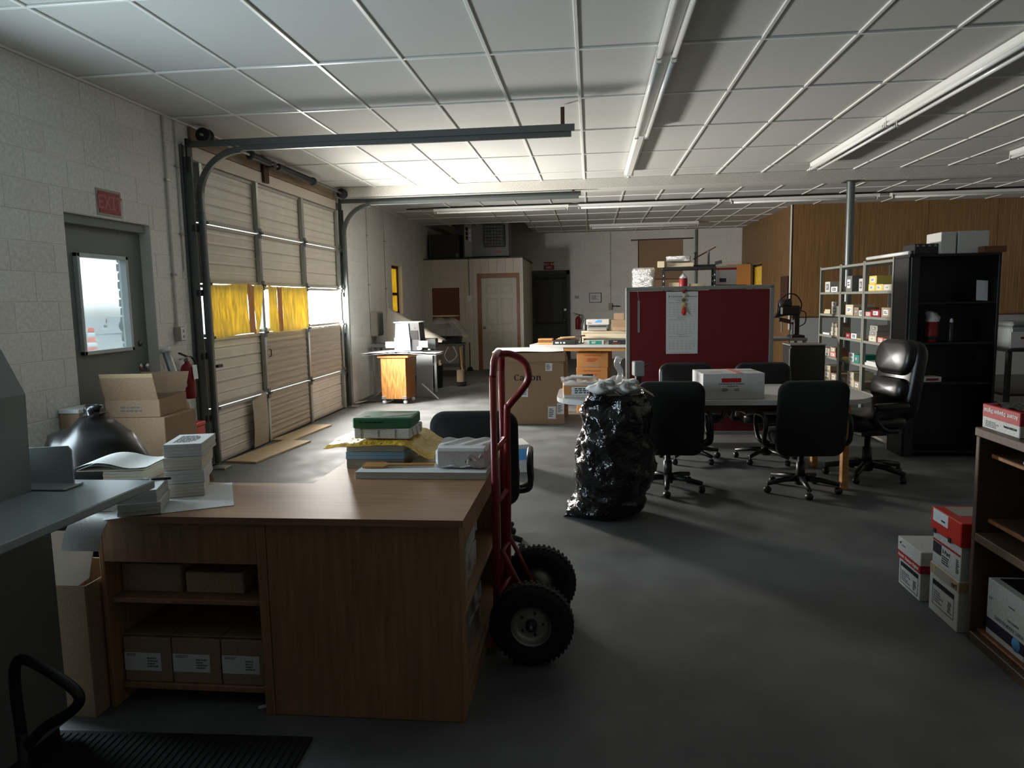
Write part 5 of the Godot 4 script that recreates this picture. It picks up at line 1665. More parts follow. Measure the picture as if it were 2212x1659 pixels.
func build_back_left() -> void:
	# rolling cabinet with a machine on a wrapped board
	var t := T("rolling_cabinet", "orange wood-grain cabinet on white casters by the roll-up door", "cabinet", Vector3(-3.03, 0, -11.22), -4)
	P(t, "side_front", bxm(Vector3(0.40, 0.64, 0.02), 0.003), M.orange_wood, Vector3(0, 0.40, 0.22))
	P(t, "body", bxm(Vector3(0.39, 0.64, 0.42), 0.003), M.orange_wood, Vector3(0, 0.40, 0.0))
	P(t, "drawer", bxm(Vector3(0.015, 0.29, 0.40), 0.003), M.trim_wood, Vector3(0.203, 0.56, 0))
	P(t, "drawer", bxm(Vector3(0.015, 0.29, 0.40), 0.003), M.trim_wood, Vector3(0.203, 0.25, 0))
	P(t, "top_board", bxm(Vector3(0.50, 0.035, 0.50), 0.003), M.pine, Vector3(0.0, 0.74, 0.0))
	for x in [-0.17, 0.17]:
		for z in [-0.18, 0.20]:
			var c := P(t, "caster", lathem([Vector2(0, -0.014), Vector2(0.026, -0.014), Vector2(0.031, -0.008), Vector2(0.031, 0.008), Vector2(0.026, 0.014), Vector2(0, 0.014)], 16), M.label_white, Vector3(x, 0.0315, z), Vector3(90, 30, 0))
			P(t, "caster_plate", bxm(Vector3(0.06, 0.045, 0.012), 0.002), M.galvanised, Vector3(x, 0.10, z + (0.034 if z > 0 else -0.034)))
			P(t, "caster_stem", cym(0.008, 0.04, 8, 0.001), M.galvanised, Vector3(x, 0.045, z))
	var b := T("wrapped_board", "wide board wrapped in printed plastic on the orange cabinet", "board", Vector3(-2.95, 0.758, -11.18), -4)
	P(b, "panel", sheetm(func(u: float, v: float) -> Vector3: return Vector3(-0.62 + 1.24 * u, 0.028 + 0.03 * sin(u * PI) - 0.012 + 0.003 * sin(u * 40) * sin(v * 9), -0.26 + 0.54 * v), 30, 10, 0.026), M.label_white)
	P(b, "print", printm(1.1, 0.010, 1, 33), M.ink_grey, Vector3(0, 0.046, 0.2815))
	var m := T("binding_machine", "grey and black binding machine standing on the wrapped board", "machine", Vector3(-2.82, 0.826, -11.20), -2)
	P(m, "side_plate", prismm(PackedVector2Array([Vector2(-0.20, 0), Vector2(0.06, 0), Vector2(0.03, 0.42), Vector2(-0.17, 0.42)]), 0.02), M.device_blue, Vector3(0, 0, 0.16), Vector3.ZERO, "pale blue-grey side plate")
	P(m, "lower_plate", bxm(Vector3(0.25, 0.20, 0.012), 0.003), M.device_blue, Vector3(-0.07, 0.10, 0.176))
	P(m, "housing", prismm(PackedVector2Array([Vector2(-0.02, 0), Vector2(0.22, 0), Vector2(0.19, 0.43), Vector2(0.0, 0.43)]), 0.30), M.device_dark, Vector3(0, 0, 0))
	P(m, "recess", bxm(Vector3(0.12, 0.14, 0.01), 0.01), M.soot, Vector3(0.12, 0.24, 0.152))
	P(m, "red_button", cym(0.010, 0.006, 12, 0.001), M.red_plastic, Vector3(0.12, 0.35, 0.151), Vector3(90, 0, 0))
	P(m, "top_cover", bxm(Vector3(0.40, 0.014, 0.32), 0.004), M.label_white, Vector3(-0.0, 0.437, 0.01))
	P(m, "paper_guide", bxm(Vector3(0.17, 0.10, 0.008), 0.003), M.machine_light, Vector3(-0.28, 0.09, 0.10))
	P(m, "paper_guide", bxm(Vector3(0.14, 0.10, 0.008), 0.003), M.label_white, Vector3(0.26, 0.10, 0.165))
	P(m, "crank", bxm(Vector3(0.07, 0.05, 0.06), 0.01), M.label_white, Vector3(0.20, 0.04, 0.17))
	P(m, "feed_tray", bxm(Vector3(0.22, 0.16, 0.16), 0.008), M.device_dark, Vector3(0.32, 0.10, -0.02))
	for k in 2:
		P(m, "bolt", cym(0.014, 0.004, 12, 0.001), M.label_white, Vector3(-0.13 + 0.08 * k, 0.06, 0.182), Vector3(90, 0, 0))
	# side table behind
	var st := T("side_table", "low grey work table behind the orange cabinet against the block wall", "table", Vector3(-3.18, 0, -12.25))
	P(st, "top", bxm(Vector3(1.05, 0.05, 0.55), 0.004), M.machine_light, Vector3(0, 0.845, 0))
	for x in [-0.48, 0.48]:
		for z in [-0.23, 0.23]:
			P(st, "leg", bxm(Vector3(0.04, 0.82, 0.04), 0.003), M.machine_light, Vector3(x, 0.41, z))
	P(st, "brace", bxm(Vector3(0.92, 0.05, 0.03), 0.003), M.machine_light, Vector3(0, 0.74, 0.23))
	# draped grey cover rising to a peak behind the machine
	var cv := T("cover_cloth", "grey plastic cover draped in a slope behind the binding machine", "cover", Vector3(-3.15, 0.872, -12.3))
	P(cv, "drape", sheetm(func(u: float, v: float) -> Vector3:
		var h := 0.56 * (1.0 - u) + 0.04
		return Vector3(-0.30 + 0.95 * u, h * (1.0 - pow(absf(v * 2 - 1), 3.0)) + 0.006 + 0.012 * absf(sin(u * 14 + v * 4)), -0.22 + 0.42 * v), 18, 14, 0.003), M.putty)
	# curved strip on the floor, leaning boards
	var cs := T("curved_board", "thin bent white board curling from the wall to the orange cabinet", "board", Vector3(-3.42, 0, -11.15))
	P(cs, "sheet", sheetm(func(u: float, v: float) -> Vector3: return Vector3(-0.30 + 0.46 * u, 0.004 + 0.26 * pow(u, 2.4), -0.10 + 0.20 * v - 0.12 * u), 18, 4, 0.006), M.label_white)
	var lb := T("leaning_board", "narrow white board leaning from the cabinet side down to the floor", "board", Vector3(-2.60, 0, -11.55))
	P(lb, "plank", bxm(Vector3(0.36, 0.008, 0.07), 0.002), M.label_white, Vector3(0, 0.13, 0), Vector3(0, 8, -44))
	var gb := T("grey_sheet", "tall grey sheet of board leaning behind the orange cabinet", "board", Vector3(-2.74, 0, -11.80), -14)
	P(gb, "sheet", bxm(Vector3(0.30, 0.70, 0.02), 0.003), M.machine_grey, Vector3(0, 0.352, 0), Vector3(-3, 0, 0))
	# waste bin with paper rolls
	var wb := T("waste_bin", "black waste bin holding paper rolls behind the orange cabinet", "bin", Vector3(-2.82, 0, -13.10))
	P(wb, "bucket", lathem([Vector2(0, 0.0), Vector2(0.105, 0.0), Vector2(0.125, 0.40), Vector2(0.132, 0.405), Vector2(0.132, 0.42), Vector2(0.118, 0.42), Vector2(0.10, 0.02), Vector2(0, 0.02)], 24), M.black_plastic)
	var rolls := ["paper roll leaning leftmost in the black waste bin", "paper roll standing second in the black waste bin", "tall paper roll in the middle of the waste bin", "paper roll leaning right in the black waste bin", "short paper roll at the back of the waste bin"]
	for k in 5:
		var a := k * 1.3
		T1("paper_roll", tubem([Vector3(0, 0, 0), Vector3(0.03 * cos(a + 0.6), 0.42 + 0.05 * (k % 3), 0.03 * sin(a))], 0.022, 10), M.paper if k % 2 else M.cream, rolls[k], "roll", Vector3(-2.82 + 0.05 * cos(a), 0.03, -13.10 + 0.05 * sin(a)), Vector3.ZERO, "paper rolls in the waste bin")
	# machine under plastic
	var cm := T("covered_machine", "old machine on a wheeled stand under a clear plastic cover", "machine", Vector3(-3.05, 0, -15.2))
	for x in [-0.34, 0.34]:
		for z in [-0.25, 0.25]:
			P(cm, "leg", bxm(Vector3(0.04, 0.62, 0.04), 0.003), M.steel, Vector3(x, 0.35, z))
			P(cm, "caster", lathem([Vector2(0, -0.012), Vector2(0.03, -0.012), Vector2(0.03, 0.012), Vector2(0, 0.012)], 14), M.steel_dark, Vector3(x, 0.031, z), Vector3(90, 0, 0))
	P(cm, "stand_top", bxm(Vector3(0.76, 0.04, 0.58), 0.003), M.steel, Vector3(0, 0.67, 0))
	P(cm, "stand_shelf", bxm(Vector3(0.72, 0.03, 0.54), 0.003), M.steel, Vector3(0, 0.22, 0))
	P(cm, "body", prismm(PackedVector2Array([Vector2(-0.32, 0), Vector2(0.30, 0), Vector2(0.33, 0.20), Vector2(0.12, 0.42), Vector2(-0.24, 0.40), Vector2(-0.36, 0.22)]), 0.46), M.device_dark, Vector3(0, 0.69, 0))
	P(cm, "drum", tubem([Vector3(0.12, 0.92, 0.25), Vector3(0.12, 0.92, -0.25)], 0.11, 18), M.steel_dark)
	P(cm, "hose", tubem(curve([Vector3(0.2, 0.64, 0.28), Vector3(0.28, 0.45, 0.3), Vector3(0.12, 0.32, 0.3), Vector3(0.02, 0.45, 0.29), Vector3(0.10, 0.62, 0.28)]), 0.012, 8), M.label_white)
	P(cm, "plastic_cover", sheetm(func(u: float, v: float) -> Vector3:
		var x := -0.48 + 0.96 * u
		var z := 0.40 - 0.80 * v
		var d := maxf(maxf(absf(x) - 0.20, absf(z) - 0.16), 0.0)
		return Vector3(x * (1.0 - 0.15 * d), 1.22 - 1.5 * d + 0.03 * sin(u * 20 + v * 9) * sin(v * 17), z * (1.0 - 0.2 * d)), 28, 20, 0.001), M.clear_film)
	P(cm, "top_board", bxm(Vector3(0.60, 0.03, 0.24), 0.003), M.pale_wood, Vector3(-0.02, 1.265, 0.06), Vector3(0, -4, 0))
	var tb := T("tool_rack", "small rack of sticks and boxes beside the black waste bin", "rack", Vector3(-2.42, 0, -13.35))
	P(tb, "box", bxm(Vector3(0.12, 0.22, 0.14), 0.004), M.beige, Vector3(0, 0.19, 0))
	P(tb, "stick", bxm(Vector3(0.03, 0.46, 0.03), 0.003), M.pine, Vector3(0.02, 0.50, 0.0), Vector3(0, 0, 4))
	P(tb, "foot", bxm(Vector3(0.16, 0.08, 0.16), 0.01), M.black_plastic, Vector3(0.02, 0.04, 0))
	var pl := T("plunger", "plunger with a thin dark handle standing beside the closet door", "plunger", Vector3(-2.72, 0, -16.25))
	P(pl, "cup", lathem([Vector2(0, 0.0), Vector2(0.065, 0.0), Vector2(0.07, 0.015), Vector2(0.05, 0.07), Vector2(0.022, 0.09), Vector2(0, 0.09)], 20), M.rubber)
	P(pl, "handle", cym(0.012, 0.56, 10, 0.002), M.rust_wood, Vector3(0, 0.08, 0))
	# on the closet wall
	T1("notice_board", bxm(Vector3(0.62, 0.74, 0.02), 0.003), M.board_brown, "blank dark brown board hung on the closet wall", "board", Vector3(-3.26, 1.50, -16.389))
	conduit("thin dark conduit running down the closet wall to a switch", -2.72, 1.68, 2.5, -16.388, Vector3(0, 0, 1), 0.010, "conduit", M.steel)
	var sw := T("light_switch", "white light switch box beside the closet door frame", "switch", Vector3(-2.72, 1.62, -16.38))
	P(sw, "plate", bxm(Vector3(0.085, 0.13, 0.045), 0.004), M.label_white)
	P(sw, "toggle", bxm(Vector3(0.012, 0.024, 0.018), 0.002), M.cream, Vector3(0, 0, 0.028))
	# unit heater above the closet
	var h := T("unit_heater", "grey hanging unit heater with a louvred grille above the closet", "heater", Vector3(-2.35, 2.535, -17.05))
	P(h, "housing", bxm(Vector3(1.02, 0.78, 0.62), 0.01), M.device_grey, Vector3(0.0, 0.42, 0))
	P(h, "outlet", bxm(Vector3(0.48, 0.52, 0.10), 0.006), M.device_dark, Vector3(0.18, 0.50, 0.34))
	for k in 7:
		P(h, "louvre", bxm(Vector3(0.44, 0.022, 0.05), 0.004), M.device_grey, Vector3(0.18, 0.29 + 0.068 * k, 0.40), Vector3(30, 0, 0))
	for k in 6:
		P(h, "vertical_louvre", bxm(Vector3(0.012, 0.46, 0.03), 0.003), M.device_grey, Vector3(0.0 + 0.072 * k, 0.50, 0.415))
	P(h, "control_panel", bxm(Vector3(0.18, 0.74, 0.02), 0.004), M.machine_light, Vector3(-0.42, 0.40, 0.318))
	for k in 6:
		P(h, "sticker", bxm(Vector3(0.05, 0.08, 0.002), 0.0005), M.label_white if k % 2 else M.ink, Vector3(-0.45 + 0.075 * (k % 2), 0.66 - 0.10 * (k / 2) - 0.04 * (k % 2), 0.330))
	P(h, "badge", bxm(Vector3(0.10, 0.035, 0.004), 0.001), M.red_plastic, Vector3(0.26, 0.14, 0.312))
	for x in [-0.4, 0.4]:
		P(h, "hanger_rod", cym(0.008, 0.55, 8, 0.001), M.steel, Vector3(x, 0.80, 0))
	P(h, "foot", bxm(Vector3(0.5, 0.03, 0.4), 0.003), M.steel_dark, Vector3(0, 0.015, 0))
	var du := T("duct_box", "black metal duct box on the closet lid left of the heater", "duct", Vector3(-3.33, 2.535, -17.0))
	P(du, "casing", bxm(Vector3(0.70, 0.56, 0.5), 0.006), M.device_dark, Vector3(0, 0.28, 0))
	P(du, "corner_strip", bxm(Vector3(0.02, 0.56, 0.02), 0.002), M.steel, Vector3(-0.34, 0.28, 0.255))
	P(du, "junction_box", bxm(Vector3(0.07, 0.09, 0.05), 0.004), M.steel, Vector3(0.30, 0.08, 0.27))
	# ---- back wall
	var sn := T("warning_sign", "small red sign reading NOT AN EXIT above the slate door", "sign", Vector3(-1.075, 2.43, -19.195))
	P(sn, "plate", bxm(Vector3(0.27, 0.20, 0.006), 0.002), M.sign_red)
	txt(sn, "NOT AN", 0.055, M.ink_white, Vector3(0, 0.042, 0.0036))
	txt(sn, "EXIT", 0.055, M.ink_white, Vector3(0, -0.042, 0.0036))
	var fr := T("framed_notice", "small black-framed notice on the back wall", "frame", Vector3(0.117, 1.587, -19.193))
	P(fr, "sheet", bxm(Vector3(0.29, 0.23, 0.004), 0.001), M.label_white)
	P(fr, "frame", frame_thick(0.31, 0.25, 0.014, 0.012), M.ink, Vector3(0, 0, 0.003))
	P(fr, "print", printm(0.20, 0.12, 6, 44), M.ink_grey, Vector3(0, 0, 0.0028))
	conduit("conduit running down the back wall to a knife switch", 0.505, 1.44, 3.25, -19.188, Vector3(0, 0, 1))
	var ks := T("wall_switch", "grey wall switch with a side lever at the foot of the conduit", "switch", Vector3(0.50, 1.35, -19.17))
	P(ks, "box", bxm(Vector3(0.09, 0.18, 0.06), 0.005), M.putty)
	P(ks, "lever", bxm(Vector3(0.20, 0.03, 0.03), 0.005), M.steel_dark, Vector3(0.14, 0.01, 0.03), Vector3(0, 0, -3))
	T1("outlet_plate", bxm(Vector3(0.11, 0.075, 0.01), 0.003), M.putty, "small outlet plate right of the slate door", "outlet", Vector3(-0.36, 1.61, -19.194))
	conduit("grey pipe on the back wall right of the boarded window", 2.66, 0.4, 3.25, -19.17, Vector3(0, 0, 1), 0.028, "pipe", M.steel)
	extinguisher(Vector3(-0.34, 0.78, -19.11), "red fire extinguisher hung right of the slate door", -90.0, false)
	var bw := T("boarded_window", "tan board covering a window high on the back wall", "board", Vector3(1.78, 1.75, -19.19))
	P(bw, "board", bxm(Vector3(1.10, 0.98, 0.014), 0.003), M.cardboard, Vector3(0, 0.77, 0))
	P(bw, "lower_board", bxm(Vector3(1.10, 0.26, 0.014), 0.003), M.cardboard_light, Vector3(0, 0.14, 0))
	P(bw, "side_strip", bxm(Vector3(0.025, 1.26, 0.02), 0.003), M.rust_wood, Vector3(-0.56, 0.63, 0))
	P(bw, "curtain_rod", tubem([Vector3(-0.75, 1.275, 0.02), Vector3(0.80, 1.285, 0.02)], 0.014, 8), M.rust_wood)
	P(bw, "joint_strip", bxm(Vector3(1.10, 0.02, 0.018), 0.003), M.rust_wood, Vector3(0, 0.275, 0.002))


func frame_thick(w: float, h: float, t: float, d: float) -> ArrayMesh:
	var st := stool()
	for e in [[0, h / 2.0 - t / 2.0, w, t], [0, -h / 2.0 + t / 2.0, w, t], [w / 2.0 - t / 2.0, 0, t, h - 2 * t], [-w / 2.0 + t / 2.0, 0, t, h - 2 * t]]:
		add_box(st, Vector3(e[0], e[1], 0), Vector3(e[2], e[3], d), 0.002)
	return done(st)


# ---------------------------------------------------------------- workbench behind the printer carton

func build_workbench() -> void:
	var th := -10.0
	var t := T("workbench", "white-topped workbench with a pine apron behind the printer carton", "workbench", Vector3(0.387, 0, -10.26), th)
	var st := stool()
	add_prism(st, round_rect(2.4, 0.75, 0.05, 3), 0.036, Vector3(0, 0.932, 0), Basis(Vector3(1, 0, 0), Vector3(0, 0, -1), Vector3(0, 1, 0)))
	P(t, "top", done(st), M.table_white)
	P(t, "apron", bxm(Vector3(2.2, 0.05, 0.02), 0.002), M.pine, Vector3(0.04, 0.888, 0.34))
	P(t, "apron", bxm(Vector3(2.2, 0.05, 0.02), 0.002), M.pine, Vector3(0.04, 0.888, -0.34))
	for x in [-1.0, 1.08]:
		for z in [-0.31, 0.31]:
			P(t, "leg", bxm(Vector3(0.06, 0.913, 0.06), 0.003), M.pine, Vector3(x, 0.4565, z))
	# four stacked cartons under it
	var lab := ["lowest of the four orange-brown cartons stacked under the workbench", "second carton from the floor in the stack under the workbench", "third carton from the floor in the stack under the workbench", "topmost orange-brown carton with red print under the workbench"]
	for k in 4:
		var c := carton(lab[k], Vector3(0.04 + 0.008 * (k % 2), 0.212 * k, -10.20), Vector3(0.43, 0.211, 0.36), M.cardboard_orange, th, [], "carton", "box", false)
		c.set_meta("group", "cartons stacked under the workbench")
		P(c, "red_rule", bxm(Vector3(0.24, 0.007, 0.001), 0.0), M.ink_red, Vector3(0, 0.165, 0.1806))
		P(c, "red_print", printm(0.15, 0.05, 3, 20 + k), M.ink_red, Vector3(0, 0.10, 0.1806))
		P(c, "paper_strip", bxm(Vector3(0.22, 0.03, 0.001), 0.0003), M.cardboard_light, Vector3(0.0, 0.02, 0.1806))
	# things on the bench
	var yb := 0.9505
	var wd := T("wood_blocks", "reddish wooden printing blocks stacked at the left end of the workbench", "blocks", Vector3(-0.62, yb, -10.20), th)
	for k in 3:
		P(wd, "block", bxm(Vector3(0.22 - 0.01 * k, 0.026, 0.10), 0.003), M.pine if k != 1 else M.trim_wood, Vector3(-0.004 * k, 0.0135 + 0.0275 * k, 0), Vector3(0, 3 * k - 3, 0))
	var dk := T("label_printer", "flat black device with white stickers on the workbench", "device", Vector3(-0.35, yb, -10.12), th)
	P(dk, "case", bxm(Vector3(0.33, 0.06, 0.20), 0.008), M.device_dark, Vector3(0, 0.03, 0))
	for k in 3:
		P(dk, "sticker", bxm(Vector3([0.05, 0.02, 0.03][k], 0.022, 0.001), 0.0003), M.label_white, Vector3([-0.10, -0.045, 0.0][k], 0.028, 0.1006))
	var sk := T("stick_bundle", "bundle of pale wooden sticks lying on the flat black device", "sticks", Vector3(-0.33, yb + 0.0645, -10.12), th)
	for k in 5:
		P(sk, "stick", bxm(Vector3(0.30 - 0.02 * k, 0.014, 0.022), 0.002), M.pine if k % 2 else M.pale_wood, Vector3(0.01 * k - 0.02, 0.008 + 0.0145 * (k / 2), -0.06 + 0.026 * k), Vector3(0, 6 - 3 * k, 2))
	P(sk, "cord", tubem([Vector3(0.0, 0.004, -0.08), Vector3(0.0, 0.045, -0.03), Vector3(0.0, 0.045, 0.03), Vector3(0.0, 0.004, 0.08)], 0.003, 6), M.ink)
	var an := T("iron_stand", "small dark iron stand beside the black device on the workbench", "stand", Vector3(-0.14, yb, -10.28), th)
	P(an, "foot", bxm(Vector3(0.07, 0.012, 0.07), 0.003), M.steel_dark, Vector3(0, 0.006, 0))
	P(an, "post", cym(0.012, 0.09, 10, 0.002), M.steel_dark, Vector3(0, 0.010, 0))
	P(an, "plate", prismm(PackedVector2Array([Vector2(-0.06, 0.09), Vector2(0.06, 0.10), Vector2(0.05, 0.12), Vector2(-0.05, 0.115)]), 0.06), M.rust_wood)
	var tb := T("teal_box", "white and teal carton lying on the workbench below the riser shelf", "box", Vector3(0.05, yb, -10.06), th)
	P(tb, "body", bxm(Vector3(0.27, 0.055, 0.14), 0.003), M.cardboard_white, Vector3(0, 0.0275, 0))
	P(tb, "teal_face", bxm(Vector3(0.17, 0.05, 0.002), 0.0005), M.teal, Vector3(0.02, 0.0275, 0.0705))
	P(tb, "print", printm(0.06, 0.03, 3, 23), M.ink_white, Vector3(0.0, 0.0275, 0.072))
	var rb := T("black_red_box", "black carton with red lettering marks on the workbench next to the partition", "box", Vector3(0.39, yb, -10.0), th)
	P(rb, "body", bxm(Vector3(0.30, 0.06, 0.15), 0.003), M.device_dark, Vector3(0, 0.03, 0))
	P(rb, "red_print", printm(0.18, 0.018, 1, 27), M.red_print, Vector3(0, 0.018, 0.0756))
	P(rb, "white_print", printm(0.10, 0.012, 1, 28), M.ink_white, Vector3(-0.03, 0.042, 0.0756))
	var rs := T("riser_shelf", "pale riser shelf standing along the rear of the workbench", "shelf", Vector3(0.38, yb, -10.42), th)
	P(rs, "board", bxm(Vector3(1.0, 0.03, 0.26), 0.003), M.cream, Vector3(0, 0.155, 0))
	P(rs, "face", bxm(Vector3(1.0, 0.07, 0.02), 0.003), M.cream, Vector3(0, 0.10, 0.12))
	for x in [-0.48, 0.48]:
		P(rs, "support", bxm(Vector3(0.02, 0.14, 0.24), 0.003), M.cream, Vector3(x, 0.07, 0))
	var yr := yb + 0.1705
	var pr := T("small_printer", "grey desktop printer on the riser shelf", "printer", Vector3(0.11, yr, -10.44), th)
	P(pr, "body", bxm(Vector3(0.30, 0.085, 0.20), 0.008), M.device_grey, Vector3(0, 0.0425, 0))
	P(pr, "output_slot", bxm(Vector3(0.24, 0.014, 0.004), 0.001), M.soot, Vector3(0, 0.065, 0.1015))
	P(pr, "paper_tray", bxm(Vector3(0.27, 0.035, 0.05), 0.004), M.putty, Vector3(0, 0.02, 0.11))
	var wb := T("white_blue_box", "white carton with blue print resting on the grey desktop printer", "box", Vector3(0.11, yr + 0.0855, -10.44), th)
	P(wb, "body", bxm(Vector3(0.32, 0.075, 0.20), 0.003), M.cardboard_white, Vector3(0, 0.0375, 0))
	P(wb, "blue_print", prismm(PackedVector2Array([Vector2(-0.05, -0.015), Vector2(0.05, -0.015), Vector2(0.06, 0.02), Vector2(0.0, 0.022)]), 0.001), M.sky_print, Vector3(0.0, 0.045, 0.1006))
	P(wb, "print", printm(0.06, 0.02, 2, 29), M.navy, Vector3(-0.11, 0.025, 0.1006))
	T1("spray_bottle", lathem([Vector2(0, 0), Vector2(0.03, 0), Vector2(0.032, 0.01), Vector2(0.03, 0.10), Vector2(0.012, 0.13), Vector2(0.012, 0.15), Vector2(0.02, 0.152), Vector2(0.02, 0.165), Vector2(0, 0.165)], 16), M.device_dark, "small dark bottle on the riser shelf left of the grey printer", "bottle", Vector3(-0.08, yr, -10.48))
	var ob := T("open_carton", "open brown carton with a raised flap on the riser shelf", "box", Vector3(0.45, yr, -10.36), th)
	P(ob, "body", bxm(Vector3(0.30, 0.15, 0.20), 0.003), M.cardboard, Vector3(0, 0.075, 0))
	P(ob, "flap", bxm(Vector3(0.14, 0.004, 0.12), 0.001), M.cardboard, Vector3(-0.06, 0.185, 0.02), Vector3(70, 0, 0))
	P(ob, "front_tray", bxm(Vector3(0.28, 0.05, 0.03), 0.002), M.cardboard_light, Vector3(0.02, 0.025, 0.116))
	# a pale strip leaning beside the partition
	var lp := T("leaning_strip", "pale wooden strip leaning against the workbench beside the red partition", "strip", Vector3(0.35, 0, -9.3))
	P(lp, "strip", bxm(Vector3(0.03, 0.92, 0.012), 0.002), M.pale_wood, Vector3(0.06, 0.45, -0.08), Vector3(-12, 0, -14))


# ---------------------------------------------------------------- rack behind the partition, press on its cabinet

func build_behind_panel() -> void:
	# low cabinet hidden by the partition that carries the foil bundles
	var lc := T("stock_cabinet", "grey stock cabinet behind the red partition under the foil bundles", "cabinet", Vector3(0.78, 0, -11.2))
	P(lc, "body", bxm(Vector3(0.50, 1.70, 0.5), 0.005), M.device_grey, Vector3(0, 0.85, 0))
	P(lc, "door", bxm(Vector3(0.46, 1.60, 0.015), 0.003), M.device_grey, Vector3(0, 0.85, 0.258))
	P(lc, "handle", bxm(Vector3(0.02, 0.10, 0.02), 0.004), M.steel, Vector3(0.18, 0.95, 0.275))
	T1("foil_bundle", bagm(box_levels(0.155, 0.34, 0.15), 48, 0.022, 6, 9.0, 0.35), M.foil, "tall silver foil-wrapped bundle left of the metal rack", "bundle", Vector3(0.78, 1.685, -11.15), Vector3.ZERO, "silver foil-wrapped bundles")
	var r := T("steel_rack", "dark slotted steel rack behind the red partition", "rack", Vector3(1.44, 0, -11.15), -6)
	for x in [-0.36, 0.36]:
		for z in [-0.25, 0.25]:
			slotted_post(r, Vector3(x, 0, z), 1.965, M.steel_dark)
	for y in [0.3, 0.95, 1.62, 2.0]:
		P(r, "shelf", bxm(Vector3(0.76, 0.035, 0.54), 0.004), M.device_dark, Vector3(0, y - 0.018, 0))
	var yt := 2.0005
	T1("foil_bundle", bagm(box_levels(0.17, 0.13, 0.14), 40, 0.018, 10, 9.0, 0.35), M.foil, "silver foil-wrapped bundle lying on top of the metal rack", "bundle", Vector3(1.29, yt + 0.055, -11.12), Vector3(0, -6, 0), "silver foil-wrapped bundles")
	carton("flat cream carton under the foil bundle on top of the metal rack", Vector3(1.31, yt, -11.10), Vector3(0.38, 0.06, 0.34), M.cream, -6, [], "carton", "box", false)
	carton("small cream carton hanging over the left end of the metal rack", Vector3(1.03, yt, -10.98), Vector3(0.10, 0.09, 0.16), M.cream, -10, [], "carton", "box", false)
	var gu := T("paper_trimmer", "paper trimmer with a raised arm on top of the metal rack", "trimmer", Vector3(1.66, yt, -11.10), -6)
	P(gu, "bed", bxm(Vector3(0.30, 0.03, 0.36), 0.004), M.steel_dark, Vector3(0, 0.015, 0))
	P(gu, "upright", bxm(Vector3(0.03, 0.20, 0.06), 0.004), M.steel, Vector3(0.06, 0.13, 0.02))
	P(gu, "arm", bxm(Vector3(0.36, 0.018, 0.03), 0.003), M.rust_wood, Vector3(0.0, 0.20, 0.03), Vector3(0, 0, 28))
	P(gu, "clamp_screw", cym(0.010, 0.17, 10, 0.002), M.steel_dark, Vector3(-0.13, 0.03, 0.0))
	P(gu, "clamp_knob", cym(0.022, 0.02, 14, 0.004), M.steel_dark, Vector3(-0.13, 0.20, 0.0))
	P(gu, "tail_block", bxm(Vector3(0.10, 0.05, 0.05), 0.006), M.device_grey, Vector3(0.20, 0.06, 0.0), Vector3(0, 0, 14))
	var y2 := 1.6205
	carton("cream carton on the second shelf of the metal rack", Vector3(1.27, y2, -11.10), Vector3(0.24, 0.16, 0.28), M.cream, -6, [], "carton", "box", false)
	carton("second cream carton behind the jar on the metal rack", Vector3(1.56, y2, -11.10), Vector3(0.22, 0.14, 0.28), M.cream, -6, [], "carton", "box", false)
	var j := T("dark_jar", "dark red jar with a foil top standing on the metal rack", "jar", Vector3(1.33, y2, -10.86))
	P(j, "body", lathem([Vector2(0, 0), Vector2(0.055, 0), Vector2(0.06, 0.01), Vector2(0.06, 0.20), Vector2(0.05, 0.215), Vector2(0, 0.215)], 20), M.crimson)
	P(j, "foil_top", lathem([Vector2(0, 0.215), Vector2(0.062, 0.215), Vector2(0.06, 0.235), Vector2(0.03, 0.26), Vector2(0.02, 0.28), Vector2(0, 0.285)], 16), M.foil)
	# white carton with a red stripe and a tan panel
	var sc := T("stock_cabinet", "plain brown cupboard behind the partition under the white striped carton", "cupboard", Vector3(2.10, 0, -11.7))
	P(sc, "body", bxm(Vector3(0.5, 1.74, 0.4), 0.005), M.board_brown, Vector3(0, 0.87, 0))
	P(sc, "door", bxm(Vector3(0.46, 1.64, 0.012), 0.003), M.board_brown, Vector3(0, 0.87, 0.207))
	var wc := T("white_carton", "white carton with a red stripe right of the metal rack", "box", Vector3(2.06, 1.7405, -11.65), -4)
	P(wc, "body", bxm(Vector3(0.30, 0.29, 0.30), 0.004), M.cardboard_white, Vector3(0, 0.145, 0))
	P(wc, "red_stripe", bxm(Vector3(0.302, 0.035, 0.302), 0.003), M.red_print, Vector3(0, 0.24, 0))
	P(wc, "purple_print", bxm(Vector3(0.10, 0.06, 0.001), 0.0003), M.navy, Vector3(-0.05, 0.07, 0.1506))
	var tp := T("tan_panel", "plain tan plywood panel standing against the wall beyond the striped carton", "panel", Vector3(3.47, 0, -17.9), 0)
	P(tp, "sheet", bxm(Vector3(0.55, 2.30, 0.02), 0.003), M.cardboard_orange, Vector3(0, 1.151, 0))
	# bench and cabinet right of the partition
	var bn := T("press_bench", "low grey bench beside the red partition carrying the black press", "bench", Vector3(2.36, 0, -9.45))
	P(bn, "top", bxm(Vector3(0.52, 0.035, 0.45), 0.004), M.frame_grey, Vector3(0, 1.03, 0))
	for x in [-0.23, 0.23]:
		for z in [-0.2, 0.2]:
			P(bn, "leg", bxm(Vector3(0.04, 1.012, 0.04), 0.003), M.frame_grey, Vector3(x, 0.506, z))
	var cab := T("file_cabinet", "dark grey steel cabinet standing under the black press", "cabinet", Vector3(2.52, 0, -9.02))
	P(cab, "body", bxm(Vector3(0.40, 0.98, 0.34), 0.012), M.device_dark, Vector3(0, 0.49, 0))
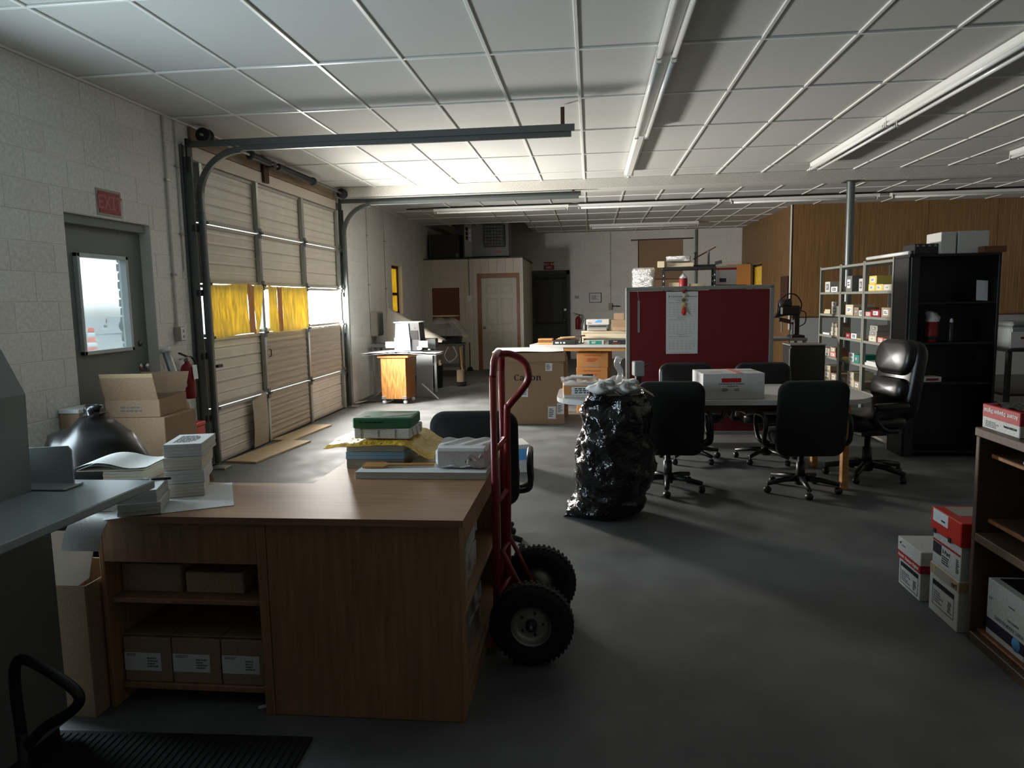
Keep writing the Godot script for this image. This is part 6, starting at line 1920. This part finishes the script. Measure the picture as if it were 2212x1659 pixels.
	P(cab, "side_edge", bxm(Vector3(0.02, 0.94, 0.02), 0.004), M.steel, Vector3(-0.20, 0.48, 0.165))
	P(cab, "top_edge", bxm(Vector3(0.41, 0.015, 0.35), 0.004), M.frame_grey, Vector3(0, 0.985, 0))
	var pr := T("black_press", "small black hand press with a curved cable on the grey bench", "press", Vector3(2.42, 1.048, -9.42), 0)
	P(pr, "base", bxm(Vector3(0.16, 0.03, 0.20), 0.006), M.black, Vector3(0.10, 0.015, 0.05))
	P(pr, "column", bxm(Vector3(0.07, 0.34, 0.08), 0.010), M.black, Vector3(0.11, 0.20, 0))
	P(pr, "head", bxm(Vector3(0.24, 0.12, 0.14), 0.02), M.black, Vector3(0.03, 0.33, 0.0))
	P(pr, "motor", tubem([Vector3(-0.10, 0.40, 0), Vector3(0.04, 0.42, 0)], 0.06, 16), M.black)
	P(pr, "snout", prismm(PackedVector2Array([Vector2(-0.16, 0.24), Vector2(-0.02, 0.27), Vector2(0.0, 0.34), Vector2(-0.10, 0.34)]), 0.08), M.black)
	P(pr, "arm", bxm(Vector3(0.22, 0.05, 0.06), 0.01), M.rust_wood, Vector3(0.0, 0.20, 0), Vector3(0, 0, -14))
	P(pr, "needle_bar", cym(0.008, 0.14, 8, 0.001), M.steel, Vector3(-0.06, 0.06, 0))
	P(pr, "cable", tubem(curve([Vector3(-0.12, 0.30, 0), Vector3(-0.10, 0.44, 0), Vector3(0.0, 0.53, 0), Vector3(0.10, 0.52, 0), Vector3(0.17, 0.42, 0), Vector3(0.16, 0.32, 0)]), 0.008, 6), M.black)
	P(pr, "hose", tubem(curve([Vector3(0.14, 0.33, 0), Vector3(0.22, 0.30, 0), Vector3(0.22, 0.18, 0), Vector3(0.15, 0.13, 0)]), 0.007, 6), M.black)
	P(pr, "label", bxm(Vector3(0.04, 0.03, 0.002), 0.0005), M.label_white, Vector3(0.06, 0.20, 0.045))
	var nb := T("notice_board", "dark wooden board on the wall beside the white corner strip", "board", Vector3(3.775, 1.18, -14.95))
	P(nb, "panel", bxm(Vector3(0.02, 0.75, 0.5), 0.003), M.rust_wood, Vector3(0, 0.375, 0))


func box_levels(rx: float, h: float, rz: float) -> Array:
	var out := []
	var n := 8
	for k in n + 1:
		var u := float(k) / n
		var s := 1.0 if k > 0 and k < n else 0.9
		out.append([Vector3(0, 0.02 + u * (h - 0.04) , 0), rx * s, rz * s])
	return out


func slotted_post(parent: Node, at: Vector3, h: float, m: Material) -> void:
	var st := stool()
	add_box(st, Vector3(0, h / 2.0, 0), Vector3(0.036, h, 0.004), 0.0)
	add_box(st, Vector3(-0.017 if at.x < 0 else 0.017, h / 2.0, -0.016 if at.z > 0 else 0.016), Vector3(0.004, h, 0.034), 0.0)
	var p := P(parent, "post", done(st), m, at)
	var sl := stool()
	var n := int(h / 0.08)
	for k in n:
		add_box(sl, Vector3(0, 0.04 + 0.08 * k, 0.0024), Vector3(0.012, 0.022, 0.001), 0.0)
	P(p, "slots", done(sl), M.label_white)


# ---------------------------------------------------------------- metal shelving along the right

func build_shelving() -> void:
	var X := 2.96
	var zs := [-9.96, -9.17, -8.41, -7.62]
	var ys := [1.905, 1.595, 1.325, 1.06, 0.795, 0.505, 0.08]
	var bay := ["left", "middle", "right"]
	for b in 3:
		var zc: float = (zs[b] + zs[b + 1]) / 2.0
		var L: float = zs[b + 1] - zs[b]
		var t := T("metal_shelving", "grey steel shelving unit, %s one of the three beside the black bookcase" % bay[b], "shelving", Vector3(X + 0.155, 0, zc), 0, "grey steel shelving units")
		for x in [-0.15, 0.15]:
			for z in [-L / 2.0 + 0.02, L / 2.0 - 0.02]:
				var st := stool()
				add_box(st, Vector3(0, 0.96, 0), Vector3(0.004, 1.92, 0.03), 0.0)
				add_box(st, Vector3(0.015 if x < 0 else -0.015, 0.96, 0.014 if z < 0 else -0.014), Vector3(0.03, 1.92, 0.004), 0.0)
				P(t, "post", done(st), M.shelf_grey, Vector3(x, 0, z))
		for y in ys:
			P(t, "shelf", bxm(Vector3(0.30, 0.028, L - 0.03), 0.003), M.shelf_grey, Vector3(0, y - 0.014, 0))
	# goods: bay, shelf, start and end along the bay (0 = far end), height, depth, lift, colour, name, label
	var g := "small goods on the steel shelving"
	var items := [
		[0, 1, 0.20, 0.46, 0.13, 0.16, 0, "cardboard_white", "white_jar_box", "white box with a clear front on the top shelf of the left steel unit"],
		[0, 1, 0.52, 0.84, 0.065, 0.14, 0, "label_white", "small_carton", "small white carton right of the clear-fronted box on the top shelf"],
		[1, 1, 0.18, 0.46, 0.18, 0.26, 0, "device_grey", "binder_box", "tall grey binder box on the top shelf of the middle steel unit"],
		[1, 1, 0.78, 0.95, 0.14, 0.12, 0, "cardboard_white", "tin_box", "red and white tin box on the top shelf of the middle steel unit"],
		[2, 1, 0.10, 0.36, 0.075, 0.28, 0, "yellow_box", "yellow_box", "yellow box at the far end of the right unit's top shelf"],
		[2, 1, 0.37, 0.64, 0.07, 0.28, 0, "yellow_box", "yellow_box", "yellow box in the middle of the right unit's top shelf"],
		[2, 1, 0.65, 0.94, 0.065, 0.26, 0, "cream", "cream_box", "cream box at the near end of the right unit's top shelf"],
		[2, 1, 0.12, 0.40, 0.085, 0.28, 0.0755, "yellow_box", "yellow_box", "yellow box stacked on two others on the right unit's top shelf"],
		[0, 2, 0.18, 0.50, 0.028, 0.16, 0, "cream", "flat_box", "lowest flat cream box on the left unit's second shelf"],
		[0, 2, 0.22, 0.50, 0.026, 0.15, 0.0285, "cream", "flat_box", "upper flat cream box on the left unit's second shelf"],
		[0, 2, 0.58, 0.92, 0.10, 0.16, 0, "putty", "grey_box", "grey box on the left unit's second shelf"],
		[0, 2, 0.58, 0.80, 0.05, 0.12, 0.1005, "cardboard_white", "red_spot_box", "small white box with a red spot stacked on the grey box"],
		[1, 2, 0.20, 0.55, 0.12, 0.24, 0, "cream", "cream_box", "larger cream box in the clutter of the middle unit's second shelf"],
		[1, 2, 0.60, 0.80, 0.09, 0.22, 0, "cardboard", "brown_box", "brown box in the clutter of the middle unit's second shelf"],
		[1, 2, 0.82, 0.97, 0.06, 0.12, 0, "label_white", "white_roll_box", "white package at the near end of the middle unit's second shelf"],
		[2, 2, 0.02, 0.22, 0.05, 0.16, 0, "pink", "pink_box", "pinkish box on the right unit's second shelf"],
		[2, 2, 0.24, 0.58, 0.075, 0.20, 0, "crimson", "red_box", "dark red box on the right unit's second shelf"],
		[2, 2, 0.62, 0.94, 0.10, 0.20, 0, "beige", "beige_package", "beige package at the near end of the right unit's second shelf"],
		[0, 3, 0.14, 0.50, 0.024, 0.18, 0, "label_white", "paper_pad", "white pad lying on the left unit's third shelf"],
		[0, 3, 0.58, 0.90, 0.055, 0.16, 0, "cream", "cream_box", "lowest of the stacked cream boxes on the left unit's third shelf"],
		[0, 3, 0.60, 0.90, 0.05, 0.16, 0.0555, "cream", "cream_box", "middle of the stacked cream boxes on the left unit's third shelf"],
		[0, 3, 0.62, 0.88, 0.05, 0.15, 0.106, "beige", "beige_box", "topmost of the stacked boxes on the left unit's third shelf"],
		[1, 3, 0.25, 0.46, 0.055, 0.12, 0, "red_print", "red_box", "small red box on the middle unit's third shelf"],
		[1, 3, 0.50, 0.74, 0.06, 0.14, 0, "label_white", "white_box", "small white box beside the red one on the third shelf"],
		[1, 3, 0.76, 0.95, 0.012, 0.16, 0, "yellow_box", "yellow_pad", "thin yellow pad on the middle unit's third shelf"],
		[2, 3, 0.18, 0.46, 0.06, 0.26, 0, "cream", "cream_box", "lowest box of the grey stack on the right unit's third shelf"],
		[2, 3, 0.20, 0.48, 0.055, 0.27, 0.0605, "putty", "putty_box", "second box of the grey stack on the right unit's third shelf"],
		[2, 3, 0.22, 0.50, 0.055, 0.27, 0.1160, "putty", "putty_box", "topmost box of the grey stack on the right unit's third shelf"],
		[2, 3, 0.52, 0.72, 0.055, 0.16, 0, "pink", "pink_box", "pink box beside the grey stack on the third shelf"],
		[2, 3, 0.74, 0.94, 0.05, 0.16, 0, "beige", "beige_box", "beige box at the near end of the right unit's third shelf"],
		[0, 4, 0.04, 0.26, 0.045, 0.14, 0, "red_plastic", "orange_box", "orange-red box on the left unit's fourth shelf"],
		[0, 4, 0.30, 0.52, 0.045, 0.14, 0, "label_white", "white_box", "small white box on the left unit's fourth shelf"],
		[0, 4, 0.32, 0.54, 0.05, 0.13, 0.0455, "cream", "cream_box", "cream box stacked on the white one on the fourth shelf"],
		[0, 4, 0.56, 0.86, 0.06, 0.16, 0, "pink", "pink_box", "pink box on the left unit's fourth shelf"],
		[0, 4, 0.58, 0.84, 0.06, 0.15, 0.0605, "beige", "beige_box", "beige box stacked on the pink one on the fourth shelf"],
		[1, 4, 0.42, 0.66, 0.05, 0.14, 0, "label_white", "white_box", "lowest of the stacked white boxes on the middle unit's fourth shelf"],
		[1, 4, 0.43, 0.66, 0.05, 0.14, 0.0505, "label_white", "white_box", "topmost of the stacked white boxes on the middle unit's fourth shelf"],
		[1, 4, 0.68, 0.90, 0.09, 0.20, 0, "teal", "green_box", "green box on the middle unit's fourth shelf"],
		[1, 4, 0.10, 0.34, 0.03, 0.12, 0, "yellow_box", "gold_packet", "gold packet on the middle unit's fourth shelf"],
		[2, 4, 0.06, 0.60, 0.03, 0.24, 0, "paper", "paper_pile", "pile of white paper on the right unit's fourth shelf"],
		[2, 4, 0.12, 0.72, 0.02, 0.22, 0.0305, "paper", "paper_pile", "thin white papers on top of the paper pile on the fourth shelf"],
		[0, 5, 0.26, 0.62, 0.11, 0.20, 0, "beige", "beige_box", "beige box on the left unit's fifth shelf"],
		[0, 5, 0.30, 0.60, 0.06, 0.16, 0.1105, "cream", "red_mark_box", "cream box with red marks stacked on the fifth shelf"],
		[0, 5, 0.66, 0.92, 0.09, 0.18, 0, "beige", "brown_packet", "brownish packet at the near end of the left unit's fifth shelf"],
		[1, 5, 0.06, 0.34, 0.10, 0.22, 0, "beige", "beige_box", "beige box at the far end of the middle unit's fifth shelf"],
		[1, 5, 0.36, 0.70, 0.09, 0.22, 0, "cream", "cream_box", "lower cream box on the middle unit's fifth shelf"],
		[1, 5, 0.38, 0.68, 0.08, 0.22, 0.0905, "cream", "cream_box", "upper cream box on the middle unit's fifth shelf"],
		[1, 5, 0.72, 0.94, 0.08, 0.20, 0, "beige", "brown_packet", "brownish packet at the near end of the middle unit's fifth shelf"],
	]
	var seed_ := 300
	for it in items:
		var b: int = it[0]
		var L: float = zs[b + 1] - zs[b] - 0.06
		var z0: float = zs[b] + 0.03 + L * it[2]
		var z1: float = zs[b] + 0.03 + L * it[3]
		var w := z1 - z0
		seed_ += 1
		var n := T(it[8], it[9], "box", Vector3(X + 0.012 + it[5] / 2.0 + 0.004, ys[it[1]] + 0.0005 + it[6], (z0 + z1) / 2.0), 0.0, g)
		P(n, "body", bxm(Vector3(it[5], it[4], w), 0.003), M[it[7]], Vector3(0, it[4] / 2.0, 0))
		var lm: Material = M.label_white if it[7] in ["yellow_box", "pink", "crimson", "beige", "device_grey", "cream"] else M.ink_grey
		if it[4] > 0.03:
			P(n, "label", bxm(Vector3(0.001, it[4] * 0.55, w * 0.55), 0.0003), lm, Vector3(-it[5] / 2.0 - 0.0006, it[4] * 0.5, 0))
			P(n, "print", printm(w * 0.4, it[4] * 0.3, 2, seed_), M.ink if lm == M.label_white else M.label_white, Vector3(-it[5] / 2.0 - 0.0014, it[4] * 0.5, 0), Vector3(0, -90, 0))
	# black bookcase with a slanted left edge
	var zf := -7.27
	var o := Vector3(3.40, 0, -7.45)
	var bc := T("black_bookcase", "tall black bookcase at the near end of the steel shelving", "bookcase", o)
	BW(bc, "side_panel", Vector3(2.965, 0, -7.29), Vector3(2.99, 1.90, -7.612), M.device_dark)
	BW(bc, "side_panel", Vector3(3.75, 0, zf), Vector3(3.775, 1.90, -7.612), M.black)
	BW(bc, "front_strip", Vector3(2.985, 0, zf), Vector3(3.06, 1.90, -7.29), M.device_dark)
	BW(bc, "top", Vector3(2.965, 1.90, zf), Vector3(3.775, 1.925, -7.60), M.black)
	BW(bc, "back_panel", Vector3(2.985, 0, -7.595), Vector3(3.755, 1.905, -7.607), M.black)
	for y in [1.48, 1.10, 0.72, 0.06]:
		BW(bc, "shelf", Vector3(2.99, y - 0.022, zf - 0.01), Vector3(3.75, y, -7.595), M.black)
	var rj := T("wipes_tub", "red and black tub with a torn white paper top in the black bookcase", "tub", Vector3(3.24, 1.1005, -7.40))
	P(rj, "tub", lathem([Vector2(0, 0), Vector2(0.055, 0), Vector2(0.06, 0.01), Vector2(0.062, 0.19), Vector2(0, 0.19)], 20), M.crimson)
	P(rj, "black_band", lathem([Vector2(0.0605, 0.02), Vector2(0.0632, 0.022), Vector2(0.0632, 0.05), Vector2(0.0605, 0.052)], 20), M.ink)
	P(rj, "paper_top", bagm([[Vector3(0, 0.19, 0), 0.06, 0.06], [Vector3(0.01, 0.23, 0), 0.05, 0.045], [Vector3(-0.01, 0.27, 0), 0.05, 0.03], [Vector3(-0.02, 0.29, 0), 0.02, 0.015]], 14, 0.02, 15, 14.0), M.paper)
	var bt := T("dark_bottle", "slim dark bottle with a white cap in the black bookcase", "bottle", Vector3(3.42, 1.1005, -7.40))
	P(bt, "body", lathem([Vector2(0, 0), Vector2(0.022, 0), Vector2(0.023, 0.01), Vector2(0.022, 0.16), Vector2(0.012, 0.18), Vector2(0, 0.18)], 16), M.device_dark)
	P(bt, "cap", lathem([Vector2(0, 0.18), Vector2(0.015, 0.18), Vector2(0.015, 0.205), Vector2(0.006, 0.22), Vector2(0, 0.22)], 14), M.label_white)
	T1("paper_sheet", bxm(Vector3(0.11, 0.19, 0.002), 0.0005), M.label_white, "pale sheet standing at the right side of the black bookcase", "paper", Vector3(3.66, 1.58, -7.36), Vector3(-8, 8, -4))
	var tray := T("white_tray", "white carton tray with a red band low in the black bookcase", "tray", Vector3(3.19, 0.7205, -7.38), 6)
	P(tray, "tray", bxm(Vector3(0.24, 0.05, 0.16), 0.004), M.cardboard_white, Vector3(0, 0.025, 0))
	P(tray, "red_band", bxm(Vector3(0.12, 0.022, 0.001), 0.0003), M.crimson, Vector3(0.03, 0.025, 0.0806))
	# on top
	var ty := 1.9255
	var bb := T("black_case", "black patterned case lying on top of the black bookcase", "case", Vector3(3.135, ty, -7.46))
	P(bb, "case", bxm(Vector3(0.22, 0.10, 0.26), 0.008), M.device_dark, Vector3(0, 0.05, 0))
	for k in 4:
		P(bb, "triangle_mark", prismm(PackedVector2Array([Vector2(-0.016, 0), Vector2(0.016, 0), Vector2(0, 0.018)]), 0.001), M.putty, Vector3(-0.08 + 0.053 * k, 0.075, 0.1306))
	carton("left white archive carton on top of the black bookcase", Vector3(3.31, ty, -7.44), Vector3(0.135, 0.20, 0.30), M.cardboard_white, 0, [], "archive_carton", "box", false)
	carton("right white archive carton on top of the black bookcase", Vector3(3.53, ty, -7.44), Vector3(0.27, 0.205, 0.30), M.cardboard_white, 0, [], "archive_carton", "box", false)
	carton("low brown wooden box at the right end of the black bookcase top", Vector3(3.66, ty, -7.22 - 0.0), Vector3(0.20, 0.055, 0.10), M.board_brown, 0, [], "low_box", "box", false)
	T1("spare_tube", tubem([Vector3(2.99, 1.946, -8.40), Vector3(2.99, 1.946, -7.34)], 0.018, 12), M.lamp_glass, "spare white fluorescent tube lying on top of the shelving", "tube")
	# printer further right
	var pt := T("printer_stand", "dark stand under the grey printer at the right edge", "table", Vector3(5.0, 0, -9.0))
	P(pt, "top", bxm(Vector3(0.75, 0.03, 0.6), 0.004), M.black, Vector3(0, 0.905, 0))
	for x in [-0.34, 0.34]:
		for z in [-0.27, 0.27]:
			P(pt, "leg", bxm(Vector3(0.05, 0.89, 0.05), 0.004), M.black, Vector3(x, 0.445, z))
	P(pt, "shelf", bxm(Vector3(0.7, 0.03, 0.56), 0.004), M.black, Vector3(0, 0.40, 0))
	var p := T("office_printer", "grey office printer on the dark stand at the right edge", "printer", Vector3(5.0, 0.9205, -9.0))
	P(p, "body", bxm(Vector3(0.62, 0.24, 0.46), 0.02), M.machine_light, Vector3(0, 0.12, 0))
	P(p, "scanner_lid", bxm(Vector3(0.60, 0.06, 0.44), 0.02), M.machine_grey, Vector3(0, 0.272, 0))
	P(p, "front_sheet", bxm(Vector3(0.24, 0.18, 0.004), 0.001), M.label_white, Vector3(-0.19, 0.10, 0.233))
	P(p, "red_label", bxm(Vector3(0.09, 0.025, 0.002), 0.0005), M.crimson, Vector3(-0.16, 0.12, 0.236))


# ---------------------------------------------------------------- bookcase and cartons at the near right

func ink_label(parent: Node, at: Vector3, w: float, h: float, head: Material, seed_: int) -> void:
	# a printed panel on a face that looks to -x: dark heading, a frame and small print
	var l := P(parent, "printed_panel", frame_mesh(w, h, 0.003), M.ink, at, Vector3(0, -90, 0))
	P(l, "heading", bxm(Vector3(w, h * 0.2, 0.001), 0.0), head, Vector3(0, h * 0.4, 0.0003))
	P(l, "print", printm(w * 0.5, h * 0.5, 5, seed_), M.ink_grey, Vector3(-w * 0.18, -h * 0.12, 0))
	P(l, "bar_code", printm(w * 0.2, h * 0.45, 9, seed_ + 1), M.ink, Vector3(w * 0.33, -h * 0.15, 0))


func build_right_foreground() -> void:
	var o := Vector3(1.88, 0, -2.5)
	var b := T("bookcase", "brown wood bookcase at the near right edge", "bookcase", o)
	BW(b, "side_panel", Vector3(1.70, 0, -3.40), Vector3(2.06, 0.94, -3.372), M.walnut)
	BW(b, "side_panel", Vector3(1.70, 0, -1.62), Vector3(2.06, 0.94, -1.60), M.walnut)
	BW(b, "top", Vector3(1.695, 0.94, -3.405), Vector3(2.06, 0.978, -1.60), M.walnut)
	BW(b, "middle_shelf", Vector3(1.70, 0.467, -3.372), Vector3(2.06, 0.505, -1.62), M.walnut)
	BW(b, "base", Vector3(1.70, 0, -3.372), Vector3(2.06, 0.045, -1.62), M.walnut)
	BW(b, "back_panel", Vector3(2.05, 0.045, -3.372), Vector3(2.06, 0.94, -1.62), M.walnut)
	for y in [0.845, 0.552]:
		BW(b, "shelf", Vector3(1.76, y, -3.371), Vector3(2.05, y + 0.018, -1.621), M.walnut)
		BW(b, "shelf_edge", Vector3(1.752, y, -3.371), Vector3(1.76, y + 0.018, -1.621), M.trim_wood)
	BW(b, "floor_board", Vector3(1.73, 0.045, -3.371), Vector3(2.05, 0.058, -1.621), M.trim_wood)
	T1("paper_pile", bxm(Vector3(0.22, 0.012, 0.30), 0.002), M.machine_light, "dark-topped papers on the upper shelf of the near right bookcase", "paper", Vector3(1.89, 0.870, -3.02), Vector3(0, 6, 0))
	# accent box, standing upside down
	var a := T("paper_carton", "red and white paper carton upside down on top of the bookcase", "box", Vector3(1.84, 0.9785, -3.265))
	P(a, "body", bxm(Vector3(0.23, 0.105, 0.285), 0.003), M.cardboard_white, Vector3(0, 0.0525, 0))
	P(a, "red_band", bxm(Vector3(0.232, 0.058, 0.287), 0.003), M.red_print, Vector3(0, 0.0765, 0))
	txt(a, "Accent  Opaque Digital", 0.017, M.ink_white, Vector3(-0.1170, 0.080, 0.0), Vector3(0, -90, 180))
	txt(a, "INTERNATIONAL", 0.009, M.ink, Vector3(-0.1158, 0.030, 0.075), Vector3(0, -90, 180))
	P(a, "print", printm(0.11, 0.028, 4, 201), M.ink_grey, Vector3(-0.1156, 0.022, -0.06), Vector3(0, -90, 0))
	P(a, "film", sheetm(func(u: float, v: float) -> Vector3: return Vector3(-0.10 + 0.2 * u, 0.112 + 0.012 * sin(u * 15 + v * 4) * sin(v * 9), -0.12 + 0.24 * v), 12, 12, 0.002), M.black_film)
	# gloves box
	var g := T("glove_carton", "white glove carton upside down on the bookcase's bottom shelf", "box", Vector3(1.885, 0.0585, -3.19))
	P(g, "body", bxm(Vector3(0.27, 0.255, 0.29), 0.003), M.cardboard_white, Vector3(0, 0.1275, 0))
	P(g, "navy_band", bxm(Vector3(0.272, 0.055, 0.292), 0.003), M.navy, Vector3(0, 0.052, 0))
	txt(g, "VINYL EXAM GLOVES", 0.016, M.ink_grey, Vector3(-0.1356, 0.100, 0.03), Vector3(0, -90, 180))
	txt(g, "POWDER FREE", 0.009, M.ink_grey, Vector3(-0.1356, 0.128, 0.06), Vector3(0, -90, 180))
	P(g, "print", printm(0.06, 0.012, 1, 203), M.ink_grey, Vector3(-0.1356, 0.19, 0.05), Vector3(0, -90, 0))
	P(g, "print", printm(0.04, 0.016, 2, 204), M.ink_grey, Vector3(-0.1356, 0.17, -0.11), Vector3(0, -90, 0))
	P(g, "globe_mark", lathem([Vector2(0, 0), Vector2(0.030, 0), Vector2(0.030, 0.001), Vector2(0, 0.001)], 24), M.sky_print, Vector3(-0.1364, 0.052, 0.09), Vector3(0, 0, 90))
	P(g, "dark_lid", bxm(Vector3(0.22, 0.002, 0.24), 0.0005), M.device_dark, Vector3(0.01, 0.2562, 0))
	# cartons on the floor
	var c1 := T("paper_carton", "short white paper carton with a red band on the floor by the bookcase", "box", Vector3(1.81, 0, -3.925))
	P(c1, "body", bxm(Vector3(0.29, 0.175, 0.255), 0.003), M.cardboard_white, Vector3(0, 0.0875, 0))
	P(c1, "lid", bxm(Vector3(0.305, 0.115, 0.275), 0.003), M.cardboard_white, Vector3(0, 0.205, 0))
	P(c1, "red_band", bxm(Vector3(0.307, 0.045, 0.277), 0.003), M.red_print, Vector3(0, 0.170, 0))
	txt(c1, "Accent  Opaque Digital", 0.016, M.ink_white, Vector3(-0.1542, 0.171, 0), Vector3(0, -90, 0))
	ink_label(c1, Vector3(-0.1458, 0.075, 0.0), 0.215, 0.115, M.ink, 205)
	P(c1, "emblem", prismm(PackedVector2Array([Vector2(-0.014, 0), Vector2(0.012, 0.012), Vector2(0.004, -0.006)]), 0.001), M.ink, Vector3(-0.1532, 0.235, -0.10), Vector3(0, -90, 0))
	P(c1, "print", printm(0.05, 0.010, 1, 206), M.ink_grey, Vector3(-0.1532, 0.228, -0.06), Vector3(0, -90, 0))
	P(c1, "print", printm(0.10, 0.014, 1, 207), M.ink, Vector3(0.02, 0.263, 0.04), Vector3(-90, 0, 0))
	var c2 := T("paper_carton", "white paper carton with a taped lid under the red-lidded one", "box", Vector3(1.825, 0, -3.585))
	P(c2, "body", bxm(Vector3(0.29, 0.245, 0.285), 0.003), M.cardboard_white, Vector3(0, 0.1225, 0))
	P(c2, "tape_band", bxm(Vector3(0.293, 0.055, 0.288), 0.003), M.tape, Vector3(0, 0.216, 0))
	P(c2, "sticker", bxm(Vector3(0.001, 0.042, 0.16), 0.0003), M.putty, Vector3(-0.1472, 0.215, -0.01))
	txt(c2, "ort", 0.026, M.ink, Vector3(-0.1476, 0.212, 0.105), Vector3(0, -90, 0))
	ink_label(c2, Vector3(-0.1456, 0.105, 0.0), 0.215, 0.125, M.ink, 209)
	var c3 := T("paper_carton", "white carton with a bright red lid stacked by the bookcase", "box", Vector3(1.825, 0.2455, -3.585))
	P(c3, "body", bxm(Vector3(0.28, 0.20, 0.275), 0.003), M.cardboard_white, Vector3(0, 0.10, 0))
	P(c3, "lid", bxm(Vector3(0.30, 0.115, 0.295), 0.004), M.red_plastic, Vector3(0, 0.22, 0))
	P(c3, "white_sticker", bxm(Vector3(0.001, 0.06, 0.15), 0.0003), M.label_white, Vector3(-0.1506, 0.245, -0.05))
	P(c3, "print", printm(0.05, 0.014, 1, 210), M.ink, Vector3(-0.1516, 0.235, -0.015), Vector3(0, -90, 0))
	P(c3, "top_sticker", bxm(Vector3(0.20, 0.001, 0.15), 0.0003), M.putty, Vector3(0, 0.2781, -0.05))
	for z in [-0.10, 0.05]:
		P(c3, "clip", bxm(Vector3(0.004, 0.025, 0.025), 0.001), M.steel_dark, Vector3(-0.1522, 0.168, z))
	P(c3, "red_rule", bxm(Vector3(0.001, 0.010, 0.27), 0.0), M.red_print, Vector3(-0.1406, 0.118, 0.0))
	P(c3, "dark_block", bxm(Vector3(0.001, 0.055, 0.085), 0.0), M.navy, Vector3(-0.1406, 0.082, -0.09))
	txt(c3, "3-Part", 0.020, M.ink, Vector3(-0.1406, 0.085, 0.0), Vector3(0, -90, 0))
	P(c3, "print", printm(0.08, 0.045, 4, 211), M.ink, Vector3(-0.1408, 0.045, 0.0), Vector3(0, -90, 0))
	P(c3, "bar_code", printm(0.035, 0.07, 8, 212), M.ink, Vector3(-0.1408, 0.06, 0.115), Vector3(0, -90, 0))


# ---------------------------------------------------------------- outside the door

func build_outside() -> void:
	var g := S("ground", "pale paved yard outside")
	B(g, "yard", Vector3(-90, -0.3, 40), Vector3(-3.96, -0.1, -110), M.asphalt, 0.0)
	var bj := S("trim_3", "brick jamb outside the exit door")
	var st := stool()
	add_box(st, Vector3(-3.985, 1.5, -6.12), Vector3(0.19, 3.2, 0.20))
	P(bj, "mortar_core", done(st), M.block)
	var bm := bxm(Vector3(0.20, 0.062, 0.20), 0.004)
	var bh := bxm(Vector3(0.20, 0.062, 0.10), 0.004)
	for k in 40:
		var y := -0.06 + k * 0.0762
		if k % 2:
			P(bj, "brick", bm, M.brick, Vector3(-3.988, y, -6.11))
		else:
			P(bj, "brick", bh, M.brick, Vector3(-3.988, y, -6.05))
	# white pickup seen through the glass
	var t := T("pickup_truck", "white pickup truck parked in the yard beyond the exit door glass", "truck", Vector3(-30.6, -0.1, -43.5), 35)
	var side := PackedVector2Array([Vector2(0, 0.55), Vector2(0.0, 1.12), Vector2(2.0, 1.14), Vector2(2.05, 1.18), Vector2(2.35, 1.75), Vector2(3.75, 1.78), Vector2(4.45, 1.22), Vector2(5.5, 1.12), Vector2(5.65, 0.9), Vector2(5.65, 0.5), Vector2(4.95, 0.42), Vector2(1.6, 0.42)])
	P(t, "body", prismm(side, 1.75), M.car_white)
	P(t, "side_window", prismm(PackedVector2Array([Vector2(2.42, 1.2), Vector2(2.52, 1.66), Vector2(3.65, 1.68), Vector2(4.2, 1.24)]), 1.77), M.car_glass)
	P(t, "tail_lamp", bxm(Vector3(0.06, 0.30, 1.78), 0.01), M.crimson, Vector3(0.03, 0.85, 0))
	P(t, "rear_bumper", bxm(Vector3(0.20, 0.16, 1.7), 0.03), M.steel, Vector3(-0.06, 0.52, 0))
	for x in [1.15, 4.55]:
		for z in [-0.8, 0.8]:
			var w := P(t, "wheel", tubem([Vector3(x, 0.37, z - 0.12), Vector3(x, 0.37, z + 0.12)], 0.37, 24), M.rubber)
			P(w, "rim", tubem([Vector3(x, 0.37, z - 0.125), Vector3(x, 0.37, z + 0.125)], 0.21, 18), M.galvanised)
		P(t, "wheel_arch", tubem([Vector3(x, 0.50, -0.89), Vector3(x, 0.50, 0.89)], 0.46, 24), M.device_dark)
	var c := T("traffic_drum", "orange and white traffic drum standing in the yard", "traffic drum", Vector3(-18.2, -0.1, -25.0))
	P(c, "base", lathem([Vector2(0, 0), Vector2(0.26, 0), Vector2(0.26, 0.05), Vector2(0, 0.05)], 24), M.rubber)
	for k in 5:
		P(c, "band", lathem([Vector2(0, 0.06 + 0.18 * k), Vector2(0.17 - 0.015 * k, 0.06 + 0.18 * k), Vector2(0.155 - 0.015 * k, 0.24 + 0.18 * k), Vector2(0, 0.24 + 0.18 * k)], 24), M.cone_orange if k % 2 == 0 else M.label_white)
